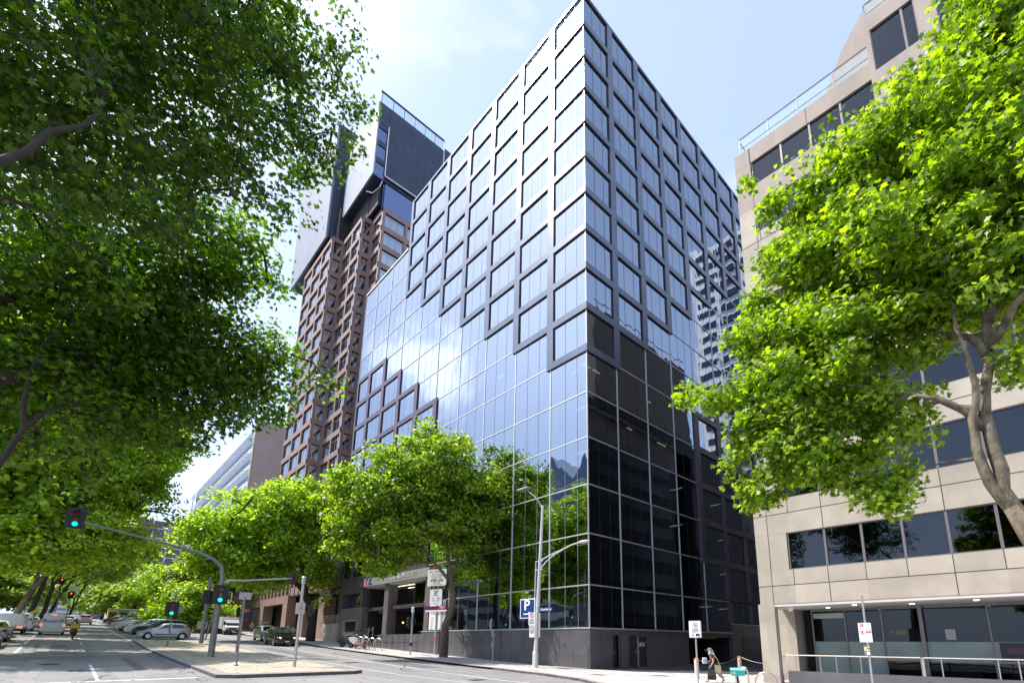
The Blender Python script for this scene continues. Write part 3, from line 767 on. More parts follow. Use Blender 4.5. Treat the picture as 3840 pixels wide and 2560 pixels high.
UB.build('upper_storey', 'beige_old', bb)
jn = B()
for z in jt[:-1]: jn.box((BX if z > 8 else 12.62)-.003, XE, BY-.006, BY+.01, z-.014, z+.014)
for r, (zj, (w0, w1)) in enumerate(zip(jt, wb)):
    zb = 3.55 if r == 0 else wb[r-1][1]
    if r > 6: continue
    for n in range(0, 18):
        x = MX0+n*MOD
        if x > XE-1: break
        jn.box(x-.012, x+.012, BY-.007, BY+.01, zj+.014, w0)
        if n % 3 == 1: jn.box(x-.013, x+.013, BY-.007, BY+.01, zb, zj-.014)
jn.box(14.13-.012, 14.13+.012, BY-.007, BY+.01, 12.2, 29.7)
for z in jt: jn.box(BX+.24, BX+.26, BY+.5, YE, z-.015, z+.015)
jn.box(13.27-.012, 13.27+.012, BY-.007, BY+.01, 3.55, 8.62)
for x in (14.1, 17.2): jn.box(x-.012, x+.012, BY-.007, BY+.01, 28.75, TOP)
jn.build('joint_lines', 'joint', bb)
# window strips: every pane a window with its frame
cand = []
for r, (z0, z1) in enumerate(wb):
    for n in range(-1, 18):
        x0 = MX0+n*MOD if n >= 0 else 14.13; x1 = MX0+(n+1)*MOD
        if n == -1: x1 = MX0
        if n == -1: continue
        if r == 7 and x1 > 20.3: continue
        if x1 > XE-.5: break
        cand.append((x0 if n else 14.16, x1, z0, z1, BY+.12))
cand.append((20.42, 21.7, 28.9, 31.45, BY+.0)); cand.append((21.7, 22.2, 28.9, 31.45, BY+.0)); cand += [(22.9, 24.4, 28.9, 31.45, BY), (24.4, 25.9, 28.9, 31.45, BY)]
def wkey(c): 
    q = [project(p) for p in ((c[0], c[4], c[2]), (c[1], c[4], c[2]), (c[1], c[4], c[3]), (c[0], c[4], c[3]))]
    A = abs(sum(q[i].x*q[(i+1) % 4].y-q[(i+1) % 4].x*q[i].y for i in range(4)))/2
    return A*(1 if q[0].x < 1.1 else .01)
cand.sort(key=wkey, reverse=True)
def winb(b, fr, c, t=.05):
    x0, x1, z0, z1, y = c
    b.poly([(x0, y, z0), (x1, y, z0), (x1, y, z1), (x0, y, z1)])
    fr.box(x0, x1, y-.07, y+.02, z1-t, z1-.001); fr.box(x0, x1, y-.07, y+.02, z0+.001, z0+t); fr.box(x0, x0+t, y-.075, y+.02, z0+t, z1-t); fr.box(x1-t, x1, y-.075, y+.02, z0+t, z1-t)
for c in cand[:80]:
    b = B(); fr = B(); winb(b, fr, c); o = b.build('window', 'win_dark', bb); fr.build('frame', 'win_frame', o)
b = B(); fr = B()
for c in cand[80:]: winb(b, fr, c)
o = b.build('window', 'win_dark', bb); o['kind'] = 'stuff'; o2 = fr.build('frame', 'win_frame', o)
# rooms behind
b = B(); b.box(BX+1.0, XE, BY+1.6, YE-1, 3.6, 31.5); b.build('core', 'soft_black', bb)
M['navy_dull'] = mat('dull dark window strip', (.015, .02, .022), .45)
b = B()
for z0, z1 in wb[:-1]: b.box(BX+.2, BX+.249, BY+3, YE-1, z0, z1)
b.build('side_window', 'navy_dull', bb)
# arched wall above the terrace
arc = [(16.6, 28.9)]
for x, z in ((16.7, 31.6), (17.0, 33.2), (17.6, 35.0), (18.6, 36.9), (19.8, 38.4), (21.2, 39.6), (23, 40.5), (26, 41.0), (30, 41.0), (30, 28.9)): arc.append((x, z))
a = B(); a.ext([(x, BY+4.2, z) for x, z in arc], (0, .5, 0)); a.ext([(x+.3, BY+4.7, z-.2) for x, z in arc], (0, 12, 0))
a.build('arched_wall', 'beige_old', bb)
a = B(); a.tube([(17.2, BY+2.6, 29.7), (18.2, BY+2.6, 31.2), (19.6, BY+2.6, 32.6), (21, BY+2.6, 33.4)], .05, 6); a.tube([(19.0, BY+2.6, 29.7), (19.0, BY+2.6, 31.9)], .05, 6)
a.build('terrace_frame', 'galv_dark', bb)
def balustrade(x0, x1, y, z, h, posts, side=None):
    g = B(); g.poly([(x0, y, z+.1), (x1, y, z+.1), (x1, y, z+h-.15), (x0, y, z+h-.15)])
    if side: g.poly([(x0, y, z+.1), (x0, side, z+.1), (x0, side, z+h-.15), (x0, y, z+h-.15)])
    M['rail_glass'] = M.get('rail_glass') or glass_mat('clear balustrade glass', (.8, .9, .92), .84, (.86, .95, .93), 0)
    go = g.build('glass_balustrade', 'rail_glass', bb)
    r = B(); r.tube([(x0, y, z+h), (x1, y, z+h)], .035, 6); r.tube([(x0, y, z+h*.45), (x1, y, z+h*.45)], .02, 6)
    if side: r.tube([(x0, y, z+h), (x0, side, z+h)], .035, 6)
    for p in posts: r.box(p-.03, p+.03, y-.02, y+.05, z-.3, z+h)
    r.build('rail', 'galv_dark', go)
balustrade(13.5, 20.2, BY+.25, TOP, 1.3, (13.55, 15.2, 16.8, 18.6), BY+8)
balustrade(20.3, 34, BY+.2, 32.35, 1.2, (20.35, 22.5, 25), BY+6)
# street level: columns, soffit, shopfront
g = B(); g.box(12.64, XE, BY+.02, BY+4.4, 3.42, 3.545); g.build('soffit', 'soffit', bb)
g = B()
for x, y in ((16.4, -.6), (18.4, .2), (20.6, -.4), (22.5, .3), (15, .4)): g.lathe([(.09, 3.40), (.09, 3.42)], (x, y, 0), 10)
g.build('downlight', 'down_light', bb)
g = B(); g.lathe([(.02, 3.2), (.1, 3.24), (.13, 3.34), (.13, 3.42)], (13.75, BY+.7, 0), 12); g.build('security_camera', 'sign_white', bb)
def colm(x0, x1, y0, y1):
    g = B(); g.box(x0, x1, y0, y1, .22, 3.56); o = g.build('column', 'beige', bb); g = B(); g.box(x0-.015, x1+.015, y0-.015, y1+.015, -.4, .24); g.build('base', 'beige_old', o)
colm(12.5, 13.27, BY-.003, BY+.4)
colm(12.42, 13.24, .9, 2.9)
SY = 1.6
g = B()
xs_ = [13.85, 15.35, 16.9, 18.35, 20.7, 23.4]
for x0, x1 in zip(xs_, xs_[1:]):
    g.poly([(x0, SY, 1.81), (x1, SY, 1.81), (x1, SY, 3.3), (x0, SY, 3.3)]); g.poly([(x0, SY, .2), (x1, SY, .2), (x1, SY, 1.0), (x0, SY, 1.0)])
g.poly([(23.4, SY-.6, .2), (29, SY-.6, .2), (29, SY-.6, 3.3), (23.4, SY-.6, 3.3)])
M['shop_glass'] = glass_mat('dark shop glass', (.06, .066, .07), .4, (.5, .55, .55), .01)
g.build('shop_glass', 'shop_glass', bb)
g = B()
for i, (x0, x1) in enumerate(zip(xs_, xs_[1:])): g.poly([(x0, SY-.01, .95 if i > 1 else .25), (x1, SY-.01, .95 if i > 1 else .25), (x1, SY-.01, 1.81), (x0, SY-.01, 1.81)])
M['poster_ink'] = mat('faded poster lettering', (.12, .05, .08), .6)
M['frost'] = mat('frosted glass band', (.20, .27, .25), .28, 0, .7, noise=(.7, .25))
g.build('frosted_band', 'frost', bb)
g = B()
for x in xs_: g.box(x-.03, x+.03, SY-.06, SY+.04, .2, 3.42)
g.box(13.85, 29, SY-.05, SY+.03, 3.3, 3.42); g.box(18.35, 18.5, SY-.25, SY-.07, .2, 3.4)
g.build('shop_frame', 'galv_dark', bb)
g = B(); g.poly([(13.9, SY-.014, 2.95), (15.32, SY-.014, 2.95), (15.32, SY-.014, 3.2), (13.9, SY-.014, 3.2)]); g.build('transom_film', 'blind_green', bb)
g = B(); g.box(13.3, 30, SY+4, SY+4.3, 0, 3.6); g.box(13.3, 30, SY, SY+4.2, .1, .2); g.box(13.3, 13.6, SY+.5, SY+4, 0, 3.5); g.build('shop_interior', 'soft_black', bb)
text('lettering', '不是那', .22, 'yellow_green', bb, (17.5, SY-.02, 2.2))
g = B(); g.box(19.2, 19.55, SY-.03, SY-.02, 1.9, 2.35); g.build('notice', 'sign_back', bb)
g = B(); g.box(20.9, 23.2, SY-.04, SY-.02, 1.05, 1.78); g.build('poster', 'navy_dull', bb)
g = B(); g.box(21.1, 22.4, SY-.045, SY-.041, 1.35, 1.6); g.build('poster', 'poster_ink', bb)
g = B(); g.box(14.2, 20, SY+2.2, SY+2.8, .2, 1.2); g.box(15.2, 15.8, SY+1.2, SY+1.6, .2, 1.4); g.box(21, 22.4, SY+1.6, SY+2.2, .2, 1.3); g.build('counter', 'sign_back', bb)
g = B()
for x_ in (15, 17.5, 20, 22.5): g.box(x_, x_+.9, SY+1.8, SY+1.9, 3.05, 3.1)
pass
# ramp wall and stainless handrail
g = B(); g.box(13.6, 34, -1.55, -1.35, -.5, .47); g.box(13.6, 34, -1.35, SY, -.5, .2); g.build('ramp_wall', 'stone_dark', bb)
g = B(); g.tube([(13.5, -1.45, 1.17), (34, -1.45, 1.2)], .032, 8)
for x in (13.95, 15.0, 15.65, 16.6, 19.35, 21.0, 21.55, 23.1): g.tube([(x, -1.45, .4), (x, -1.45, 1.17)], .025, 8)
g.tube([(18.75, -1.45, .4), (18.75, -1.45, 1.2)], .07, 10); g.tube([(22.4, -1.45, .4), (22.4, -1.45, 1.2)], .07, 10)
g.tube([(13.5, -1.45, 1.17), (13.42, -1.45, 1.1), (13.42, -1.45, 1.0), (13.7, -1.45, .98)], .028, 8)
g.build('handrail', 'steel', bb)
# thin strip of dirt streaks below the parapet
# ============================================================ pink brown tower with silver box on top
M['pink'] = mat('pink granite panel', (.26, .168, .142), .6, noise=(.5, .14), bump=(8, .04))
M['pink_trim'] = mat('pale pink trim', (.50, .31, .26), .6)
M['silver'] = mat('silver metal cladding', (.20, .225, .27), .6, .0, noise=(.12, .1), bump=(.25, .08))
M['slate'] = mat('slate blue cladding panel', (.040, .052, .085), .45, .3, noise=(.3, .15))
M['slate_joint'] = mat('cladding joint', (.018, .022, .035), .6)
M['glass_band'] = glass_mat('deep blue glass band', (.20, .25, .38), .05, wob=.01)
M['glassP'] = glass_mat('office window glass', (.42, .47, .52), .1, wob=.01, wsc=.9)
M['win_bar'] = mat('window bar', (.30, .26, .25), .4, .4)
pt = thing('pink_granite_tower', 'pink granite office tower with stepped corners and silver cladding box overhanging its top', 'office tower', (-69, 1, 0))
STEPS = [((-84.7, 1.0), (-68.5, 1.0), 3), ((-68.5, 1.0), (-68.5, 3.2), 1), ((-68.5, 3.2), (-59.4, 3.2), 2), ((-59.4, 3.2), (-59.4, 5.2), 1), ((-59.4, 5.2), (-54.9, 5.2), 1), ((-54.9, 5.2), (-54.9, 34), 6)]
FH = 3.95; Z0 = 13.2; NF = 17
wl = B(); wins = []
for (ax, ay), (bx, by), nb in STEPS:
    a = Vector((ax, ay, 0)); bvec = Vector((bx-ax, by-ay, 0)); ln = bvec.length; d = bvec.normalized(); n = Vector((d.y, -d.x, 0))
    bw = ln/nb
    for f_ in range(NF+1):
        z = Z0+f_*FH; ez = .006*STEPS.index(((ax, ay), (bx, by), nb))
        # spandrel band
        oo = n*(.012*(STEPS.index(((ax, ay), (bx, by), nb)) % 2))
        P = [a+oo, a+d*(ln+.0)+oo, a+d*ln-n*.5, a-n*.5]
        wl.prism([(p.x, p.y) for p in P], z-ez, z+ez+(1.0 if f_ < NF else .9), 0)
        if f_ == NF: continue
        for k in range(nb+1):
            s0 = max(0, k*bw-.26); s1 = min(ln, k*bw+.26)
            if nb == 1 and k == 0: s1 = .4
            P = [a+d*s0-n*.01, a+d*s1-n*.01, a+d*s1-n*.5, a+d*s0-n*.5]
            wl.prism([(p.x, p.y) for p in P], z+1.0, z+FH, 0)
        for k in range(nb):
            s0 = k*bw+(.26 if not (nb == 1) else .4); s1 = (k+1)*bw-.26
            wins.append((a+d*s0-n*.28, a+d*s1-n*.28, z+1.0, z+FH, n))
wl.build('wall', 'pink', pt)
def pw(b, fr, w_):
    p, q, z0, z1, n = w_
    b.poly([(p.x, p.y, z0), (q.x, q.y, z0), (q.x, q.y, z1), (p.x, p.y, z1)])
    d = (q-p).normalized(); ln = (q-p).length; m = n*.03
    for s in ([ln/2] if ln < 2.6 else [ln*.33, ln*.66]):
        c = p+d*s
        fr.prism([((c-d*.04+m).x, (c-d*.04+m).y), ((c+d*.04+m).x, (c+d*.04+m).y), ((c+d*.04).x, (c+d*.04).y), ((c-d*.04).x, (c-d*.04).y)], z0, z1)
    zc = z1-.75; e = n*.028
    fr.prism([((p+e).x, (p+e).y), ((q+e).x, (q+e).y), (q.x, q.y), (p.x, p.y)], zc, zc+.07)
def pk(w_):
    c = (w_[0]+w_[1])/2; dd = Vector((c.x, c.y, w_[2]))-EYE; 
    return dd.length-(w_[4].dot(-dd.normalized()))*(w_[1]-w_[0]).length*8+(60 if w_[2] < 22 else 0)
wins.sort(key=pk)
for w_ in wins[:96]:
    b = B(); fr = B(); pw(b, fr, w_); o = b.build('window', 'glassP', pt); fr.build('frame', 'win_bar', o)
b = B(); fr = B()
for w_ in wins[96:]: pw(b, fr, w_)
o = b.build('window', 'glassP', pt); o['kind'] = 'stuff'; fr.build('frame', 'win_bar', o)
ZT = Z0+NF*FH+.9
c = B(); c.box(-84.2, -69.2, 2.2, 34, 0, ZT+8); c.box(-69.2, -60.2, 4.4, 34, 0, ZT+8); c.box(-60.2, -55.9, 6.4, 34, 0, ZT+6); c.build('core', 'soft_black', pt)
c = B(); c.box(-84.7, -84.3, 1.4, 34, 0, ZT); c.build('side_wall', 'pink', pt)
# glass band under the box, lane face
c = B(); c.box(-55.3, -54.95, 5.2, 33, ZT-.1, ZT+5.2); c.box(-59.4, -55.3, 5.0, 5.4, ZT-.1, ZT+5.2); c.build('glass_band', 'glass_band', pt)
c = B(); c.box(-84.2, -56, 4.5, 33, ZT+1, ZT+5.3); c.build('recess', 'soft_black', pt)
# silver box A (street corner) and B (overhanging panel on the left)
A0, A1 = 87.3, 104.2
c = B(); c.box(-68.9, -55.02, 2.7, 3.0, A0, A1); c.ext([(-68.9, 2.7, A0), (-55.02, 2.7, A0), (-55.02, 2.72, A0-.02), (-68.9, 2.72, A0-.02)], (0, .3, 0)); c.box(-94, -71.3, .5, .9, 82.6, 112)
c.build('silver_cladding', 'silver', pt)
c = B(); c.box(-68.9, -55.4, 3.0, 17, A0, A1-.2); c.box(-71.3, -68.9, 2.9, 17, A0-.5, A1-.3); c.box(-94, -71.3, .9, 17, 83, 111.8)
c.build('upper_box', 'slate', pt)
c = B()      # dark panelled right face, stepping up beyond the window slot
c.box(-55.4, -55.0, 4.95, 17, A0+.9, A1-.0); c.box(-55.4, -55.1, 17, 26, A0, A1+.8); c.box(-55.4, -55.06, 2.72, 4.95, A0+12.2, A1)
c.build('slate_cladding', 'slate', pt)
c = B()
for k in range(1, 8): c.box(-55.001, -54.985, 4.95+k*1.6-.03, 4.95+k*1.6+.03, A0+.9, A1)
for k in range(1, 6): c.box(-55.001, -54.984, 4.95, 17, A0+.9+k*2.8-.03, A0+.9+k*2.8+.03)
for k in range(7):
    for j_ in range(5): c.box(-55.0, -54.97, 5.7+k*1.6, 5.85+k*1.6, A0+2.2+j_*2.8, A0+2.35+j_*2.8)
c.build('cladding_joints', 'slate_joint', pt)
c = B(); c.box(-55.3, -55.25, 2.75, 4.9, A0, A0+12.2); sl_ = c.build('slot_window', 'glass_band', pt)
c = B()
for z in (A0+3, A0+7, A0+11): c.box(-55.25, -55.1, 2.75, 4.9, z, z+1.1)
c.build('spandrel', 'slate', pt)
c = B(); c.box(-55.05, -54.85, 4.85, 5.0, A0+.8, A0+12.3); c.box(-55.05, -54.84, 5.0, 17.1, A0+.7, A0+.9); c.box(-55.05, -54.85, 16.95, 17.1, A0+.9, A1+2.8)
c.build('white_trim', 'white', pt); c = B()
c.tube([(-55.3, 4.9, A0+.8), (-56, 4.6, A0-1.2), (-57.8, 4, A0-1.6), (-59.4, 3.4, A0-.4)], .1, 6)
c.build('white_trim', 'white', pt); c = B(); c.tube([(-68.9, 2.65, A0-.2), (-68.9, 2.65, A0+9)], .1, 6); c.build('white_trim', 'white', pt)
c = B()
for k in range(6):
    y0 = 3+k*2.35; c.poly([(-55.05, y0+.1, A1+.1), (-55.05, y0+2.25, A1+.1), (-55.05, y0+2.25, A1+2.3), (-55.05, y0+.1, A1+2.3)])
M['sky_glass'] = glass_mat('pale roof screen glass', (.6, .7, .8), .6, (.8, .92, .95), .01)
c.build('roof_screen', 'sky_glass', pt)
c = B(); c.box(-55.12, -54.98, 2.8, 17.1, A1+2.3, A1+2.75)
for k in range(7): c.box(-55.1, -55.0, 2.95+k*2.35, 3.1+k*2.35, A1, A1+2.3)
c.build('roof_rail', 'slate', pt)
# podium on the street with tall piers
pd = B()
for x0, x1 in ((-68.9, -66.6), (-82.7, -80.1), (-96.5, -94), (-52.1, -49.9), (-60.5, -58.2)):
    pd.box(x0, x1, 0, 1.6, 0, 7.8)
pd.box(-98, -66.5, 0, 1.2, 7.8, 9.1); pd.box(-66.5, -49.9, .1, 1.2, 8.9, 10.2); pd.box(-98, -44, 0, 1.2, 11.5, 13.3)
for x in np.arange(-98, -45, 2.1): pd.box(x, x+.55, 0, 1.2, 9.1, 11.5)
pd.box(-80.1, -74, 3.2, 4, 0, 12); pd.box(-98, -45.05, 6, 6.4, 0, 13); pd.box(-49.9, -45.05, .3, 1.2, 10.2, 11.5)
pd.build('podium', 'pink', pt)
pd = B(); pd.box(-98, -45, 1.0, 1.05, 9.1, 11.5); pd.build('podium_window', 'glassP', pt)
pd = B(); pd.box(-97.5, -45.1, 5.6, 5.9, 0, 8.8); pd.build('arcade_shade', 'soft_black', pt)
pd = B(); pd.box(-78.5, -75.5, 3.12, 3.2, 3.4, 5.8); pd.build('frame', 'pink_trim', pt); pd = B(); pd.box(-78.2, -75.8, 3.06, 3.11, 3.7, 5.5); pd.build('window', 'glassP', pt)
pd = B(); pd.box(-49.3, -43.4, -.25, .3, .8, 3.95); pd.build('cream_wall', 'beige', pt)
pd = B()
for k in range(5): pd.box(-49.1, -43.5, -.2, -.14, 4.1+k*.22, 4.17+k*.22)
for x in (-49, -44.2): pd.box(x, x+.1, -.21, -.13, 3.95, 5.05)
pd.build('rail', 'beige', pt)
pd = B(); pd.box(-79, -70, -1.2, -.2, 0, 3.9); pd.box(-66, -61.5, -1.0, .2, 0, 3.6); pd.build('planter', 'pink', pt)
pd = B(); pd.tube([(-76, -1.25, 4.6), (-71, -1.25, 4.7)], .05, 6); pd.build('handrail', 'steel', pt)

# ============================================================ pale building with sunshade louvres
lv = thing('louvred_office_building', 'pale concrete office building with glass front and rows of sunshade louvres', 'office building', (-100, 0, 0))
M['concrete'] = mat('pale precast wall', (.42, .37, .35), .8, noise=(.3, .1))
c = B(); c.box(-101.5, -100, -1.2, 22, 0, 51.5); c.build('end_wall', 'concrete', lv)
c = B()
for k in range(12): c.box(-100.01, -99.98, -1.2, 22, 2+k*4.1-.04, 2+k*4.1+.04)
c.box(-100.02, -99.97, -1.25, -1.05, 0, 51.6)
c.build('wall_joints', 'sign_back', lv)
c = B(); c.box(-174, -101.5, -.6, 20, 0, 50.5); c.build('glazed_front', 'glassL', lv)
c = B()
for k in range(9): c.box(-174, -101.5, -.7, -.58, 12+k*4.1, 13.1+k*4.1)
c.build('spandrel', 'white', lv)
c = B()
for k in range(9):
    z = 14.6+k*4.1
    for y in (-.9, -1.15, -1.4, -1.65, -1.9, -2.15): c.box(-174, -101.3, y-.05, y+.05, z, z+.05)
    for x in np.arange(-174, -101, 2.4): c.box(x, x+.1, -2.2, -.7, z-.1, z)
c.build('sunshade', 'sign_white', lv)
c = B()
for k in range(10): c.box(-176.5, -176.3, -1.2, -1, 10, 50); c.box(-176.5, -174, -1.2, -1, 12+k*4, 12.2+k*4)
c.build('service_frame', 'white', lv)
# ============================================================ plum gridded building further up
M['plum_wall'] = mat('plum grey cladding', (.115, .088, .105), .6, noise=(.1, .12))
pb = thing('plum_gridded_building', 'plum grey clad building with thin white grid lines seen above the parked cars', 'building', (-250, 0, 0))
c = B(); c.box(-330, -250, -10, 40, 4, 53); c.build('wall', 'plum_wall', pb)
c = B()
for k in range(12): c.box(-250.0, -249.9, -10, 40, 8+k*4.15-.12, 8+k*4.15+.12)
for k in range(9): c.box(-250, -249.88, -10+k*5.6-.14, -10+k*5.6+.14, 4, 53)
for k in range(7): c.box(-250.5, -250.2, -8+k*2.2, -7.7+k*2.2, 53, 54.2)
c.build('grid_lines', 'white', pb)
c = B(); c.box(-330, -250.1, -11.5, -10, 4, 41); c.build('side_wing', 'concrete', pb)
c = B()
for k in range(6): c.box(-250.1, -250.0, -11.2, -10.4, 9+k*5, 11+k*5)
for k in range(7): c.box(-300, -252, -11.55, -11.5, 9+k*4.5, 11+k*4.5)
c.build('window', 'win_dark', pb)
# ============================================================ far buildings closing the street
M['far_blue'] = mat('blue grey curtain wall', (.16, .22, .29), .35, .3, noise=(.05, .2))
M['tram_dark0'] = mat('dull dark glazing', (.05, .055, .06), .5)
M['far_pale'] = mat('pale tower wall', (.50, .52, .55), .7)
def banded(name, label, cat, x0, x1, y0, y1, zt, n, m1, m2, grp=None, vert=0):
    t = thing(name, label, cat, (x1, y0, 0), 0, grp)
    c = B(); c.box(x0, x1, y0, y1, 0, zt); c.build('wall', m1, t)
    c = B(); h_ = (zt-6)/n
    for k in range(n): c.box(x0-.1, x1+.15, y0-.15, y1+.1, 6+k*h_+h_*.35, 6+k*h_+h_*.82)
    for k in range(vert): c.box(x1+.1, x1+.3, y0+(y1-y0)*(k+.5)/vert-.2, y0+(y1-y0)*(k+.5)/vert+.2, 6, zt)
    c.build('window_bands', m2, t)
    return t
banded('glass_office_block', 'blue grey glass block beyond the plum gridded building', 'office building', -420, -350, -17, 30, 66, 15, 'far_blue', 'glass_band', None, 6)
banded('white_banded_tower', 'white tower with dark window bands at the far end of the street', 'office tower', -520, -470, -32, -18, 84, 22, 'far_pale', 'far_blue')
banded('pale_far_tower', 'pale hazy tower closing the end of the street', 'office tower', -700, -640, -60, -30, 74, 20, 'far_pale', 'far_blue')
banded('low_far_building', 'low pale building across the end of the road', 'building', -640, -600, -28, 2, 40, 6, 'far_pale', 'concrete')
# ============================================================ left side of the street (behind the trees)
t = banded('grey_street_block', 'grey office block behind the leaning trees on the left', 'office building', -112, -82, -60, -44.5, 26, 6, 'sign_back', 'tram_dark0')
c = B(); c.box(-112, -81, -45, -40.5, 6.6+3, 7.6+3); c.build('awning', 'sign_back', t)
c = B()
for x in np.arange(-110, -82, 4): c.box(x, x+.5, -44.6, -43.9, 3, 9.6)
c.build('column', 'concrete', t)
banded('brick_street_block', 'brown office block further up behind the leaning trees on the left', 'office building', -190, -116, -62, -44.5, 34, 8, 'pink', 'tram_dark0')
gb = thing('gabled_grey_building', 'dark grey gabled building across the road, mirrored in the glass tower', 'building', (-52, -60, 0))
c = B(); c.box(-84, -46, -84, -60, 0, 42)
for k in range(3):
    x0 = -84+k*12.7; c.ext([(x0, -60, 42), (x0+12.6, -60, 42), (x0+6.3, -60, 49-(k == 0)*2)], (0, -24, 0))
c.build('wall', 'far_blue', gb)
c = B(); c.box(-84, -46, -60, -59.8, 40.2, 40.9)
for k in range(9): c.box(-83, -47, -60, -59.9, 3+k*4, 5+k*4)
c.build('string_course', 'white', gb)
# ============================================================ striped tower seen only as a reflection in the lane face
M['stripe_white'] = mat('white precast stripe', (.80, .79, .77), .7)
stt = thing('striped_tower', 'white and navy striped high rise mirrored in the lane side of the glass tower', 'office tower', (20, 71, 0))
c = B(); c.box(-16, 28, 71, 110, 0, 94); c.build('wall', 'stripe_white', stt)
c = B()
M['navy'] = mat('navy strip window', (.02, .03, .08), .3)
for k in range(29):
    z = 4+k*3.1
    for q in range(8):
        x0 = -15.4+q*5.45; c.box(x0, x0+4.5, 70.6+.25*(q % 2), 71.05, z+.5*(q % 2), z+1.45+.5*(q % 2))
for k in range(29):
    z = 4+k*3.1
    for q in range(7): c.box(27.9, 28.15+.25*(q % 2), 72+q*5.4, 76.4+q*5.4, z+.4*(q % 2), z+1.45+.4*(q % 2))
c.build('window_bands', 'navy', stt)
c = B()
for q in range(5):
    c.box(-16.6+q*10.9, -15.6+q*10.9, 70.1, 71, 0, 95)
c.build('pier', 'stripe_white', stt)
rb = thing('dark_rear_block', 'dark block rising behind the beige office building with a roof rail, mirrored in the glass', 'building', (14, 17, 0))
M['dark_brown'] = mat('dark brown wall', (.034, .031, .031), .7)
c = B(); c.prism([(13.9, 17.5), (15, 16.5), (40, 16.5), (40, 40), (13.9, 40)], 29.7, 44.5); c.build('wall', 'dark_brown', rb)
c = B(); c.box(13.9, 44, 40, 66, 0, 31.5); c.box(24, 44, 50, 66, 31.5, 36); c.build('added_dark_wing', 'dark_brown', rb)  # unseen dark volume, added to keep bright sky out of the lower lane glass
c = B(); c.tube([(14.3, 17.5, 46), (14.3, 40, 46)], .06, 6)
for y in (18, 23, 28, 33, 39): c.tube([(14.3, y, 44.5), (14.3, y, 46)], .05, 6)
c.build('roof_rail', 'galv_dark', rb)
# ============================================================ trees
M['leaf_near'] = leaf_mat('plane leaf in the avenue', (.012, .034, .004), (.085, .14, .012), .42, (.78, .95, .10))  # darkened leaf copy, the shade under the near crown put into its colour
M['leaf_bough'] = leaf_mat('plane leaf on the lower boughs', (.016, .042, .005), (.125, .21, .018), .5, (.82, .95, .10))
M['leaf_bright'] = leaf_mat('sunlit plane leaf', (.035, .085, .008), (.29, .39, .04), .45, (.88, .93, .12))  # brightened leaf copy, sunlight on the foliage put into its colour
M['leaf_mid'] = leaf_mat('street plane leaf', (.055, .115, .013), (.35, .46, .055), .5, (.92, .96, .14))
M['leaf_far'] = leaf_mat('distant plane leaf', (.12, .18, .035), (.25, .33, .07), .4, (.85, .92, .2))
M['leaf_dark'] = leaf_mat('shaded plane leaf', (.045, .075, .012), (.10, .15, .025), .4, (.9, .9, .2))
# five-lobed leaf outline, tip along +x, unit length
LOBE = np.array([(-.5, 0), (-.30, -.12), (-.38, -.46), (-.12, -.30), (.08, -.50), (.10, -.20), (.5, 0), (.10, .20), (.08, .50), (-.12, .30), (-.38, .46), (-.30, .12)], float)
LOW = np.array([(-.5, 0), (-.2, -.42), (.12, -.3), (.5, 0), (.1, .38), (-.25, .3)], float)
def leaves_mesh(name, C, Nn, size, shape, mt, parent, seed):
    rs = np.random.RandomState(seed); n = len(C); k = len(shape)
    Nn = Nn/np.linalg.norm(Nn, axis=1)[:, None]
    a = rs.normal(size=(n, 3)); a[:, 2] -= .7; a -= (a*Nn).sum(1)[:, None]*Nn; a /= np.linalg.norm(a, axis=1)[:, None]
    b = np.cross(Nn, a)
    s = size*(.65+.7*rs.rand(n))
    curl = rs.uniform(-.25, .45, n)
    x = shape[:, 0][None, :]*s[:, None]; y = shape[:, 1][None, :]*s[:, None]*rs.uniform(.75, 1.1, n)[:, None]
    z = -curl[:, None]*(x**2+y**2)/s[:, None]*1.4
    V = C[:, None, :]+x[..., None]*a[:, None, :]+y[..., None]*b[:, None, :]+z[..., None]*Nn[:, None, :]
    V = V.reshape(-1, 3).astype(np.float32)
    off = BASE.get(parent.name, Vector((0, 0, 0))); V -= np.array(off, np.float32)
    me = bpy.data.meshes.new(name)
    me.vertices.add(n*k); me.vertices.foreach_set('co', V.ravel())
    me.loops.add(n*k); me.loops.foreach_set('vertex_index', np.arange(n*k, dtype=np.int32))
    me.polygons.add(n); me.polygons.foreach_set('loop_start', np.arange(n, dtype=np.int32)*k); me.polygons.foreach_set('loop_total', np.full(n, k, np.int32))
    me.materials.append(M[mt]); me.update(calc_edges=True)
    o = bpy.data.objects.new(name, me); COL.objects.link(o); o.parent = parent; BASE[o.name] = off
    return o
def crown_clumps(ells, nclump, rs, shell=.55):
    vols = np.array([e[1][0]*e[1][1]*e[1][2] if hasattr(e[1], '__len__') else e[1]**3 for e in ells]); vols = vols**.8; vols /= vols.sum()
    out = []
    while len(out) < nclump:
        i = rs.choice(len(ells), p=vols); c, r = np.array(ells[i][0], float), np.array(ells[i][1] if hasattr(ells[i][1], '__len__') else (ells[i][1],)*3, float)
        d = rs.normal(size=3); d /= np.linalg.norm(d); t = rs.uniform(shell**3, 1)**(1/3.)
        # lumpy surface
        t *= .82+.30*math.sin(5*d[0]+3*d[2]+i)*math.sin(4*d[1]-2*d[2]+i*2)
        q = c+d*r*t; w_ = 6.28/(.55*min(r)+.8)
        if math.sin(q[0]*w_+i)*math.sin(q[1]*w_*.9)+math.sin(q[2]*w_*1.3+i)*.6 < -.55: continue
        out.append((c+d*r*t, d, i))
    return out
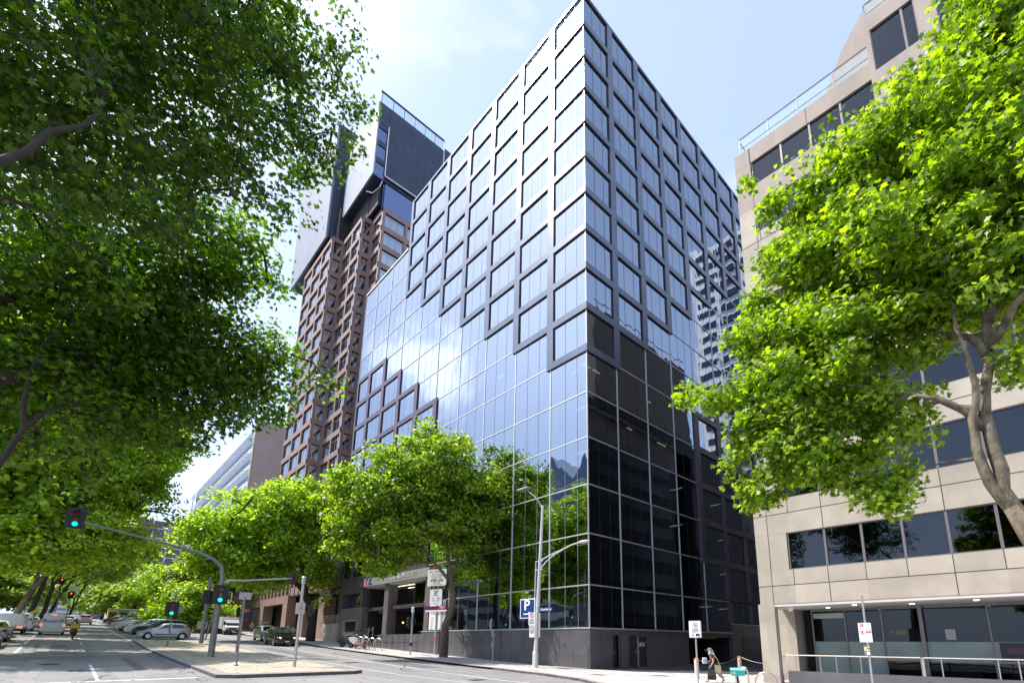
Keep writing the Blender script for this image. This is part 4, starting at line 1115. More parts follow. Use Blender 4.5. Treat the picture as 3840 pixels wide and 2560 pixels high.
def tree(name, label, base, trunk, limbs, ells, nclump, per, leafsize, mt, bark='bark', group=None, seed=1, shape=LOW, clr=.75, shell=.55, trunkr=.3, twigs=True, flat=.6, cat='tree'):
    rs = np.random.RandomState(seed)
    t = thing(name, label, cat, base, 0, group)
    tb = B(); rad = trunk[1]; tb.tube(trunk[0], rad, 12)
    nodes = []
    tb.build('trunk', bark, t, smooth=True)
    lb = B()
    for path, r0, r1 in limbs:
        P = [Vector(p) for p in path]
        # wobble
        Q = [P[0]]
        for a, b in zip(P, P[1:]):
            m = a.lerp(b, .5)+Vector(rs.normal(size=3)*.04*(b-a).length); Q += [m, b]
        n = len(Q); lb.tube(Q, [r0+(r1-r0)*i/(n-1) for i in range(n)], 8)
        nodes += [(q, r0+(r1-r0)*i/(n-1)) for i, q in enumerate(Q)]
        for a, b in zip(Q, Q[1:]): nodes.append((a.lerp(b, .5), (r0+r1)/2))
    cl = crown_clumps(ells, nclump, rs, shell)
    NP = np.array([tuple(q) for q, r in nodes]) if nodes else np.array([tuple(trunk[0][-1])])
    if twigs:
        order = sorted(range(len(cl)), key=lambda i: np.min(np.linalg.norm(NP-cl[i][0], axis=1)))
        step = max(1, len(order)//(220 if twigs is True else twigs))
        for i in order[::step]:
            c = cl[i][0]; dd = np.linalg.norm(NP-c, axis=1); j = int(np.argmin(dd+np.where(NP[:, 2] > c[2]+.5, 3, 0)))
            p = Vector(NP[j]); q = Vector(c); m = p.lerp(q, .5)+Vector((0, 0, .12*(q-p).length))+Vector(rs.normal(size=3)*.06*(q-p).length)
            rr = min(.05, .012+.012*(q-p).length)*trunkr/.3
            lb.tube([p, m, q], [rr*1.3, rr, rr*.4], 5, caps=False)
            NP = np.vstack([NP, np.array([tuple(m), tuple(q)])])
    lb.build('limbs', bark, t, smooth=True)
    Cs = []; Ns = []
    for c, d, i in cl:
        n = int(per*rs.uniform(.6, 1.4))
        g = rs.normal(size=(n, 3)); g /= np.maximum(np.linalg.norm(g, axis=1)[:, None], .01); g *= (rs.rand(n)**.5)[:, None]
        rr = clr*rs.uniform(.7, 1.35)
        g *= np.array([rr, rr, rr*flat])
        g[:, 2] -= .12*(g[:, 0]**2+g[:, 1]**2)/rr
        Cs.append(c+g)
        nn = rs.normal(size=(n, 3))*.7+np.array([0, 0, .75])+d*.45+g/rr*.3
        Ns.append(nn)
    leaves_mesh('crown', np.vstack(Cs), np.vstack(Ns), leafsize, shape, mt, t, seed)
    return t
def PX(u, v, t):
    """a point t metres away (level distance) along a sight line, used only to survey where the real crowns stand"""
    d = fw+r2*((u*1.63265-2064.2)/1851.)-u2*((v*1.63265-2008.1)/1851.)
    d = d/math.hypot(d.x, d.y); p = EYE+d*t
    return (p.x, p.y, p.z)
# --- big plane tree arching over the viewer from the left kerb
A = [(PX(380, 130, 13), (3.2, 3.2, 2.6)), (PX(600, 110, 14), (2.6, 2.8, 2.3)), (PX(130, 60, 12), (3.2, 3.2, 3)), (PX(330, 330, 13), (3.0, 3.0, 1.9)), (PX(560, 330, 14.5), (2.5, 2.5, 1.6)), (PX(720, 120, 14.5), (1.35, 1.7, 1.5)), (PX(780, 240, 15), (.9, 1.1, 1.0)), (PX(700, 330, 15), (1.3, 1.5, .95)),
     (PX(80, 330, 12), (2.6, 2.6, 2.0)), (PX(820, 60, 14.5), (.9, 1.0, .9)), (PX(845, 160, 14.8), (.45, .6, .6)), (PX(800, 330, 15), (.5, .6, .5)), (PX(620, 480, 15), (1.1, 1.2, .8)), (PX(480, -120, 13), (3.5, 3.5, 2.5)), (PX(150, -160, 12), (4, 4, 2.5)), (PX(-150, 60, 12), (3.5, 3.5, 3)), ((7, -31, 15), (4.5, 4, 3)), ((11, -31, 12), (4, 3.5, 2.5)), ((4, -29, 18), (4.5, 4, 2.5)), ((9, -27, 19.5), (4.5, 4.5, 2.5))]  # last four lumps added out of view to shade the limbs and leaves
l0 = (12.0, -34.5, gz(12))
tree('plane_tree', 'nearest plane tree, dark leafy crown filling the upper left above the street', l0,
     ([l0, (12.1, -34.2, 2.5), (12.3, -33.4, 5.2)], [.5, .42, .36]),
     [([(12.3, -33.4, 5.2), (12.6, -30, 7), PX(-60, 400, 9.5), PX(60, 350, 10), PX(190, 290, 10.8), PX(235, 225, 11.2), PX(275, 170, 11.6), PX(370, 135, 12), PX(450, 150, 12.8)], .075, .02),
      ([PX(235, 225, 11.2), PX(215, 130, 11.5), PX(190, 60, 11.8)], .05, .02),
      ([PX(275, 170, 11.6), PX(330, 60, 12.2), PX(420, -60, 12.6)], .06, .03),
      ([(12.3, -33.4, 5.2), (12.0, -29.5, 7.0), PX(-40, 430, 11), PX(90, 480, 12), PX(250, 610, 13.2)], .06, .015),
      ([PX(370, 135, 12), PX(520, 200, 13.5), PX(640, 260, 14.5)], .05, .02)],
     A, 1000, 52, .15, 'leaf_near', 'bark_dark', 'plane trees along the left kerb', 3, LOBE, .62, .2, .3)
# --- second tree, its boughs reaching lower over the road
Bt = [(PX(300, 620, 22), (4.6, 4.4, 3.0)), (PX(90, 680, 21), (4.6, 4.6, 4.0)), (PX(480, 560, 20), (2.4, 2.4, 1.8)), (PX(450, 800, 22), (3.3, 3.0, 2.1)), (PX(590, 850, 22.5), (2.0, 2.2, 1.5)), (PX(690, 870, 22.8), (1.05, 1.3, .75)), (PX(640, 790, 22.8), (1.2, 1.3, .7)), (PX(620, 940, 22.8), (1.2, 1.3, .7)), (PX(480, 930, 22), (2.0, 2.0, 1.2)),
      (PX(230, 880, 22), (3.8, 3.8, 2.2)), (PX(60, 930, 21), (3.8, 3.8, 2.4)), (PX(380, 1010, 22.4), (1.5, 1.5, .8)), (PX(735, 880, 22.8), (.5, .6, .35)), (PX(520, 640, 20.5), (1.2, 1.2, 1.0)), (PX(560, 560, 18), (.9, 1.0, .9))]
l1 = (1.5, -34.2, gz(1.5))
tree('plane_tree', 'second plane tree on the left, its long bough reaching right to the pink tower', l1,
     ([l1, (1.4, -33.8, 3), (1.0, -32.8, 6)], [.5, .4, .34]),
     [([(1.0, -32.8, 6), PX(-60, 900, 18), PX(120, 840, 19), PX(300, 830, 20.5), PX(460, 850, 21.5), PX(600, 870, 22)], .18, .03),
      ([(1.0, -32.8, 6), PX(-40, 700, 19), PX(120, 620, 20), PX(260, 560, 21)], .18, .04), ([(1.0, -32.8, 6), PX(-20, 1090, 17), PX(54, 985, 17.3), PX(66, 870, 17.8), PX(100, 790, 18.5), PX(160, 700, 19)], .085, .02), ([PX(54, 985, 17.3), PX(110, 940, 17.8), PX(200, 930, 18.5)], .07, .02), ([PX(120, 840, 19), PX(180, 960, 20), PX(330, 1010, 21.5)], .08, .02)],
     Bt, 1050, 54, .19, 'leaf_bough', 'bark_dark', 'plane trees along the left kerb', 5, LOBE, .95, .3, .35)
# --- third tree, behind the second, closing the canopy over the far carriageway
Ct = [(PX(200, 1070, 50), (7.5, 7, 4.2)), (PX(60, 1010, 49), (8, 7, 5)), (PX(310, 1110, 51), (2.7, 2.8, 2.0)), (PX(130, 1220, 51), (7, 7, 2.6)), (PX(230, 1250, 52), (3.0, 3.0, 1.6)), (PX(385, 1080, 50), (1.5, 1.6, 1.1)), (PX(300, 980, 50), (6, 6, 4)), (PX(20, 1240, 49), (6, 6, 2.4))]
l2 = (-24, -34.5, gz(-24))
tree('plane_tree', 'third plane tree on the left, its low boughs just above the mast arm signal', l2,
     ([l2, (-24, -34, 4), (-24, -33, 7)], [.5, .42, .36]),
     [([(-24, -33, 7), PX(30, 1180, 48), PX(150, 1120, 49), PX(270, 1090, 50)], .25, .06), ([(-24, -33, 7), PX(40, 1060, 48), PX(120, 980, 50)], .25, .06)],
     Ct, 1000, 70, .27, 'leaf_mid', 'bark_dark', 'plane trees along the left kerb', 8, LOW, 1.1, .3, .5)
# --- tall tree behind those, mirrored in the street face of the tower
for i, (bx, hh) in enumerate(((-28.5, 28), (-48, 30))):
    e = [((bx, -31, hh-6), (6.5, 6, 6)), ((bx-2, -29, hh-10), (7, 6.5, 5)), ((bx+3, -30, hh-14), (6, 6, 4.5)), ((bx, -30, 10.5), (6.5, 6, 3))]
    lb_ = (bx, -34.5, gz(bx))
    tree('plane_tree', ('tall plane tree whose crown is mirrored in the corner panes of the glass tower', 'tall plane tree standing behind the third canopy on the left')[i], lb_,
         ([lb_, (bx, -34, 5), (bx, -32.5, 10)], [.55, .45, .35]), [([(bx, -32.5, 10), (bx, -31, hh-4)], .3, .06), ([(bx, -33, 8), (bx+3, -29, 12)], .2, .06)],
         e, 420, 46, .5, 'leaf_mid', 'bark_dark', 'plane trees along the left kerb', 20+i, LOW, 1.35, .4, .5)
# --- rows further up the left kerb: leaning trunks you can see
kl = ['plane tree with a pale leaning trunk nearest the parked cars on the left', 'plane tree behind the first leaning trunk on the left', 'plane tree with a dark leaning trunk on the left kerb', 'plane tree behind the red signals on the left kerb', 'far plane tree at the end of the left row', 'last plane tree visible down the left kerb']
for i, (u, v, tt, hh, u2_, v2_) in enumerate(((8, 1430, 92, 17, 75, 1352), (50, 1428, 108, 17, 95, 1350), (86, 1426, 124, 17, 112, 1370), (98, 1424, 145, 16, 130, 1380), (150, 1425, 190, 17, 165, 1400), (200, 1420, 260, 18, 205, 1400))):
    p = Vector(PX(u, v, tt)); q = Vector(PX(u2_, v2_, tt-3)); p.z = gz(p.x)-.1
    q2 = q+(q-p)*.45
    e = [((q2.x, q2.y+2.5, p.z+12.5), (7, 7, 4.2)), ((q2.x+3, q2.y+7, p.z+11), (5, 4.5, 2.8)), ((q2.x-2, q2.y-3, p.z+14), (7, 7, 4)), ((q2.x+5, q2.y+3, p.z+15.5), (6, 6, 3))]
    s = 1 if tt < 150 else 1.15
    tree('plane_tree', kl[i], tuple(p), ([p, p.lerp(q, .5)+Vector((0, .2, .1)), q], [.42, .34, .3]), [([q, q2, Vector(e[1][0])], .26, .06), ([q, (q.x, q.y, q.z+3), Vector(e[0][0])], .24, .07), ([q2, Vector(e[3][0])], .2, .06)],
         e, 260 if tt < 150 else 200, 42 if tt < 150 else 30, .5*s, 'leaf_mid' if tt < 100 else 'leaf_far', 'bark' if i == 0 else 'bark_dark', 'plane trees along the left kerb', 30+i, LOW, 1.35, .4, .6, twigs=60)
# --- right foreground tree on the footpath in front of the beige block
RC = [(2255, 70, 110), (2200, 30, 60), (2165, 150, 70), (2100, 225, 70), (2030, 300, 80), (1950, 350, 70), (2370, -60, 150), (2340, 60, 140), (2235, 190, 125), (2130, 300, 135), (2000, 430, 140), (1880, 480, 100), (1790, 465, 50), (1735, 432, 20), (2260, 430, 200), (2060, 600, 190), (1900, 620, 130), (1810, 600, 70), (1840, 760, 110), (1950, 820, 140), (1750, 700, 50), (1720, 800, 60),
      (1770, 885, 85), (1650, 905, 50), (1580, 905, 30), (1850, 930, 120), (1730, 1000, 70), (1690, 1080, 50), (1745, 1135, 50), (1800, 1060, 75), (1900, 1040, 100), (2030, 960, 110), (2030, 1130, 60), (2095, 1070, 45), (2130, 760, 110), (2210, 620, 180), (2340, 640, 150), (2350, 830, 60), (1985, 1100, 45), (2330, 250, 160), (2420, 450, 160), (2440, 150, 160)]
Rt = []
for u_, v_, rp in RC:
    tt_ = 9.6+(2340-u_)/900
    ppm = 1134/(tt_*math.cos(math.atan((u_*1.63265-2064.2)/1851.))); rm = rp/ppm
    Rt.append((PX(u_, v_, tt_), (rm, rm*1.45, rm*.9)))
rb_ = Vector((24.6, -14.6, gz(24)))
t1 = [rb_, PX(2440, 1330, 9.2), PX(2372, 1230, 9.2), PX(2325, 1165, 9.2)]
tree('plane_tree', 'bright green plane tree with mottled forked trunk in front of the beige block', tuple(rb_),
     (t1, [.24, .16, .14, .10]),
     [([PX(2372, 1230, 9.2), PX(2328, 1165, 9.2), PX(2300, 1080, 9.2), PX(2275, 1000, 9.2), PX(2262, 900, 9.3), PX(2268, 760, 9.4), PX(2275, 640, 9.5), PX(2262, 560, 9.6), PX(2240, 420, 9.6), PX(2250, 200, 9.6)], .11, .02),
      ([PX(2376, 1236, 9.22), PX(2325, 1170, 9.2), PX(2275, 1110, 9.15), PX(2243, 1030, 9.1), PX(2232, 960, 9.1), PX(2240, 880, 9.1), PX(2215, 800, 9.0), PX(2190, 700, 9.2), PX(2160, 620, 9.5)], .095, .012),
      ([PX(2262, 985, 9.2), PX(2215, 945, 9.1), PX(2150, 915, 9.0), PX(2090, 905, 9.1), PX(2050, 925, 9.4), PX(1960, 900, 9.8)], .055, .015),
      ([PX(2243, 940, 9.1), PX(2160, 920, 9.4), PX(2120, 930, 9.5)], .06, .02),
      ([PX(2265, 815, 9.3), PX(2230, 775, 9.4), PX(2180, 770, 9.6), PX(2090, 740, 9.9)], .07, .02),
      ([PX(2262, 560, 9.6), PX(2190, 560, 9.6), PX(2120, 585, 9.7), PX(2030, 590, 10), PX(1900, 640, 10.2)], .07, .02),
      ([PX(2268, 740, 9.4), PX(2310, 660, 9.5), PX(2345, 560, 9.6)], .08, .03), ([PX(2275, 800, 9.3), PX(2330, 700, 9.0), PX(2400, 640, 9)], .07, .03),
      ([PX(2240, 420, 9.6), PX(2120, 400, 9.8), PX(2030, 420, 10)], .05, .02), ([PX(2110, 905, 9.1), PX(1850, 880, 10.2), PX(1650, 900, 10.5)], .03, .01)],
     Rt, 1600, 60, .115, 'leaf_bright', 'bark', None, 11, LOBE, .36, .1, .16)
# --- the two big trees on the far footpath
k1 = (-15.3, -1.9, gz(-15.3))
def q1(u, v): return PX(u, v, 43.5)
T1 = [(q1(1000, 1090), (6.2, 4.5, 3.6)), (q1(880, 1130), (4.2, 4, 3.4)), (q1(1110, 1150), (3.8, 3.8, 3.4)), (q1(980, 1010), (2.2, 2.2, 1.6)), (q1(1170, 1180), (2.0, 2.4, 2.2)), (q1(820, 1180), (2.4, 2.6, 2.6)), (q1(800, 1100), (1.6, 1.8, 1.5)), (q1(900, 1240), (4.2, 3.6, 1.9)), (q1(1080, 1240), (3.4, 3.2, 2.0)), (q1(1010, 1185), (4.5, 4, 3)), (q1(790, 1250), (1.8, 1.8, 1.5)), (q1(1060, 1010), (1.5, 1.5, 1.2)), (q1(890, 1040), (1.7, 1.7, 1.3)), (q1(1200, 1120), (.9, 1, .8)), (q1(870, 1300), (2.2, 2, .8)), (q1(1090, 1300), (1.6, 1.5, .8))]
tree('plane_tree', 'large plane tree on the far footpath in front of the glass tower', k1,
     ([k1, (-15.2, -1.9, 2.4), q1(1022, 1438), q1(1036, 1400), q1(1041, 1370), q1(1036, 1330)], [.40, .34, .31, .28, .27, .24]),
     [([q1(1036, 1335), q1(1028, 1270), q1(1020, 1200), q1(1010, 1120), q1(995, 1040)], .22, .05), ([q1(1036, 1340), q1(995, 1290), q1(950, 1240), q1(890, 1180)], .15, .04),
      ([q1(1036, 1325), q1(1055, 1250), q1(1100, 1190), q1(1140, 1150)], .16, .04), ([q1(995, 1290), q1(940, 1290), q1(870, 1275)], .12, .04), ([q1(1020, 1200), q1(960, 1130), q1(900, 1080)], .14, .05), ([q1(1022, 1240), q1(1070, 1120), q1(1070, 1040)], .14, .05)],
     T1, 900, 70, .28, 'leaf_bright', 'bark', 'plane trees on the far footpath', 13, LOW, 1.05, .35, .7)
def q2_(u, v): return PX(u, v, 74)
k2 = (-46.6, -2.5, gz(-46.6))
T2 = [(q2_(600, 1200), (8, 6, 5)), (q2_(690, 1200), (6.5, 6, 5.5)), (q2_(510, 1240), (5.5, 5.5, 5)), (q2_(640, 1150), (4.5, 4.5, 2.6)), (q2_(740, 1180), (3, 3, 3.5)), (q2_(560, 1290), (6, 5, 3.2)), (q2_(690, 1290), (6, 5, 3)), (q2_(480, 1300), (2.4, 2.6, 2.4)), (q2_(740, 1340), (1.8, 1.8, 3.4)), (q2_(450, 1210), (1.8, 1.8, 1.5)), (q2_(610, 1330), (4, 3, 1.6)), (q2_(700, 1120), (2.5, 2.5, 1.2))]
tree('plane_tree', 'broad plane tree on the far footpath in front of the pink tower', k2,
     ([k2, (-46.6, -2.5, 4), q2_(710, 1400), q2_(702, 1360)], [.6, .5, .42, .38]),
     [([q2_(702, 1360), q2_(695, 1280), q2_(670, 1190)], .4, .1), ([q2_(702, 1360), q2_(650, 1310), q2_(560, 1250)], .35, .1), ([q2_(700, 1330), q2_(730, 1260)], .25, .1)],
     T2, 850, 62, .39, 'leaf_mid', 'bark_dark', 'plane trees on the far footpath', 17, LOW, 1.6, .4, .9, twigs=100)
# --- trees beyond on the far footpath and in the island strip
tl = ['plane tree behind the tram with two dark trunks, right of the small green signal', 'plane tree below the plum gridded building', 'pale plane tree at the left foot of the plum gridded building', 'light green plane tree above the far end of the parked cars', 'yellow green plane tree left of the tram', 'farthest plane tree of the right hand row', 'pale plane tree in the gap at the end of the road', 'small plane tree beyond the parked cars']
for i, (u, v, tt, r_, hh, mt) in enumerate(((488, 1425, 118, 8.5, 15.5, 'leaf_dark'), (402, 1428, 128, 7.5, 12.8, 'leaf_mid'), (355, 1428, 150, 8, 13.5, 'leaf_far'), (300, 1426, 175, 8, 12.5, 'leaf_far'), (262, 1424, 200, 8, 11, 'leaf_far'), (232, 1422, 260, 9, 11.5, 'leaf_far'), (196, 1421, 330, 9, 13, 'leaf_far'), (430, 1432, 104, 4.5, 8, 'leaf_mid'))):
    p = Vector(PX(u, v, tt)); p.z = gz(p.x)-.2
    top = p.z+hh
    e = [((p.x, p.y, top-3.6), (r_, r_, 4.2)), ((p.x+3, p.y+3.5, top-5.5), (r_*.7, r_*.7, 3)), ((p.x-2, p.y-4, top-5.8), (r_*.7, r_*.7, 3)), ((p.x+1, p.y, top-1.8), (r_*.5, r_*.5, 2.2))]
    tree('plane_tree', tl[i], tuple(p), ([p, p+Vector((.2, .2, 3)), p+Vector((0, .4, hh*.45))], [.5, .4, .35]), [([p+Vector((0, .4, hh*.45)), p+Vector((0, 0, hh*.8))], .3, .1), ([p+Vector((0, .4, hh*.42)), p+Vector((1, 4, hh*.65))], .2, .08), ([p+Vector((0, .4, hh*.42)), p+Vector((-1, -4, hh*.65))], .2, .08)],
         e, 300 if tt < 140 else 230, 70 if tt < 140 else 34, .40 if tt < 140 else .75, mt, 'bark_dark', 'plane trees on the far footpath', 50+i, LOW, 1.6, .4, .6, twigs=40)

# extra pale far foliage under the left canopy
for i, (x, y, r_, hh) in enumerate(((-150, -38, 9, 15), (-190, -36, 9, 17), (-235, -35, 9, 16), (-128, -41, 8, 13))):
    p = Vector((x, y, gz(x))); top = p.z+hh
    tree('plane_tree', ('light green tree behind the leaning trunks on the left', 'light green tree beyond the red signals', 'light green tree far down the left side of the road', 'light green tree between the leftmost leaning trunks')[i], tuple(p), ([p, p+Vector((0, 0, hh*.5))], [.4, .3]), [([p+Vector((0, 0, hh*.5)), p+Vector((0, 0, hh*.85))], .25, .1)],
         [((x, y, top-4), (r_, r_, 4.5)), ((x+2, y+5, top-6.5), (r_*.7, r_*.7, 3.5)), ((x, y+2, top-9), (r_*.8, r_*.8, 3))], 240, 34, .8, 'leaf_far', 'bark_dark', 'plane trees along the left kerb', 70+i, LOW, 1.7, .4, .6, twigs=20)
# fallen leaves and grit along the kerbs and on the sand
rs = np.random.RandomState(5); lt = B()
def litter(n, x0, x1, y0, y1, dz):
    for _ in range(n):
        x, y, a, s_ = rs.uniform(x0, x1), rs.uniform(y0, y1), rs.uniform(0, 6.28), rs.uniform(.05, .11)
        c_, d_ = math.cos(a)*s_, math.sin(a)*s_; z = gz(x)+dz
        lt.poly([(x-c_, y-d_, z), (x+d_*.6, y-c_*.6, z+.012), (x+c_, y+d_, z+.004), (x-d_*.6, y+c_*.6, z+.012)], rs.randint(0, 3))
litter(260, -44, -6, -20, -14.3, .064); litter(260, -60, -4, -21.4, -20.8, RD+.012); litter(200, -40, 4, -5.9, -5.3, RD+.012); litter(240, -45, 8, -5, -.3, .012); litter(300, -40, 8, -28, -8, RD+.012)
M['litter_a'] = mat('dry leaf', (.20, .12, .05), .8); M['litter_b'] = mat('yellow leaf', (.30, .24, .06), .8); M['litter_c'] = mat('dark grit', (.05, .045, .04), .9)
tag(lt.build('leaf_litter', ['litter_a', 'litter_b', 'litter_c']), 'scattered dry leaves along the kerbs and over the sandy island', 'leaves', kind='stuff')
# ============================================================ street furniture
V3 = Vector
def yaw_to_cam(x, y): return math.atan2(EYE.x-x, -(EYE.y-y))      # turns a face looking along -y towards the viewer
def lantern(root, c, face, s=1., lit=2, name='signal_head', small=False, three=True):
    """traffic lantern: black target board, three hooded lenses, body; face = unit vector the lenses look along"""
    f = V3((face[0], face[1], 0)).normalized(); r = V3((-f.y, f.x, 0)); u = V3((0, 0, 1)); c = V3(c)
    def P(a, b_, d_): return c+r*a+u*b_+f*d_
    w, hh = .5*s, .69*s
    out_ = []
    for k in range(8):
        pass
    rc = .1*s; oc = []
    for cx, cz, a0 in ((w-rc, hh-rc, 0), (-w+rc, hh-rc, 90), (-w+rc, -hh+rc, 180), (w-rc, -hh+rc, 270)):
        for a in (0, 30, 60, 90): oc.append((cx+rc*math.cos(R(a0+a)), cz+rc*math.sin(R(a0+a))))
    b = B(); b.ext([P(a, z, .0) for a, z in oc], f*-.04)
    b.ext([P(-.19*s, -.58*s, -.04), P(.19*s, -.58*s, -.04), P(.19*s, .58*s, -.04), P(-.19*s, .58*s, -.04)], f*-.2*s)
    board = b.build(name, 'black', root)
    for k, (dz, m_off, m_on) in enumerate(((.38, 'dull_red', 'red_lamp'), (0, 'dull_amber', 'dull_amber'), (-.38, 'green_lamp', 'green_lamp'))):
        on = (k == lit); m = m_on if on else (m_off if k < 2 else 'black')
        cc = P(0, dz*s, .03); l = B(); n = 16
        l.poly([cc+r*(.145*s*math.cos(2*math.pi*i/n))+u*(.145*s*math.sin(2*math.pi*i/n)) for i in range(n)])
        ls = l.build('lens', m, board)
        h_ = B(); pts = [(math.cos(R(a)), math.sin(R(a))) for a in range(-20, 201, 20)]
        for (a0, b0), (a1, b1) in zip(pts, pts[1:]):
            q = .16*s
            h_.poly([P(a0*q, dz*s+b0*q, .0), P(a1*q, dz*s+b1*q, .0), P(a1*q, dz*s+b1*q, .05+.2*s*max(.3, b1)), P(a0*q, dz*s+b0*q, .05+.2*s*max(.3, b0))])
        h_.build('hood', 'black', board)
    return board
def pole(root, x, y, z0, z1, r=.06, m='galv_dark', name='pole', top=None, n=10):
    b = B(); b.cyl((x, y, z0), (x, y, z1), r, r if top is None else top, n); return b.build(name, m, root, smooth='auto')
CAMV = lambda x, y: V3((EYE.x-x, EYE.y-y, 0)).normalized()

# mast arm signal on the island
x, y = -19.3, -18.3; z = gz(x)+.05
t = thing('mast_arm_signal', 'tall mast arm traffic signal on the sandy island with three green lanterns', 'traffic light', (x, y, z))
b = B(); b.tube([(x, y, z-.1), (x, y, z+3.6), (x, -18.28, 6.1), (x, -18.42, 6.9), (x, -19.05, 7.42), (x, -20.2, 7.82), (x, -21.6, 8.08), (x, -23.5, 8.42), (x, -26.1, 8.9)], [.21, .19, .16, .13, .12, .11, .1, .085, .06], 12)
b.build('pole', 'galv_dark', t, smooth='auto')
b = B(); b.box(x-.3, x+.3, y-.3, y+.3, z-.02, z+.03); b.build('base_plate', 'galv_dark', t)
b = B(); b.tube([(x, y+.1, 5.75), (x, y+.5, 5.98), (x, y+1.3, 6.02), (x, -13.6, 6.5)], [.07, .07, .06, .05], 8); b.build('side_arm', 'galv', t, smooth='auto')
lantern(t, (x+.05, -26.5, 9.08), (1, .03), .93, 2)
lantern(t, (x+.35, -18.3, 4.88), (1, .02), .98, 2)
f_ = lantern(t, (x-.1, -13.55, 6.5), (-.9, .5), .6, 9)
f_ = lantern(t, (x-.35, -18.9, 4.7), (-1, 0), .7, 9)
# second mast pole just behind
x, y = -39.6, -15.6; z = gz(x)+.05
t = thing('mast_pole', 'plain steel mast pole on the island behind the big signal', 'pole', (x, y, z))
pole(t, x, y, z, 8.2, .2, 'galv_dark', top=.14); b = B(); b.cyl((x+1.2, -15.5, z+.3), (x+1.2, -15.1, 4.2), .07); b.build('conduit', 'galv_dark', t)
# small signals on the island
def signal_post(label, x, y, ztop, heads, extra=(), name='traffic_signal', r=.065, group=None, mm='galv_dark', z=None):
    z = gz(x)+.05 if z is None else z
    t = thing(name, label, 'traffic light', (x, y, z), 0, group)
    pole(t, x, y, z-.05, ztop-.45, r, mm); c = B(); c.lathe([(.06, -.45), (.12, -.44), (.13, -.05), (.08, 0)], (x, y, ztop), 10); c.build('cap', 'galv', t)
    for (dx, dy, zz, face, s, lit) in heads:
        b = B(); b.tube([(x, y, zz+.35*s), (x+dx*.7, y+dy*.7, zz+.35*s)], .03, 6); b.tube([(x, y, zz-.35*s), (x+dx*.7, y+dy*.7, zz-.35*s)], .03, 6); b.build('bracket', 'black', t)
        lantern(t, (x+dx, y+dy, zz), face, s, lit)
    return t
t = signal_post('short traffic signal showing green in front of the silver hatchback', -32.9, -19.2, 6.05, [(.3, -.1, 4.38, (1, -.05), .95, 2), (-.3, -.2, 4.3, (-1, 0), .6, 9)])
b = B(); b.cyl((-32.9, -18.9, 5.2), (-32.9, -18.9, 5.55), .12); b.build('detector', 'galv', t)
t = signal_post('steel signal post with call button near the tip of the sandy island', -8.9, -16.0, 5.5, [(0, .62, 3.5, (.1, 1), .5, 9)], r=.085, mm='galv')
b = B(); b.box(-9.0, -8.75, -16.25, -15.8, 3.25, 3.9); b.build('button_box', 'galv', t)
b = B(); b.ball((-8.74, -16.02, 3.62), .05); b.build('button', 'sign_red', t)
t = signal_post('signal post seen from behind with a pink tag beyond the sandy island', -24.0, -15.75, 5.55, [(-.05, .35, 3.95, (-1, .2), .75, 9), (.1, -.3, 3.9, (-.5, -1), .6, 9)])
b = B(); b.box(-23.9, -23.85, -15.75, -15.2, 3.95, 4.2); M['pink_tag'] = mat('faded pink tag', (.55, .14, .12), .6)
b.build('tag', 'pink_tag', t)
x, y = -10.6, -18.6; z = gz(x)+.05
t = thing('sign_post', 'slim sign post with a pale blank sign at the front of the island', 'street sign', (x, y, z))
pole(t, x, y, z, 4.2, .045, 'galv_dark'); b = B(); b.obox((x, y, 4.25), .62, .03, .42, R(80)); b.build('sign', 'sign_back', t)
b = B(); b.lathe([(.12, 0), (.1, .08), (.05, .12)], (x, y, z), 10); b.build('base', 'galv_dark', t)
# signs seen from behind beyond the parked cars
for i, (px, py, hh, lab) in enumerate(((-44.7, -14.9, 1.9, 'low sign seen from behind beside the silver hatchback'), (-70, -13.9, 3.6, 'back of a parking sign above the parked cars, right of the pair'), (-86, -13.9, 3.6, 'back of a parking sign above the parked cars, left of the pair'))):
    z = gz(px); t = thing('sign_post', lab, 'street sign', (px, py, z)); pole(t, px, py, z, z+hh, .04, 'galv_dark')
    b = B(); b.obox((px+.05, py, z+hh-.15), .04, .95 if i == 0 else 1.1, .85, 0); b.build('sign', 'sign_back', t)
# pedestrian signal on the kerb
x, y = -19.3, -2.9; z = gz(x)
t = thing('pedestrian_signal', 'pedestrian signal on the far footpath left of the parking sign pole', 'traffic light', (x, y, z))
pole(t, x, y, z, 4.3, .075, 'galv'); c = B(); c.lathe([(.08, 0), (.13, .02), (.13, .45), (.07, .52)], (x, y, 4.3), 10); c.build('cap', 'sign_white', t)
lantern(t, (x-.75, y, 3.42), (-.6, -.8), .72, 9); b = B(); b.tube([(x, y, 3.6), (x-.7, y, 3.6)], .035, 6); b.tube([(x, y, 3.2), (x-.7, y, 3.2)], .035, 6); b.build('bracket', 'black', t)
b = B(); b.box(x-.1, x+.12, y-.14, y+.1, 1.3, 1.55); b.box(x+.1, x+.35, y-.05, y+.15, 3.3, 3.8); b.build('button_box', 'black', t)
def plate(root, name, cx, cz, w, hh, y, m='sign_white', ang=0., rad=.05, th=.012, back='sign_back', cy=None):
    """rounded sign plate facing -y turned by ang about z through (cx, y)"""
    ca, sa = math.cos(ang), math.sin(ang); oc = []
    for px_, pz_, a0 in ((w/2-rad, hh/2-rad, 0), (-w/2+rad, hh/2-rad, 90), (-w/2+rad, -hh/2+rad, 180), (w/2-rad, -hh/2+rad, 270)):
        for a in (0, 30, 60, 90): oc.append((px_+rad*math.cos(R(a0+a)), pz_+rad*math.sin(R(a0+a))))
    b = B(); b.ext([(cx+a*ca, y+a*sa, cz+z_) for a, z_ in oc], (-sa*-th, ca*th, 0))
    return b.build(name, m, root)
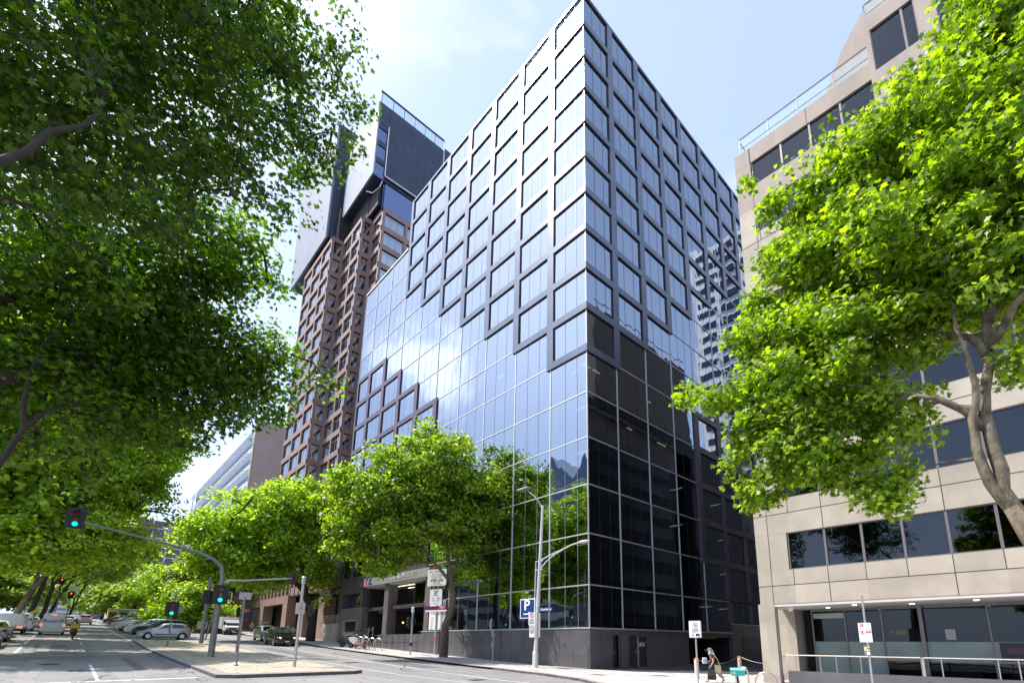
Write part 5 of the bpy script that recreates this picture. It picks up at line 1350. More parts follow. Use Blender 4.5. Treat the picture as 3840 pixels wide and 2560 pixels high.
def stext(root, s, size, m, cx, cz, y, ang=0., bold=0., sx=1., d=.006, align='CENTER'):
    ca, sa = math.cos(ang), math.sin(ang)
    return text('lettering', s, size, m, root, (cx+sa*d, y-ca*d, cz), (ca, sa, 0), (0, 0, 1), align, .002, bold, sx)
def arrow(root, cx, cz, ln, y, m, right=True, left=False, s=.05, ang=0.):
    ca, sa = math.cos(ang), math.sin(ang); b = B(); d = .007
    def Q(a, z_): return (cx+a*ca+sa*d, y+a*sa-ca*d, cz+z_)
    b.poly([Q(-ln/2, -s*.25), Q(ln/2, -s*.25), Q(ln/2, s*.25), Q(-ln/2, s*.25)])
    if right: b.poly([Q(ln/2, -s), Q(ln/2+s*1.8, 0), Q(ln/2, s)])
    if left: b.poly([Q(-ln/2, s), Q(-ln/2-s*1.8, 0), Q(-ln/2, -s)])
    return b.build('arrow', m, root)
# PAY PARKING / 2P pole
x, y = -19.16, -.42; z = gz(x); A_ = R(18)
t = thing('parking_sign_pole', 'tall steel pole with PAY PARKING AREA 656 sign, 2P sign and purple tram sign', 'street sign', (x, y, z))
pole(t, x, y, z, 9.1, .13, 'galv'); yf = y-.22
p = plate(t, 'sign', x, 7.78, 2.35, 1.62, yf, ang=A_, rad=.12)
for s_, zz, sz, bd, m in (('PAY PARKING', 8.35, .27, .002, 'grey_ink'), ('USE BAY NUMBER', 8.1, .15, 0, 'grey_ink'), ('TO PAY AT NUMBERED', 7.92, .15, 0, 'grey_ink'), ('METERS WITHIN', 7.75, .15, 0, 'grey_ink'), ('AREA 656', 7.5, .34, .008, 'ink')):
    stext(p, s_, sz, m, x, zz, yf, A_, bd, 1.12)
arrow(p, x, 7.27, .55, yf, 'ink', True, True, .08, A_); stext(p, 'OR PAY USING A PARKING APP', .1, 'grey_ink', x, 7.1, yf, A_)
p = plate(t, 'sign', x, 5.86, 1.5, 1.56, yf, ang=A_, rad=.14)
for s_, zz, sz, bd, dx in (('2P', 6.35, .5, .006, 0), ('METER', 6.05, .17, 0, 0), ('7', 5.75, .3, .003, -.42), ('10', 5.75, .3, .003, .28), ('AM', 5.7, .1, 0, -.2), ('PM', 5.7, .1, 0, .58), ('MON - SUN', 5.53, .14, 0, 0)):
    stext(p, s_, sz, 'sign_green', x+dx*math.cos(A_), zz, yf+dx*math.sin(A_), A_, bd, 1.15)
arrow(p, x, 5.27, .55, yf, 'sign_green', True, False, .06, A_)
p = plate(t, 'sign', x+.05, 4.82, 2.7, .38, yf-.03, 'purple', A_, .02)
b = B(); ca, sa = math.cos(A_), math.sin(A_); b.poly([(x+.05+a*ca+sa*.003, yf-.03+a*sa-ca*.003, 4.82+q) for a, q in ((.3, -.19), (1.35, -.19), (1.35, .19), (.3, .19))]); b.build('panel', 'magenta', p)
stext(p, '7571', .3, 'sign_white', x+.05+.85*ca, 4.86, yf-.03+.85*sa, A_, .006, 1.1); stext(p, 'Parking Zone', .17, 'sign_white', x-.5*ca, 4.88, yf-.03-.5*sa, A_); stext(p, 'PAY', .12, 'sign_white', x-.7*ca, 4.7, yf-.03-.7*sa, A_)
plate(t, 'sign', x+.15, 4.56, 2.6, .16, yf-.01, 'sign_white', A_, .02)
b = B(); b.tube([(x-.1, y-.15, 1.95), (x-.45, y-.2, 1.7), (x-.2, y-.2, 1.85), (x+.3, y-.2, 2.0)], .06, 5); b.build('ribbon', 'sign_red', t)
M['orange'] = mat('orange plastic', (.7, .12, .02), .5)
b = B(); b.tube([(x-.1, y-.1, 8.95), (x-.9, y-.15, 8.8), (x-1.4, y-.15, 8.55)], .06, 5); b.build('flag', 'orange', t)
# slim meter post with curved visor
x, y = -9.6, .0; y = -.9; x = -9.9+.3; z = gz(x)
t = thing('parking_meter', 'slim post with a clear curved hood and small box by the stone plinth', 'parking meter', (x, y, z))
pole(t, x, y, z, 2.6, .045, 'galv'); b = B(); b.box(x-.14, x+.14, y-.12, y+.1, 2.1, 2.4); b.box(x-.13, x+.13, y-.08, y+.04, 1.2, 1.72); b.build('meter_box', 'sign_back', t)
b = B()
for k in range(8):
    a0, a1 = k/8, (k+1)/8
    f0, f1 = (-.32*math.sin(a0*2.6), -.32*math.sin(a1*2.6)); b.poly([(x+f0-.2, y-.1, 2.4+a0*1.15), (x+.1+f0, y-.1, 2.4+a0*1.15), (x+.1+f1*.6, y-.1, 2.4+a1*1.15), (x+f1-.1, y-.1, 2.4+a1*1.15)])
b.build('hood', 'sign_back', t)
# street lamp with P sign
x, y = -2.67, -2.6; z = gz(x)
t = thing('street_lamp', 'white double arm street lamp at the corner carrying the blue P sign', 'street lamp', (x, y, z))
M['lamp_white'] = mat('white painted steel', (.55, .53, .52), .5, noise=(2, .08))
b = B(); b.tube([(x, y, z-.1), (x, y, z+1.05), (x+.02, y, z+1.1), (-2.3, y, 7.1), (-2.07, y, 11.3)], [.2, .19, .14, .12, .09], 12); b.build('pole', 'lamp_white', t, smooth='auto')
b = B(); b.tube([(-2.37, y, 7.26), (-1.6, y, 7.5), (-.05, y, 7.83), (.8, y, 8.03), (1.5, y, 8.08)], .05, 8); b.tube([(-2.33, y, 6.66), (-1.7, y, 7.15), (-.9, y, 7.55), (-.05, y, 7.8)], .045, 8)
for q in (7.26, 6.66): b.tube([(-2.75, y-.05, q), (-1.95, y-.05, q)], .03, 6)
b.build('arm', 'lamp_white', t, smooth='auto')
b = B(); b.tube([(-2.1, y, 11.0), (-2.44, y, 11.6), (-3.0, y, 12.2), (-3.8, y, 12.8)], .05, 8); b.build('upper_arm', 'galv_dark', t, smooth='auto')
b = B(); b.obox((-4.2, y, 12.98), 1.15, .42, .14, 0); b.build('lamp_head', 'galv', t, bevel=.04)
b = B(); b.ball((1.85, y, 8.08), .52, .2, .11); b.build('lamp_head', 'lamp_white', t, smooth=True)
b = B(); b.tube([(-2.83, y, 3.9), (-2.72, y, 7.2)], .04, 6); b.build('conduit', 'lamp_white', t)
t2 = thing('parking_sign', 'blue P sign with white arrow fixed to the street lamp', 'street sign', (-3.38, y-.2, 3.3))
p = plate(t2, 'border', -3.38, 4.0, 1.45, 1.38, y-.16, 'sign_white', R(4), .03, .04); plate(t2, 'sign', -3.38, 4.0, 1.3, 1.23, y-.175, 'sign_blue', R(4), .02, .012)
sg = t2.children[-1]; stext(sg, 'P', 1.02, 'sign_white', -3.42, 4.2, y-.18, R(4), .02, 1.15)
arrow(sg, -3.5, 3.62, .5, y-.18, 'sign_white', True, False, .17, R(4))
for (sx, sz, sw, sh, rows, lab) in ((-2.82, 3.27, .5, .86, (('S', 3.5, .26), ('AREA', 3.2, .12), ('7AM-7PM', 3.06, .09), ('MON-FRI', 2.95, .08)), 'upper white no stopping sign clipped to the street lamp'), (-2.78, 2.43, .42, .84, (('10', 2.65, .16), ('SHARED', 2.42, .09), ('ZONE', 2.31, .09)), 'lower white shared zone sign clipped to the street lamp')):
    t3 = thing('sign', lab, 'street sign', (sx, y-.22, sz)); p = plate(t3, 'plate', sx, sz, sw, sh, y-.24, 'sign_white', R(20), .03)
    for s_, zz, sz_ in rows: stext(p, s_, sz_, 'ink', sx, zz, y-.24, R(20), .002)
    b = B(); n = 20; rr_ = .17
    for k in range(n):
        a0, a1 = 2*math.pi*k/n, 2*math.pi*(k+1)/n
        for ra, rb_2 in ((rr_, rr_-.035),):
            zc = rows[0][1]; ca, sa = math.cos(R(20)), math.sin(R(20))
            b.poly([(sx+ra*math.cos(a0)*ca+sa*.008, y-.24+ra*math.cos(a0)*sa-ca*.008, zc+ra*math.sin(a0)), (sx+ra*math.cos(a1)*ca+sa*.008, y-.24+ra*math.cos(a1)*sa-ca*.008, zc+ra*math.sin(a1)), (sx+rb_2*math.cos(a1)*ca+sa*.008, y-.24+rb_2*math.cos(a1)*sa-ca*.008, zc+rb_2*math.sin(a1)), (sx+rb_2*math.cos(a0)*ca+sa*.008, y-.24+rb_2*math.cos(a0)*sa-ca*.008, zc+rb_2*math.sin(a0))])
    b.build('ring', 'sign_red', p)
for zc, lab in ((3.25, 'upper grey sign back on the right of the street lamp'), (2.42, 'lower grey sign back on the right of the street lamp')):
    t3 = thing('sign', lab, 'street sign', (-2.25, y-.05, zc)); b = B(); b.obox((-2.22, y-.08, zc), .42, .03, .82, R(-25)); b.build('plate', 'sign_back', t3)
t3 = thing('street_name_sign', 'blue lane name blade fixed to the right of the street lamp', 'street sign', (-1.7, y, 3.9))
b = B(); b.obox((-1.68, y, 3.88), 1.25, .03, .26, R(2)); p = b.build('blade', 'street_blue', t3); stext(p, 'Crombie La', .21, 'sign_white', -1.66, 3.88, y-.02, R(2), .004, 1.0, .004)
# shared zone sign and post
x, y = 10.62, -4.66; z = gz(x)
t = thing('shared_zone_sign', 'white 10 SHARED ZONE sign on a grey post beside the walking woman', 'street sign', (x, y, z))
pole(t, x+.1, y, z, 2.65, .04, 'galv'); AZ = R(12)
p0 = plate(t, 'backing', x+.1, 2.33, .54, .78, y-.055, 'sign_white', AZ, .05, .06)
p = plate(t, 'sign', x+.14, 2.33, .48, .74, y-.07, 'sign_white', AZ, .045)
b = B(); ca, sa = math.cos(AZ), math.sin(AZ)
def PP(a, q, d=.006): return (x+.14+a*ca+sa*d, y-.07+a*sa-ca*d, 2.33+q)
for k in range(24):
    a0, a1 = 2*math.pi*k/24, 2*math.pi*(k+1)/24
    b.poly([PP(.125*math.cos(a0), .18+.125*math.sin(a0)), PP(.125*math.cos(a1), .18+.125*math.sin(a1)), PP(.103*math.cos(a1), .18+.103*math.sin(a1)), PP(.103*math.cos(a0), .18+.103*math.sin(a0))])
b.build('ring', 'sign_red', p)
stext(p, '10', .14, 'ink', x+.14, 2.505, y-.07, AZ, .002); stext(p, 'SHARED', .085, 'ink', x+.14, 2.315, y-.07, AZ); stext(p, 'ZONE', .085, 'ink', x+.14, 2.225, y-.07, AZ)
b = B(); b.poly([PP(-.12, -.21), PP(-.10, -.29), PP(-.12, -.33), PP(-.15, -.33), PP(-.14, -.25), PP(-.16, -.2), PP(-.14, -.16)]); b.poly([PP(.0, -.30), PP(.19, -.30), PP(.19, -.24), PP(.15, -.2), PP(.04, -.2), PP(0, -.24)])
n = 8; b.poly([PP(-.13+.02*math.cos(2*math.pi*k/n), -.135+.02*math.sin(2*math.pi*k/n)) for k in range(n)])
for a in (.02, .145): b.poly([PP(a, -.34), PP(a+.035, -.34), PP(a+.035, -.30), PP(a, -.30)])
b.build('pictogram', 'ink', p)
b = B(); 
for e in ((-.225, -.222), (.222, .225)): b.poly([PP(e[0], -.355), PP(e[1], -.355), PP(e[1], .355), PP(e[0], .355)])
for e in ((-.355, -.352), (.352, .355)): b.poly([PP(-.222, e[0]), PP(.222, e[0]), PP(.222, e[1]), PP(-.222, e[1])])
b.build('outline', 'ink', p)
# bus zone sign
x, y = 17.31, -3.0; z = gz(x)
t = thing('bus_zone_sign', 'white and red BUS ZONE sign on a steel pole in front of the shop window', 'street sign', (x, y, z))
pole(t, x, y+.04, z, 3.62, .04, 'galv')
p = plate(t, 'sign', x-.03, 2.15, .45, .76, y, 'sign_white', 0, .03)
b = B(); b.ext([(x-.18, y-.004, 2.37), (x-.08, y-.004, 2.37), (x-.06, y-.004, 2.40), (x-.06, y-.004, 2.49), (x-.08, y-.004, 2.51), (x-.18, y-.004, 2.51), (x-.2, y-.004, 2.49), (x-.2, y-.004, 2.40)], (0, .003, 0)); b.ext([(x+.0, y-.004, 2.19), (x+.17, y-.004, 2.19), (x+.17, y-.004, 2.26), (x, y-.004, 2.26)], (0, .003, 0)); b.build('panel', 'sign_red', p)
stext(p, 'C', .13, 'sign_white', x-.13, 2.44, y, 0, .004); stext(p, '7 - 10', .065, 'sign_red', x+.08, 2.46, y, 0); stext(p, 'TOW AWAY', .035, 'sign_red', x+.08, 2.34, y); stext(p, 'BUS', .075, 'sign_white', x+.085, 2.225, y, 0, .003); stext(p, 'ZONE', .07, 'sign_red', x+.085, 2.15, y, 0, .003)
stext(p, 'S', .12, 'ink', x-.13, 2.15, y, 0, .003)
b = B()
for k in range(20):
    a0, a1 = 2*math.pi*k/20, 2*math.pi*(k+1)/20; r0, r1 = .075, .06
    b.poly([(x-.13+r0*math.cos(a0), y-.005, 2.15+r0*math.sin(a0)), (x-.13+r0*math.cos(a1), y-.005, 2.15+r0*math.sin(a1)), (x-.13+r1*math.cos(a1), y-.005, 2.15+r1*math.sin(a1)), (x-.13+r1*math.cos(a0), y-.005, 2.15+r1*math.sin(a0))])
b.build('ring', 'sign_red', p)
arrow(p, x-.13, 2.32, .09, y, 'sign_red', True, True, .012); arrow(p, x-.14, 1.81, .1, y, 'sign_red', False, True, .012); arrow(p, x+.08, 1.81, .1, y, 'sign_red', True, False, .012)
b = B(); b.box(x-.032, x-.028, y-.004, y-.001, 1.8, 2.27); b.box(x-.24, x+.18, y-.004, y-.001, 2.272, 2.276); b.build('rule', 'grey_ink', p)
p = plate(t, 'timetable', x-.03, 1.45, .22, .4, y-.03, 'grey_ink', 0, .02, .05)
b = B(); b.box(x-.13, x+.05, y-.034, y-.031, 1.43, 1.49); b.build('panel', 'yellow', p)
b = B(); b.box(x-.05, x+.05, y-.034, y-.031, 1.27, 1.4); b.lathe([(.028, 0), (.028, .004)], (x+.03, y-.034, 1.6), 12, 0, 'y')
for q in (1.5, 1.53, 1.56): b.box(x-.13, x-.02, y-.034, y-.031, q, q+.018)
b.build('notice', 'sign_white', p)
# bollards and chain at the lane mouth
for i, (x, y, lab) in enumerate(((8.85, -1.47, 'white bollard with red and yellow band behind the shared zone sign'), (8.45, 4.4, 'white bollard with red and yellow band behind the parked bicycle'))):
    t = thing('bollard', lab, 'bollard', (x, y, gz(x)), 0, 'bollards across the lane mouth')
    b = B(); b.lathe([(.115, 0), (.115, 1.02), (.1, 1.04)], (x, y, gz(x)), 16); b.build('post', 'lamp_white', t, smooth='auto')
    b = B(); b.lathe([(.117, 1.04), (.117, 1.14)], (x, y, gz(x)-.1), 16); o = b.build('band', ['sign_red', 'yellow'], t)
    for f in o.data.polygons:
        if f.center.x > .0: f.material_index = 1
def rope(label, p, q, sag):
    t = B(); P = [V3(p).lerp(V3(q), k/12)-V3((0, 0, sag*4*(k/12)*(1-k/12))) for k in range(13)]
    t.tube(P, .014, 5); o = t.build('chain', 'steel'); tag(o, label, 'chain', 'chains between the bollards')
rope('sagging chain between the two white bollards behind the woman', (8.97, -1.45, .82), (8.35, 4.35, .85), .28)
rope('short chain running from the far bollard towards the beige column', (8.55, 4.45, .85), (12.3, 3.2, .8), .3)
# bicycle hoops
def hoop(label, x, y, ang, r=.38, h=.86, grp='hoops by the beige building', m='steel', cat='bike rack', s=1.):
    z = gz(x); b = B(); ca, sa = math.cos(ang), math.sin(ang)
    P = [(x-r*ca, y-r*sa, z-.05)]+[(x-r*math.cos(R(a))*ca, y-r*math.cos(R(a))*sa, z+(h-r)+r*math.sin(R(a))) for a in range(0, 181, 20)]+[(x+r*ca, y+r*sa, z-.05)]
    b.tube(P, .03*s, 8); o = b.build('bike_hoop', m, smooth='auto'); tag(o, label, cat, grp); return o
hoop('steel bike hoop the delivery bicycle is locked to', 12.95, -4.9, R(60), .3, .85)
hoop('steel bike hoop at the foot of the beige column', 15.1, -7.6, R(15), .35, .8)
hb = ['leftmost of the four steel bike hoops beside the stair rails', 'second steel bike hoop beside the stair rails, orange bicycle against it', 'third steel bike hoop from the scooters', 'rightmost steel bike hoop, nearest the stone plinth']
for i, (x, y) in enumerate(((-29.7, -3.2), (-28.0, -3.3), (-26.4, -3.4), (-24.9, -3.4))):
    hoop(hb[i], x, y, R(25), .55, 1.25, 'hoops by the entrance stairs', s=1.4)

# ---- bicycles
M['bike_black'] = mat('black bike frame', (.02, .02, .022), .35)
M['bag_teal'] = mat('teal delivery basket', (.04, .42, .33), .5)
M['bag_mint'] = mat('mint basket liner', (.25, .75, .62), .5)
M['pink_pl'] = mat('pale pink plastic wrap', (.62, .45, .46), .5)
def bicycle(name, label, loc, ang, frame='bike_black', s=1., basket=False, group=None, lean=0):
    """modelled along +x, wheels 0.7 m"""
    t = thing(name, label, 'bicycle', (0, 0, 0), 0, group)
    for wx in (-.5, .52):
        b = B(); n = 20; P = [(wx+.33*math.cos(2*math.pi*k/n), 0, .34+.33*math.sin(2*math.pi*k/n)) for k in range(n+1)]
        b.tube(P, .022, 6, caps=False); w_ = b.build('wheel', 'rubber', t)
        b = B()
        for k in range(12): a = 2*math.pi*k/12; b.tube([(wx, .02*(-1)**k, .34), (wx+.32*math.cos(a), 0, .34+.32*math.sin(a))], .003, 3, caps=False)
        b.cyl((wx, -.05, .34), (wx, .05, .34), .03); b.build('spokes', 'steel', w_)
    b = B(); fr_ = .018
    for p, q in (((-.5, 0, .34), (-.08, 0, .3)), ((-.08, 0, .3), (-.18, 0, .82)), ((-.5, 0, .34), (-.16, 0, .74)), ((-.08, 0, .3), (.38, 0, .74)), ((-.16, 0, .76), (.36, 0, .84)), ((.36, 0, .9), (.40, 0, .7)), ((.40, 0, .7), (.52, .05, .34)), ((.40, 0, .7), (.52, -.05, .34))): b.tube([p, q], fr_, 6)
    b.build('frame', frame, t)
    b = B(); b.obox((-.2, 0, .87), .26, .14, .05); b.build('saddle', 'black', t, bevel=.02)
    b = B(); b.tube([(.36, 0, .88), (.34, 0, .99)], .015, 6); b.tube([(.28, -.3, 1.02), (.36, -.15, 1.0), (.36, .15, 1.0), (.28, .3, 1.02)], .014, 6); b.build('handlebar', 'black', t)
    b = B(); b.cyl((-.08, -.06, .3), (-.08, .06, .3), .09, n=12); b.obox((-.08, .12, .2), .1, .1, .02); b.obox((-.08, -.12, .4), .1, .1, .02); b.build('crank', 'steel', t)
    if basket:
        b = B(); b.box(.3, .72, -.27, .27, .74, .95); bk = b.build('basket', 'bag_teal', t, bevel=.02)
        b = B(); b.box(.27, .75, -.3, .3, .95, 1.05); b.build('lid', 'bag_mint', bk, bevel=.02)
        b = B(); b.obox((.55, .2, 1.0), .3, .3, .16, .3, 0, .3); b.build('wrap', 'pink_pl', bk, bevel=.04)
        b = B(); b.obox((.52, -.18, .86), .45, .12, .1, .2, 0, -.4); b.build('wrap', 'pink_pl', bk, bevel=.03)
        b = B(); b.obox((.2, .12, .5), .12, .03, .05); b.build('reflector', 'yellow_green', t)
    t.location = loc; t.rotation_euler = (lean, 0, ang); t.scale = (s, s, s); return t
bicycle('bicycle', 'bicycle with a teal delivery basket, front wheel towards the viewer, by a hoop', (12.6, -4.6, gz(12)-.27), R(-62), s=1.0, basket=True)
M['orange_paint'] = mat('orange red bike paint', (.45, .09, .04), .4)
bicycle('bicycle', 'orange framed bicycle leaning at the hoops by the entrance', (-28.2, -3.6, gz(-28)), R(200), 'orange_paint', 1.25, lean=.1)
# ============================================================ vehicles
def paint(name, c, metal=.3): return mat(name, c, .28, metal, .5, coat=.6)
M['silver_paint'] = paint('silver car paint', (.42, .43, .45), .5)
M['black_paint'] = paint('black car paint', (.012, .013, .016))
M['white_paint'] = paint('white car paint', (.62, .63, .64), 0)
M['grey_paint'] = paint('grey car paint', (.13, .135, .145), .4)
M['blue_paint'] = paint('navy car paint', (.015, .022, .055), .3)
M['red_paint'] = paint('dark red car paint', (.14, .015, .02), .2)
M['plastic'] = mat('black plastic trim', (.02, .02, .021), .6)
M['lens_clear'] = mat('headlamp lens', (.5, .52, .55), .12, .3)
M['lens_red'] = mat('tail lamp lens', (.35, .01, .012), .2)
M['brake_on'] = mat('lit brake lamp', (.8, .05, .02), .3, emit=(1, .09, .02, 2.2))
M['amber_on'] = mat('lit amber lamp', (.9, .5, .2), .3, emit=(1, .6, .25, 2.0))
def wheel(root, x, y, r, side, w=.2):
    b = B(); b.lathe([(r*.62, -w/2), (r*.96, -w/2), (r, -w/2+.03), (r, w/2-.03), (r*.96, w/2), (r*.62, w/2)], (x, y, r), 22, 0, 'y'); wh = b.build('wheel', 'rubber', root, smooth='auto')
    b = B(); yy = y+side*(w/2+.004); n = 10
    b.lathe([(r*.64, 0), (r*.64, .01*side)], (x, yy-.02*side, r), 20, 1, 'y')
    for k in range(n//2):
        a = 2*math.pi*k/(n//2)+.3
        p = [(x+r*.1*math.cos(a-1.2), yy, r+r*.1*math.sin(a-1.2)), (x+r*.62*math.cos(a-.2), yy, r+r*.62*math.sin(a-.2)), (x+r*.62*math.cos(a+.2), yy, r+r*.62*math.sin(a+.2)), (x+r*.1*math.cos(a+1.2), yy, r+r*.1*math.sin(a+1.2))]
        b.poly(p, 0)
    b.lathe([(r*.64, 0), (r*.58, .012*side)], (x, yy-.005*side, r), 20, 0, 'y'); b.lathe([(r*.17, 0), (r*.13, .015*side)], (x, yy, r), 12, 0, 'y')
    b.build('rim', ['rim', 'plastic'], wh)
PROFILE = {
 # kind: (L, W, Hroof, wheel r, front axle, rear axle, stations[(x, z lower, z belt, z roof, half width at belt, half width at roof)])   x=0 is the nose
 'hatch': (3.85, 1.68, 1.48, .30, .72, 3.2, [(0, .32, .55, .55, .55, .5), (.08, .22, .66, .66, .72, .6), (.35, .2, .78, .78, .80, .7), (.95, .2, .93, .93, .83, .62), (1.15, .2, .96, 1.0, .84, .60), (1.75, .2, .97, 1.42, .84, .56), (2.3, .2, .98, 1.48, .84, .57), (3.1, .2, 1.0, 1.45, .83, .56), (3.5, .2, 1.02, 1.36, .81, .54), (3.74, .26, 1.02, 1.08, .78, .60), (3.85, .36, .8, .8, .72, .66)]),
 'sedan': (4.7, 1.8, 1.46, .32, .92, 3.72, [(0, .32, .55, .55, .55, .5), (.1, .22, .66, .66, .78, .65), (.5, .2, .80, .80, .86, .75), (1.3, .2, .94, .94, .89, .66), (1.5, .2, .96, 1.0, .9, .63), (2.25, .2, .97, 1.42, .9, .58), (2.8, .2, .98, 1.46, .9, .58), (3.5, .2, 1.0, 1.38, .89, .57), (4.05, .2, 1.02, 1.10, .87, .6), (4.55, .24, 1.02, 1.04, .84, .66), (4.7, .36, .8, .8, .78, .66)]),
 'suv': (4.5, 1.84, 1.68, .35, .88, 3.52, [(0, .36, .65, .65, .6, .55), (.08, .26, .80, .80, .8, .7), (.4, .24, .95, .95, .89, .78), (1.1, .24, 1.08, 1.08, .91, .7), (1.3, .24, 1.1, 1.15, .92, .68), (1.9, .24, 1.11, 1.6, .92, .63), (2.5, .24, 1.12, 1.68, .92, .64), (3.6, .24, 1.13, 1.64, .91, .63), (4.1, .24, 1.14, 1.52, .89, .62), (4.4, .3, 1.14, 1.2, .87, .68), (4.5, .42, .9, .9, .8, .7)]),
 'van': (4.9, 1.76, 2.1, .33, .75, 3.3, [(0, .34, .75, .75, .7, .66), (.06, .24, .98, .98, .82, .74), (.5, .2, 1.12, 1.2, .86, .76), (1.1, .2, 1.15, 1.85, .88, .70), (1.5, .2, 1.16, 2.06, .88, .70), (3.0, .2, 1.16, 2.1, .88, .70), (4.5, .2, 1.16, 2.09, .88, .70), (4.8, .24, 1.16, 2.0, .87, .70), (4.9, .32, 1.1, 1.9, .86, .72)]),
}
def car(name, label, kind, body, cat='car', group=None, tail_on=False, head_on=False, rear_text=None):
    Lc, Wc, Hc, wr, fa, ra, st = PROFILE[kind]
    t = thing(name, label, cat, (0, 0, 0), 0, group)
    b = B(); ring = []
    for (x, zl, zb, zr, wb_, wr_) in st:
        x -= Lc/2
        cab = zr > zb+.02
        mid = (zl+zb)/2
        pts = [(wb_*.86, zl), (wb_*.985, zl+.10), (wb_*1.0, mid), (wb_*.99, zb-.06), (wb_*.95, zb)]
        if cab: pts += [(wb_*.95+(wr_-wb_*.95)*.85, zb+(zr-zb)*.82), (wr_*.93, zr-.025), (wr_*.5, zr+.012)]
        else: pts += [(wr_+.06, zb+.012), (wr_*.8, zb+.022), (wr_*.4, zb+.03)]
        full = [(x, -p, q) for p, q in pts]+[(x, 0, (zr if cab else zb)+(.018 if cab else .033))]+[(x, p, q) for p, q in reversed(pts)]
        ring.append(full)
    n = len(ring[0]); i0 = 0
    for r_ in ring: b.v += r_
    for k in range(len(ring)-1):
        for j in range(n-1):
            b.f.append((k*n+j, k*n+j+1, (k+1)*n+j+1, (k+1)*n+j)); b.m.append(0)
        b.f.append((k*n+n-1, k*n, (k+1)*n, (k+1)*n+n-1)); b.m.append(0)
    b.f.append(tuple(range(n-1, -1, -1))); b.m.append(0); b.f.append(tuple((len(ring)-1)*n+j for j in range(n))); b.m.append(0)
    bo = b.build('body', body, t, smooth='auto')
    # arches, sills, bumpers
    for ax in (fa, ra):
        for sd in (-1, 1):
            b = B(); wy = np.interp(ax, [s[0] for s in st], [s[4] for s in st]); cx = ax-Lc/2; P = []
            for a in range(0, 181, 15): P.append((cx+(wr+.075)*math.cos(R(a)), sd*(wy+.006), wr+(wr+.075)*math.sin(R(a))))
            P += [(cx-(wr+.075), sd*(wy+.006), .2), (cx+(wr+.075), sd*(wy+.006), .2)]
            b.poly(P); b.build('wheel_arch', 'black', t)
    for ax in (fa, ra):
        wy = float(np.interp(ax, [s[0] for s in st], [s[4] for s in st]))
        for sd in (-1, 1): wheel(t, ax-Lc/2, sd*(wy-.075), wr, sd)
    b = B(); b.box(-Lc/2+.02, -Lc/2+.16, -.62, .62, .27, .42); b.box(-Lc/2+.01, -Lc/2+.14, -.38, .38, .5, .62) if kind != 'van' else b.box(-Lc/2+.0, -Lc/2+.14, -.5, .5, .6, .72)
    b.build('grille', 'plastic', t)
    b = B(); b.box(Lc/2-.2, Lc/2-.01, -.68, .68, .28, .48); b.build('rear_bumper', 'plastic', t)
    wy = st[4][4]
    for sd in (-1, 1): b = B(); b.box(fa-Lc/2+wr+.12, ra-Lc/2-wr-.12, sd*(wy+.008)-.012, sd*(wy+.008)+.012, .43, .5); b.build('rub_strip', 'plastic', t)
    # glazing laid over the shell
    def at(x, frac, side):   # point on the greenhouse side
        X = [s[0] for s in st]; zb = np.interp(x, X, [s[2] for s in st]); zr = np.interp(x, X, [s[3] for s in st]); wb_ = np.interp(x, X, [s[4] for s in st])*.95; wr_ = np.interp(x, X, [s[5] for s in st])
        z = zb+(zr-zb)*frac; f2 = frac/.82*.85
        return (x-Lc/2, side*(wb_+(wr_-wb_)*f2+.012), z)
    cab = [s for s in st if s[3] > s[2]+.02]; c0, c1 = cab[0][0], cab[-1][0]
    ws = {'hatch': (1.15, 1.72), 'sedan': (1.5, 2.2), 'suv': (1.3, 1.86), 'van': (.5, 1.22)}[kind]
    pl = {'hatch': [(1.5, 2.28), (2.36, 3.3)], 'sedan': [(1.95, 2.85), (2.93, 3.85)], 'suv': [(1.7, 2.55), (2.63, 3.45), (3.52, 4.0)], 'van': [(.85, 1.6)] + [(1.75, 3.1), (3.2, 4.6)]}[kind]
    for (a, c_) in pl:
        for sd in (-1, 1):
            g = B(); P = [at(a, .08, sd), at(c_, .08, sd)]
            hi = .76
            # limit the front and rear edges to the sloping glass line
            P2 = [at(c_-(.12 if c_ == pl[-1][1] else 0), hi, sd), at(max(a, a+(.28 if a == pl[0][0] else 0)), hi, sd)]
            g.poly(P+P2); g.build('side_window', 'glass_car', t)
    def row(x, fr, fz):    # across the car
        X = [s[0] for s in st]; zr = np.interp(x, X, [s[3] for s in st]); wr_ = np.interp(x, X, [s[5] for s in st]); return x-Lc/2, wr_*fr, zr
    g = B(); x0, w0, z0 = row(ws[0]+.04, .95, 0); x1, w1, z1 = row(ws[1]-.06, .86, 0)
    g.poly([(x0-.02, -w0, z0+.03), (x0-.02, w0, z0+.03), (x1-.015, w1, z1+.035), (x1-.015, -w1, z1+.035)]); g.build('windscreen', 'glass_car', t)
    rs_ = {'hatch': (3.48, 3.72), 'sedan': (3.5, 4.02), 'suv': (4.1, 4.38), 'van': (4.88, 4.9)}[kind]
    if kind == 'van':
        g = B(); g.poly([(Lc/2+.012, -.74, 1.2), (Lc/2+.012, .74, 1.2), (Lc/2-.012, .68, 1.78), (Lc/2-.012, -.68, 1.78)]); rw = g.build('rear_window', 'glass_car', t)
    else:
        x0, w0, z0 = row(rs_[1], .9, 0); x1, w1, z1 = row(rs_[0]+.03, .84, 0)
        g = B(); g.poly([(x0+.02, -w0, z0+.03), (x0+.02, w0, z0+.03), (x1+.02, w1, z1+.03), (x1+.02, -w1, z1+.03)]); rw = g.build('rear_window', 'glass_car', t)
    # lamps, plate, mirrors, handles
    zl = st[1][2]
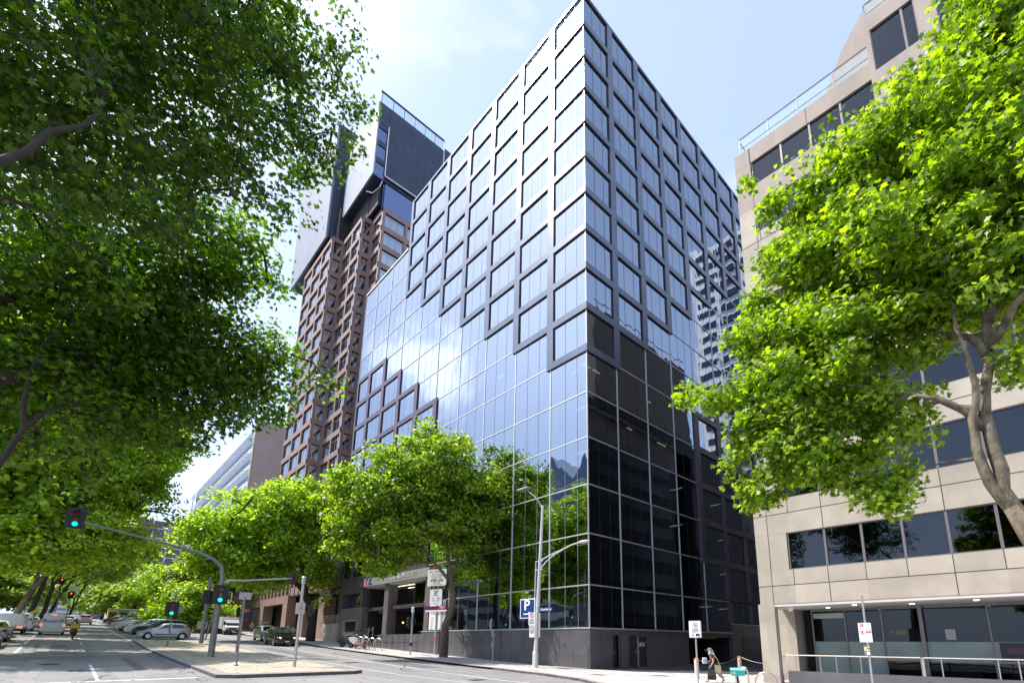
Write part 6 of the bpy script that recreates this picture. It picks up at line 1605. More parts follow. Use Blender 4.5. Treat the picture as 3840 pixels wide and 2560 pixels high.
    for sd in (-1, 1):
        b = B(); b.obox((-Lc/2+.2, sd*(.62 if kind != 'van' else .7), zl-.04), .3, .3, .14, sd*-.5); b.build('headlight', 'amber_on' if head_on else 'lens_clear', t, bevel=.03)
        b = B(); zt = st[-2][2]-.12 if kind != 'van' else .95; b.obox((Lc/2-.1, sd*(.70 if kind != 'van' else .8), zt), .22, .16, .15 if kind != 'van' else .22, 0); b.build('tail_light', 'brake_on' if tail_on else 'lens_red', t, bevel=.02)
        b = B(); b.obox((ws[0]+.35-Lc/2, sd*(st[4][4]+.08), st[4][2]+.07), .12, .2, .14, 0); b.build('mirror', body, t, bevel=.03)
        b = B()
        for a, c_ in pl[:2]: b.obox((c_-.15-Lc/2, sd*(st[4][4]+.012), st[4][2]-.12), .16, .03, .03)
        b.build('handle', 'plastic' if body != 'black_paint' else 'rim', t)
    if tail_on: b = B(); b.obox((Lc/2-.02 if kind == 'van' else rs_[1]-Lc/2-.1, 0, (1.93 if kind == 'van' else st[-3][3]+.02)), .06, .34, .05); b.build('brake_light', 'brake_on', t)
    b = B(); b.box(-Lc/2-.02, -Lc/2, -.19, .19, .4, .5); b.box(Lc/2-.0, Lc/2+.02, -.2, .2, .62 if kind != 'van' else .78, .73 if kind != 'van' else .89); b.build('number_plate', 'sign_white', t)
    return t, rw
def put(t, x, y, ang, s=1.2, dz=0, off=RD): t.location = (x, y, gz(x)+off+dz); t.rotation_euler = (0, -math.atan((gz(x+1.5)-gz(x-1.5))/3)*math.cos(ang) if abs(math.cos(ang)) > .5 else 0, ang); t.scale = (s, s, s); return t
# nose is local -x. heading angle: 0 -> nose towards -x (driving up the street away from the viewer)
# silver hatchback at the island end, nose to the left carriageway
t, _ = car('parked_hatchback', 'silver five door hatchback parked nearest, at the end of the sandy island', 'hatch', 'silver_paint'); put(t, -50.6, -17.5, R(90), 1.27)
row_ = [('suv', 'black_paint', 'dark_suv', 'black wagon parked just behind the silver hatchback', -57.5, -17.0, R(90), 1.32), ('suv', 'white_paint', 'parked_suv', 'white car with blue tinted side glass, third in the row of parked cars', -64.5, -17.3, R(90), 1.3),
        ('hatch', 'black_paint', 'parked_car', 'black small car, fourth in the parked row', -71, -18.0, R(90), 1.25), ('sedan', 'white_paint', 'parked_car', 'white car parked tail out, fifth in the row with a red lamp', -77.5, -17.6, R(-90), 1.2), ('hatch', 'silver_paint', 'parked_car', 'silver car with an alloy wheel showing, sixth in the parked row', -85, -17.8, R(90), 1.25),
        ('suv', 'white_paint', 'parked_car', 'white car, seventh in the parked row', -91.5, -17.6, R(90), 1.2), ('sedan', 'red_paint', 'parked_car', 'dark red and navy car parked tail out in the row', -99, -17.4, R(-90), 1.25), ('suv', 'blue_paint', 'parked_car', 'navy car near the far end of the parked row', -107, -17.4, R(90), 1.25),
        ('hatch', 'silver_paint', 'parked_car', 'small silver car near the far end of the parked row', -114, -17.6, R(90), 1.2), ('suv', 'black_paint', 'parked_car', 'last black car at the far end of the parked row', -122, -17.3, R(90), 1.25), ('suv', 'grey_paint', 'parked_car', 'grey car at the very end of the parked row', -129, -17.3, R(90), 1.2)]
G_ = 'cars parked across the middle of the street'
for kind, pc, nm, lab, x, y, a, s in row_:
    t, _ = car('parked_car', lab, kind, pc, group=G_); put(t, x, y, a, s)
# left kerb
t, _ = car('parked_car', 'dark green black car at the left edge of the photo', 'sedan', 'black_paint', group='cars parked along the left kerb'); put(t, -36.5, -30.6, 0, 1.2)
t, _ = car('parked_car', 'silver grey car parked at the left kerb behind the dark one', 'sedan', 'silver_paint', group='cars parked along the left kerb'); put(t, -46, -30.6, 0, 1.2)
t, _ = car('parked_car', 'white sedan at the left kerb in front of the white box van', 'sedan', 'white_paint', group='cars parked along the left kerb'); put(t, -55, -30.9, 0, 1.15)
t = thing('parked_van', 'white panel van with cut away rear corner at the left kerb', 'van', (0, 0, 0))
b = B(); b.box(-2.2, 2.1, -.88, .88, .55, 1.95); b.ext([(2.1, -.88, .55), (2.1, .88, .55), (2.1, .88, 1.5), (2.1, .62, 1.95), (2.1, -.88, 1.95)], (.3, 0, 0)); b.build('box', 'white_paint', t, bevel=.05)
b = B(); b.box(-4.0, -2.25, -.85, .85, .45, 1.2); b.ext([(-2.25, -.82, 1.2), (-2.25, -.82, 1.85), (-3.0, -.82, 1.85), (-3.7, -.82, 1.2)], (0, 1.64, 0)); b.build('cab', 'white_paint', t, bevel=.04)
b = B(); b.box(2.38, 2.45, -.85, .85, .35, .55); b.build('bumper', 'plastic', t); b = B(); b.box(2.4, 2.43, -.8, -.45, .62, .75); b.box(2.4, 2.43, .45, .8, .62, .75); b.build('tail_light', 'brake_on', t)
for ax in (-3.1, 1.2):
    for sd in (-1, 1): wheel(t, ax, sd*.78, .33, sd)
put(t, -64, -30.4, 0, 1.2)
t, _ = car('parked_van', 'white van with red tail lamps parked beyond the cut away van', 'van', 'white_paint', cat='van', group='vans at the left kerb'); put(t, -76, -30.0, 0, 1.15)
t, _ = car('parked_car', 'small white car beyond the vans on the left kerb', 'hatch', 'white_paint', group='cars parked along the left kerb'); put(t, -88, -29.6, 0, 1.15)
t, _ = car('parked_car', 'silver car at the left kerb by the red signals', 'sedan', 'silver_paint', group='cars parked along the left kerb'); put(t, -98, -30.2, 0, 1.15)
# moving traffic
vn, rw = car('delivery_van', 'white seafood delivery van driving away with brake lamps lit', 'van', 'white_paint', cat='van', tail_on=True)
text('lettering', 'CLAMMS', .24, 'sign_white', rw, (2.47, 0, 1.60), (0, 1, 0), (-.03, 0, 1), bold=.006)
text('lettering', 'SEAFOOD', .21, 'sign_white', rw, (2.475, 0, 1.40), (0, 1, 0), (-.03, 0, 1), bold=.006)
b = B(); b.box(2.472, 2.478, .5, .64, 1.42, 1.52); b.build('sticker', 'sign_red', rw)
put(vn, -63.9, -27.0, 0, 1.22)
t, _ = car('taxi', 'white wagon with lit brake lamps further up the left carriageway', 'suv', 'white_paint', tail_on=True); put(t, -119, -23.1, 0, 1.2)
t, _ = car('car', 'white car just left of the white wagon, further on', 'sedan', 'white_paint', tail_on=True, group='cars driving away'); put(t, -134, -24.6, 0, 1.2)
t, _ = car('car', 'white car with brake lamps lit, hidden behind the seafood van', 'sedan', 'white_paint', tail_on=True, group='cars driving away'); put(t, -104, -25.6, 0, 1.25)
# oncoming on the far carriageway
t, _ = car('dark_suv', 'black compact suv driving towards the viewer with amber lamps lit', 'suv', 'black_paint', head_on=True); put(t, -39.2, -8.3, R(180), 1.18)
t, _ = car('silver_suv', 'silver suv just behind the oncoming black suv', 'suv', 'silver_paint'); put(t, -49.5, -7.0, R(180), 1.15)
t, _ = car('oncoming_car', 'dark green sedan behind the small white truck', 'sedan', 'grey_paint'); put(t, -85, -8.6, R(180), 1.2)
t = thing('small_truck', 'small white box truck coming down the far carriageway', 'truck', (0, 0, 0))
b = B(); b.box(-1.0, 2.6, -.98, .98, .75, 2.35); b.build('cargo_box', 'white_paint', t, bevel=.04)
b = B(); b.ext([(-1.05, -.85, .5), (-1.05, -.85, 2.0), (-2.0, -.85, 2.0), (-2.75, -.85, 1.25), (-3.1, -.85, 1.05), (-3.15, -.85, .5)], (0, 1.7, 0)); b.build('cab', 'white_paint', t, bevel=.05)
b = B(); b.poly([(-2.03, -.76, 1.93), (-2.76, -.76, 1.28), (-2.76, .76, 1.28), (-2.03, .76, 1.93)]); b.build('windscreen', 'glass_car', t)
b = B(); b.box(-2.6, -1.3, -.862, -.855, 1.3, 1.8); b.box(-2.6, -1.3, .855, .862, 1.3, 1.8); b.build('side_window', 'glass_car', t)
b = B(); b.box(-3.22, -3.1, -.85, .85, .42, .72); b.box(-3.18, -3.1, -.45, .45, .8, .95); b.build('bumper', 'plastic', t)
b = B(); b.box(-3.24, -3.21, -.19, .19, .5, .6); b.build('number_plate', 'sign_white', t)
for sd in (-1, 1): b = B(); b.obox((-3.1, sd*.68, .9), .1, .26, .16); b.build('headlight', 'lens_clear', t)
b = B(); b.obox((-.8, -.1, 2.45), .4, .5, .2); b.obox((-.8, .25, 2.4), .3, .3, .15); b.build('tarp', 'sign_red', t, bevel=.05)
for ax in (-2.4, 1.6):
    for sd in (-1, 1): wheel(t, ax, sd*.8, .35, sd)
put(t, -71.5, -7.0, R(180), 1.15)
# ---- green and white tram across the top of the street
M['tram_green'] = mat('tram green', (.09, .38, .06), .45)
M['tram_dark'] = mat('tram window', (.03, .05, .05), .1, 0, .8)
M['tram_grey'] = mat('tram grey', (.32, .33, .33), .5)
M['orange_sign'] = mat('tram destination display', (.9, .2, .02), .5, emit=(1, .25, .03, 1.2))
def tram(label, x, y0, y1, z, segs, grp):
    t = thing('tram', label, 'tram', (x, (y0+y1)/2, z), 0, grp)
    n = len(segs); ln = (y1-y0)/n; b = B(); b.box(x-2.4, x, y0, y1, z+3.0, z+3.5); b.build('roof', 'tram_grey', t, bevel=.1)
    for k, m in enumerate(segs):
        a = y0+k*ln; b = B(); b.box(x-2.4, x, a+.02, a+ln-.02, z+.4, z+3.0); s_ = b.build('carriage', m, t)
        b = B(); b.box(x, x+.03, a+.35, a+ln-.35, z+1.6, z+2.6) if m != 'yellow' else b.box(x, x+.03, a+.25, a+ln-.25, z+.7, z+2.7); b.build('window', 'tram_dark', s_)
    b = B(); b.box(x-2.3, x-.1, y0+.3, y1-.3, z, z+.4); b.build('skirt', 'black', t)
    b = B(); b.box(x+.03, x+.06, y0+(y1-y0)*.5, y0+(y1-y0)*.5+1.6, z+2.45, z+2.9); b.build('display', 'orange_sign', t)
tram('green and white tram crossing beyond the parked cars', -136, -19, 4.5, 5.45, ['yellow', 'tram_green', 'white', 'tram_green', 'white', 'white', 'yellow', 'white', 'white', 'white', 'tram_green', 'yellow'], 'trams')
tram('grey end of a second tram behind the tree trunks', -136, 5.5, 18, 5.45, ['tram_grey', 'tram_grey', 'tram_green', 'tram_grey', 'tram_green'], 'trams')
# ---- two scooters parked on the footpath
M['scooter_white'] = paint('white scooter paint', (.5, .5, .5), 0)
def scooter(label, loc, ang, body='scooter_white', s=1.2, group=None, name='motor_scooter', cat='scooter'):
    t = thing(name, label, cat, (0, 0, 0), 0, group)
    for wx in (-.62, .62):
        b = B(); b.lathe([(.14, -.06), (.24, -.06), (.26, 0), (.24, .06), (.14, .06)], (wx, 0, .26), 18, 0, 'y'); w_ = b.build('wheel', 'rubber', t, smooth='auto'); b = B(); b.lathe([(.14, -.05), (.14, .05)], (wx, 0, .26), 12, 0, 'y'); b.build('rim', 'rim', w_)
    b = B(); b.ext([(-.12, -.16, .3), (.3, -.16, .28), (.72, -.16, .5), (.86, -.16, .78), (.5, -.16, .84), (.0, -.16, .78), (-.1, -.16, .5)], (0, .32, 0)); b.build('body', body, t, bevel=.06)
    b = B(); b.ext([(-.5, -.19, .3), (-.12, -.19, .3), (-.12, -.19, .36), (-.42, -.19, .4), (-.46, -.19, .9), (-.56, -.19, .92), (-.6, -.19, .5)], (0, .38, 0)); b.build('leg_shield', body, t, bevel=.03)
    b = B(); b.obox((.3, 0, .87), .78, .3, .11); b.build('seat', 'black', t, bevel=.05)
    b = B(); b.tube([(-.62, 0, .26), (-.5, 0, .9), (-.45, 0, 1.02)], .03, 6); b.tube([(-.35, -.33, 1.05), (-.45, -.1, 1.04), (-.45, .1, 1.04), (-.35, .33, 1.05)], .02, 6); b.tube([(-.42, .2, 1.05), (-.45, .28, 1.25)], .012, 5); b.tube([(-.42, -.2, 1.05), (-.45, -.28, 1.25)], .012, 5); b.build('handlebar', 'black', t)
    b = B(); b.obox((-.45, .3, 1.28), .03, .14, .1); b.obox((-.45, -.3, 1.28), .03, .14, .1); b.build('mirror', 'black', t)
    b = B(); b.ball((-.55, 0, .92), .09); b.build('headlight', 'lens_clear', t)
    b = B(); b.obox((.86, 0, .7), .06, .26, .1); b.build('tail_light', 'lens_red', t)
    b = B(); b.ext([(.42, -.07, .3), (.9, -.07, .42), (.9, -.07, .46), (.4, -.07, .5)], (0, .14, 0)); b.obox((.9, 0, .45), .02, .18, .16); b.build('rear_guard', 'plastic', t)
    t.location = loc; t.rotation_euler = (.06, 0, ang); t.scale = (s, s, s); return t
scooter('dark and white motor scooter parked farther from the bike hoops', (-32.6, -3.1, gz(-32.6)), R(-150), 'plastic', 1.45, 'scooters by the entrance')
scooter('white motor scooter parked next to the bike hoops', (-30.6, -3.0, gz(-30.6)), R(-155), 'scooter_white', 1.45, 'scooters by the entrance')
# ---- signals and signs far up the left side
for i, (u, v, tt, hh, lab) in enumerate(((150, 1428, 118, 5.2, 'far red traffic signal under a white sign left of the seafood van'), (122, 1428, 128, 7.8, 'far red traffic signal hung higher behind the leaning trunks'), (50, 1430, 112, 4.5, 'far red traffic signal at the left between the trunks'))):
    p = Vector(PX(u, v, tt)); z = gz(p.x)
    t = thing('traffic_signal', lab, 'traffic light', (p.x, p.y, z), 0, 'far red signals'); pole(t, p.x, p.y, z, z+hh+.5, .07, 'galv_dark')
    lantern(t, (p.x+.3, p.y, z+hh), (1, .02), .8, 0)
    if i == 0: b = B(); b.obox((p.x+.2, p.y, z+hh+1.3), .05, .8, .8); b.build('sign', 'sign_white', t)
p = Vector(PX(82, 1405, 100)); t = thing('warning_sign', 'yellow diamond warning sign between the leaning trunks', 'street sign', (p.x, p.y, gz(p.x))); pole(t, p.x, p.y, gz(p.x), p.z, .06); b = B(); b.ext([(p.x, p.y-.5, p.z), (p.x, p.y, p.z-.5), (p.x, p.y+.5, p.z), (p.x, p.y, p.z+.5)], (.04, 0, 0)); b.build('sign', 'yellow', t)
# ============================================================ people
def skin_mesh(name, joints, edges, radii, mt, parent, sub=2):
    """grow one continuous surface over a joint skeleton"""
    me = bpy.data.meshes.new(name); me.from_pydata([joints[k] for k in joints], [(list(joints).index(a), list(joints).index(b_)) for a, b_ in edges], [])
    o = bpy.data.objects.new(name, me); COL.objects.link(o)
    md = o.modifiers.new('skin', 'SKIN'); md.use_smooth_shade = True
    sv = me.skin_vertices[0].data
    for i, k in enumerate(joints):
        r_ = radii[k]; r_ = r_ if hasattr(r_, '__len__') else (r_, r_); sv[i].radius = r_; sv[i].use_root = (i == 0)
    sb = o.modifiers.new('sub', 'SUBSURF'); sb.levels = sub; sb.render_levels = sub
    dg = bpy.context.evaluated_depsgraph_get(); nm = bpy.data.meshes.new_from_object(o.evaluated_get(dg)); bpy.data.objects.remove(o)
    nm.materials.clear(); nm.materials.append(M[mt]); nm.name = name
    for p in nm.polygons: p.use_smooth = True; p.material_index = 0
    o = bpy.data.objects.new(name, nm); COL.objects.link(o); o.parent = parent; BASE[o.name] = Vector((0, 0, 0))
    return o
M['shirt_black'] = mat('black cotton', (.018, .018, .019), .8); M['denim'] = mat('dark denim', (.02, .04, .09), .8); M['hair_grey'] = mat('long grey blond hair', (.36, .29, .25), .6, noise=(30, .35), stretch=(1, 1, .1))
M['cap_grey'] = mat('grey cap', (.17, .15, .15), .8); M['canvas'] = mat('cream fringed bag', (.46, .38, .22), .8, noise=(20, .15)); M['bag_black'] = mat('black carry bag', (.02, .021, .02), .55, bump=(9, .4)); M['box_white'] = mat('white box', (.52, .50, .56), .6)
M['shoe'] = mat('tan shoe', (.42, .32, .22), .6); M['eye'] = mat('eye', (.02, .02, .02), .3)
M['cloth_blue'] = mat('blue cloth', (.04, .08, .2), .8); M['cloth_grey'] = mat('grey cloth', (.1, .1, .11), .8); M['cloth_tan'] = mat('tan cloth', (.3, .22, .14), .8); M['cloth_red'] = mat('red cloth', (.4, .04, .05), .8); M['hair_dark'] = mat('dark hair', (.025, .018, .014), .6); M['cloth_white'] = mat('pale cloth', (.5, .5, .5), .8)
def person(label, J, top='shirt_black', legs='denim', hair='hair_dark', hairlong=False, cap=None, shoes='shoe', sleeve=.55, fingers=False, group=None, skirt=False):
    """J: joints in metres, person faces local -x; z up. One body surface, clothes as shells over it."""
    t = thing('person', label, 'person', (0, 0, 0), 0, group)
    j = {'pelvis': (0, 0, .95), 'waist': (0, 0, 1.08), 'chest': (0, 0, 1.28), 'neck': (0, 0, 1.45), 'headb': (-.02, 0, 1.53), 'headm': (-.03, 0, 1.60), 'headt': (-.02, 0, 1.69),
         'shL': (0, .17, 1.40), 'elL': (0, .22, 1.12), 'wrL': (-.02, .22, .88), 'haL': (-.03, .22, .80), 'shR': (0, -.17, 1.40), 'elR': (0, -.22, 1.12), 'wrR': (-.02, -.22, .88), 'haR': (-.03, -.22, .80),
         'hipL': (0, .09, .90), 'knL': (-.02, .10, .50), 'anL': (0, .10, .09), 'toL': (-.16, .10, .04), 'hipR': (0, -.09, .90), 'knR': (-.02, -.10, .50), 'anR': (0, -.10, .09), 'toR': (-.16, -.10, .04)}
    j.update(J)
    r_ = {'pelvis': (.15, .12), 'waist': (.13, .105), 'chest': (.165, .12), 'neck': .055, 'headb': (.075, .08), 'headm': (.082, .098), 'headt': (.06, .075), 'shL': .065, 'elL': .043, 'wrL': .028, 'haL': (.036, .02), 'shR': .065, 'elR': .043, 'wrR': .028, 'haR': (.036, .02),
          'hipL': .092, 'knL': .06, 'anL': .04, 'toL': .036, 'hipR': .092, 'knR': .06, 'anR': .04, 'toR': .036}
    E_ = [('pelvis', 'waist'), ('waist', 'chest'), ('chest', 'neck'), ('neck', 'headb'), ('headb', 'headm'), ('headm', 'headt'), ('chest', 'shL'), ('shL', 'elL'), ('elL', 'wrL'), ('wrL', 'haL'), ('chest', 'shR'), ('shR', 'elR'), ('elR', 'wrR'), ('wrR', 'haR'),
          ('pelvis', 'hipL'), ('hipL', 'knL'), ('knL', 'anL'), ('anL', 'toL'), ('pelvis', 'hipR'), ('hipR', 'knR'), ('knR', 'anR'), ('anR', 'toR')]
    if fingers:
        for s_ in 'LR':
            h0 = V3(j['ha'+s_]); w0 = V3(j['wr'+s_]); d = (h0-w0).normalized(); sd = V3((1, 0, 0)) if abs(d.x) < .8 else V3((0, 0, 1)); sd = (sd-d*sd.dot(d)).normalized(); cu = d.cross(sd)
            for q, (o_, ln) in enumerate(((-.03, .062), (-.01, .075), (.01, .07), (.03, .055))):
                a = h0+sd*o_+d*.02; m_ = a+d*ln*.55+cu*.006; e = m_+d*ln*.35+cu*.03
                j['f%s%d' % (s_, q)] = tuple(a); j['g%s%d' % (s_, q)] = tuple(m_); j['h%s%d' % (s_, q)] = tuple(e)
                for k_ in 'fgh': r_['%s%s%d' % (k_, s_, q)] = .009
                E_ += [('ha'+s_, 'f%s%d' % (s_, q)), ('f%s%d' % (s_, q), 'g%s%d' % (s_, q)), ('g%s%d' % (s_, q), 'h%s%d' % (s_, q))]
            a = w0.lerp(h0, .55)-sd*.04; j['t'+s_] = tuple(a+d*.02); j['u'+s_] = tuple(a+d*.05-sd*.012+cu*.012); r_['t'+s_] = r_['u'+s_] = .01
            E_ += [('ha'+s_, 't'+s_), ('t'+s_, 'u'+s_)]
    body = skin_mesh('body', j, E_, r_, 'skin', t)
    g = 1.14
    def shell(name, ks, es, m, gr=g, extra=None):
        jj = {k: j[k] for k in ks}; 
        if extra: jj.update(extra[0])
        rr = {k: tuple(v*gr for v in (r_[k] if hasattr(r_[k], '__len__') else (r_[k], r_[k]))) for k in ks}
        if extra: rr.update(extra[1])
        return skin_mesh(name, jj, es, rr, m, t)
    ex = ({}, {}); es = [('pelvis', 'waist'), ('waist', 'chest'), ('chest', 'shL'), ('chest', 'shR')]
    ks = ['pelvis', 'waist', 'chest', 'shL', 'shR']
    for s_ in 'LR':
        a, b_ = V3(j['sh'+s_]), V3(j['el'+s_])
        if sleeve <= 1: ex[0]['sl'+s_] = tuple(a.lerp(b_, sleeve)); ex[1]['sl'+s_] = (.062, .062); es.append(('sh'+s_, 'sl'+s_))
        else:
            ks += ['el'+s_]; es.append(('sh'+s_, 'el'+s_)); ex[0]['sl'+s_] = j['wr'+s_]; ex[1]['sl'+s_] = (.04, .04); es.append(('el'+s_, 'sl'+s_))
    ex[0]['hem'] = tuple(V3(j['pelvis'])-V3((0, 0, .07))); ex[1]['hem'] = (.185, .15); es.append(('pelvis', 'hem'))
    shell('top', ks, es, top, 1.2, ex)
    if skirt is False:
        shell('trousers', ['pelvis', 'hipL', 'knL', 'hipR', 'knR'], [('pelvis', 'hipL'), ('hipL', 'knL'), ('knL', 'aL'), ('pelvis', 'hipR'), ('hipR', 'knR'), ('knR', 'aR')], legs, 1.12, ({'aL': tuple(V3(j['knL']).lerp(V3(j['anL']), .82)), 'aR': tuple(V3(j['knR']).lerp(V3(j['anR']), .82))}, {'aL': (.056, .056), 'aR': (.056, .056)}))
    for s_ in 'LR':
        a, b_ = V3(j['an'+s_]), V3(j['to'+s_]); h_ = a-(b_-a).normalized()*.05-V3((0, 0, .03))
        skin_mesh('shoe', {'h': tuple(h_), 'm': tuple(h_.lerp(b_, .5)), 't': tuple(b_)}, [('h', 'm'), ('m', 't')], {'h': (.045, .045), 'm': (.048, .045), 't': (.042, .035)}, shoes, t, 1)
    hd = V3(j['headm']); nk = V3(j['neck'])
    b = B(); b.ball((hd.x+.03, hd.y, hd.z+.045), .105, .1, .095, 14, 8); 
    if hairlong:
        b.tube([(hd.x+.05, hd.y, hd.z+.06), (hd.x+.1, hd.y+.0, hd.z-.08), (hd.x+.14, hd.y, hd.z-.25), (hd.x+.13, hd.y, hd.z-.42)], [.085, .115, .12, .06], 12); b.tube([(hd.x-.0, hd.y-.07, hd.z+.03), (hd.x+.0, hd.y-.105, hd.z-.12), (hd.x+.04, hd.y-.12, hd.z-.28)], [.05, .06, .03], 8)
        b.tube([(hd.x-.0, hd.y+.07, hd.z+.03), (hd.x+.0, hd.y+.105, hd.z-.12), (hd.x+.04, hd.y+.12, hd.z-.28)], [.05, .06, .03], 8)
    b.build('hair', hair, t, smooth=True)
    b = B(); b.ext([(hd.x-.095, hd.y-.012, hd.z-.02), (hd.x-.13, hd.y-.006, hd.z-.03), (hd.x-.095, hd.y-.012, hd.z+.02)], (0, .024, 0)); b.build('nose', 'skin', t)
    b = B(); b.ball((hd.x-.093, hd.y+.035, hd.z+.012), .011, n=8, k=5); b.ball((hd.x-.093, hd.y-.035, hd.z+.012), .011, n=8, k=5); b.build('eyes', 'eye', t)
    b = B(); b.obox((hd.x-.098, hd.y, hd.z-.055), .012, .045, .01); b.build('mouth', 'sign_red', t)
    for sd in (-1, 1): b = B(); b.ball((hd.x+.01, hd.y+sd*.088, hd.z-.0), .012, .01, .03, 8, 5); b.build('ear', 'skin', t)
    if cap: b = B(); b.ball((hd.x+.015, hd.y, hd.z+.065), .125, .115, .1, 14, 8); b.obox((hd.x-.14, hd.y, hd.z+.055), .16, .16, .018, 0, 0, 0); b.build('cap', cap, t, smooth='auto')
    return t
def place(t, x, y, ang, s=1., dz=0., off=0.): t.location = (x, y, gz(x)+off+dz); t.rotation_euler = (0, 0, ang); t.scale = (s, s, s); return t
# woman striding to the left with bags
J = {'pelvis': (0, 0, .84), 'waist': (-.02, 0, .97), 'chest': (-.05, 0, 1.16), 'neck': (-.08, 0, 1.33), 'headb': (-.12, 0, 1.40), 'headm': (-.135, 0, 1.47), 'headt': (-.12, 0, 1.56), 'shL': (-.05, .17, 1.27), 'shR': (-.05, -.17, 1.27),
     'elR': (-.02, -.24, 1.0), 'wrR': (-.14, -.24, .80), 'haR': (-.19, -.24, .74), 'elL': (-.02, .24, 1.02), 'wrL': (-.25, .2, .97), 'haL': (-.33, .17, .97),
     'hipL': (0, .09, .80), 'hipR': (0, -.09, .80), 'knL': (-.2, .09, .47), 'anL': (-.26, .09, .10), 'toL': (-.42, .09, .04), 'knR': (.2, -.09, .48), 'anR': (.44, -.09, .17), 'toR': (.34, -.09, .04)}
wm = person('woman in black top and grey cap striding left past the shared zone sign', J, 'shirt_black', 'denim', 'hair_grey', True, 'cap_grey', fingers=True)
place(wm, 11.0, -3.69, R(38), .98)
# things she carries stay things of their own
def carried(name, label, cat, fn, m, bev=.0):
    b = B(); fn(b); o = b.build(name, m, bevel=bev); tag(o, label, cat); place(o, 11.0, -3.69, R(38), .98); return o
def fb(b):
    b.v += [(-.33, -.37, .16), (.03, -.37, .15), (.04, -.22, .15), (-.32, -.22, .16), (-.3, -.33, .60), (-.02, -.33, .62), (-.03, -.27, .62), (-.29, -.27, .60), (-.35, -.4, .36), (.05, -.4, .37), (.06, -.2, .37), (-.34, -.2, .36)]
    for q in ((0, 3, 2, 1), (4, 5, 6, 7), (0, 1, 9, 8), (8, 9, 5, 4), (1, 2, 10, 9), (9, 10, 6, 5), (2, 3, 11, 10), (10, 11, 7, 6), (3, 0, 8, 11), (11, 8, 4, 7)): b.f.append(q); b.m.append(0)
    b.tube([(-.25, -.3, .6), (-.2, -.28, .74), (-.17, -.28, .74), (-.08, -.3, .61)], .012, 5)
carried('carry_bag', 'black carry bag hanging from the striding woman\'s hand', 'bag', fb, 'bag_black', .02)
def fs(b):
    b.ext([(.02, -.27, .86), (.3, -.27, .80), (.32, -.27, .52), (.2, -.27, .42), (.04, -.27, .5)], (0, .09, 0))
    for k in range(7): b.tube([(.08+k*.035, -.24, .5), (.13+k*.045, -.25, .38-.01*k), (.22+k*.05, -.25, .27+.01*k)], .012, 4)
    b.tube([(.27, -.24, .8), (.16, -.26, 1.1), (.0, -.22, 1.34), (-.1, -.1, 1.37), (-.02, .08, 1.33)], .016, 6)
carried('shoulder_bag', 'cream fringed shoulder bag slung on the striding woman', 'bag', fs, 'canvas', .0)
carried('box', 'pale box held in front of the striding woman', 'box', lambda b: b.obox((-.37, .13, 1.02), .2, .24, .28, 0, 0, .05), 'box_white', .02)
# scooter rider with a yellow delivery box
M['box_yellow'] = mat('yellow delivery box', (.55, .48, .02), .5)
sc_ = scooter('dark delivery scooter ridden away behind the seafood van', (0, 0, 0), 0, 'plastic', 1., None); sc_.location = (-50.1, -25.2, gz(-50.1)+RD); sc_.rotation_euler = (0, -.05, 0); sc_.scale = (1.2,)*3
J = {'pelvis': (.15, 0, .98), 'waist': (.1, 0, 1.1), 'chest': (.02, 0, 1.3), 'neck': (-.05, 0, 1.47), 'headb': (-.08, 0, 1.55), 'headm': (-.09, 0, 1.62), 'headt': (-.08, 0, 1.71), 'shL': (0, .19, 1.42), 'shR': (0, -.19, 1.42), 'elL': (-.18, .3, 1.22), 'wrL': (-.33, .3, 1.1), 'haL': (-.38, .32, 1.07), 'elR': (-.18, -.3, 1.22), 'wrR': (-.33, -.3, 1.1), 'haR': (-.38, -.32, 1.07),
     'hipL': (.15, .12, .93), 'hipR': (.15, -.12, .93), 'knL': (-.22, .2, .78), 'anL': (-.18, .2, .38), 'toL': (-.34, .2, .33), 'knR': (-.22, -.2, .78), 'anR': (-.18, -.2, .38), 'toR': (-.34, -.2, .33)}
rp = person('rider in black jacket and helmet on the delivery scooter', J, 'shirt_black', 'cloth_grey', 'black', sleeve=2)
b = B(); b.ball((-.075, 0, 1.645), .145, .135, .145, 14, 9); b.build('helmet', 'black', rp, smooth=True)
rp.location = (-50.1, -25.2, gz(-50.1)+RD); rp.scale = (1.2,)*3
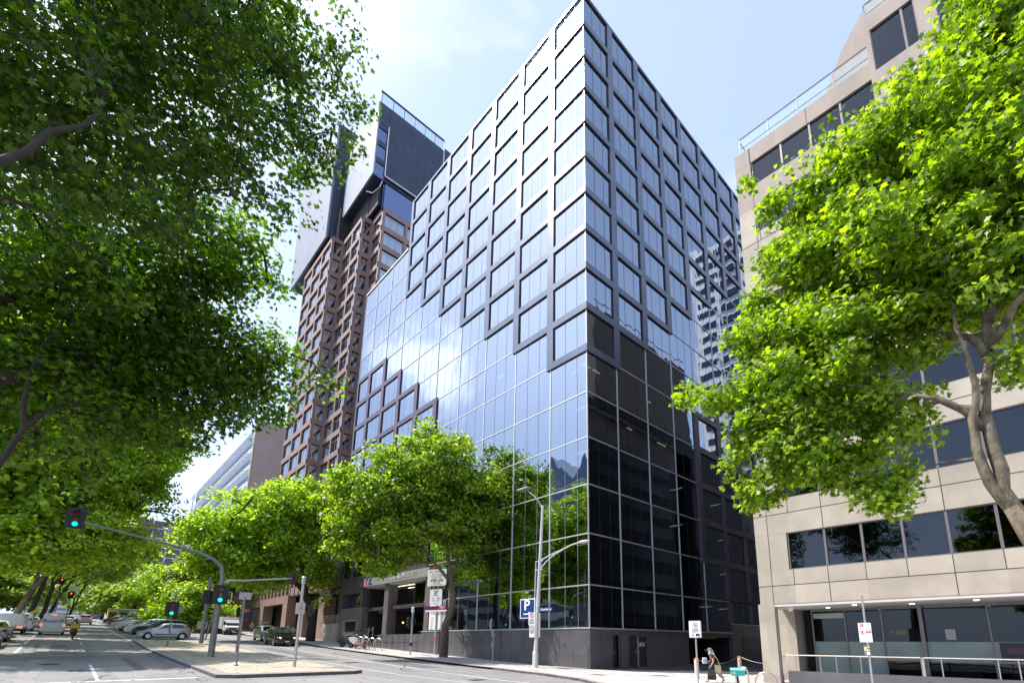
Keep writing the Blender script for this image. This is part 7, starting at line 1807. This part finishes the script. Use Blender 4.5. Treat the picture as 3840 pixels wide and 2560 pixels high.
b = B(); b.box(.5, .95, -.28, .28, .92, 1.28); b.box(.48, .97, -.3, .3, 1.28, 1.33); o = b.build('delivery_box', 'box_yellow', bevel=.02); tag(o, 'yellow delivery box on the back of the ridden scooter', 'box'); o.location = (-50.1, -25.2, gz(-50.1)+RD); o.scale = (1.2,)*3
# walkers in the distance
W1 = {'knL': (-.16, .1, .5), 'anL': (-.24, .1, .1), 'toL': (-.38, .1, .05), 'knR': (.1, -.1, .5), 'anR': (.28, -.1, .16), 'toR': (.18, -.1, .05), 'elL': (.1, .22, 1.14), 'wrL': (.0, .22, .92), 'haL': (-.04, .22, .85), 'elR': (-.1, -.22, 1.14), 'wrR': (-.24, -.22, .95), 'haR': (-.3, -.22, .9)}
W2 = {'elR': (-.05, -.24, 1.15), 'wrR': (-.25, -.18, 1.15), 'haR': (-.3, -.15, 1.17)}
pp = [('person in a tan coat standing by the arcade pier, left of the one in blue', -71.3, -3.6, R(20), 'cloth_tan', 'cloth_grey', W1), ('person in a blue shirt walking beside the arcade pier', -70.4, -2.6, R(60), 'cloth_blue', 'hair_dark', W1),
      ('person in dark clothes with a bag, leftmost in the group near the tram', -120, -5.5, R(0), 'cloth_grey', 'hair_dark', W1), ('dark dressed person bending forward in the group near the tram', -112, -5.6, R(180), 'shirt_black', 'hair_dark', W1), ('person in pale clothes in the group near the tram', -108, -4.0, R(150), 'cloth_white', 'cloth_grey', W2),
      ('person in a red vest, rightmost in the group near the tram', -104, -4.9, R(90), 'cloth_red', 'cloth_grey', W2), ('person in pale top in front of the tram doors', -128, -10.5, R(180), 'cloth_white', 'hair_dark', W2), ('person in black waiting left of the tram doors', -130, -15.5, R(30), 'shirt_black', 'hair_dark', W1)]
for lab, x, y, a, tp, lg_, JJ in pp: place(person(lab, JJ, tp, lg_, sleeve=2, group='people in the distance'), x, y, a, 1.15)
for lab, x, y, a, tp in (('orange haired person walking behind the black suv', -53.8, -3.2, R(180), 'cloth_tan'), ('person in pale clothes behind the roof of the black suv', -50.6, -3.6, R(0), 'cloth_white')): place(person(lab, W1, tp, 'cloth_grey', sleeve=2, group='people in the distance'), x, y, a, 1.1)
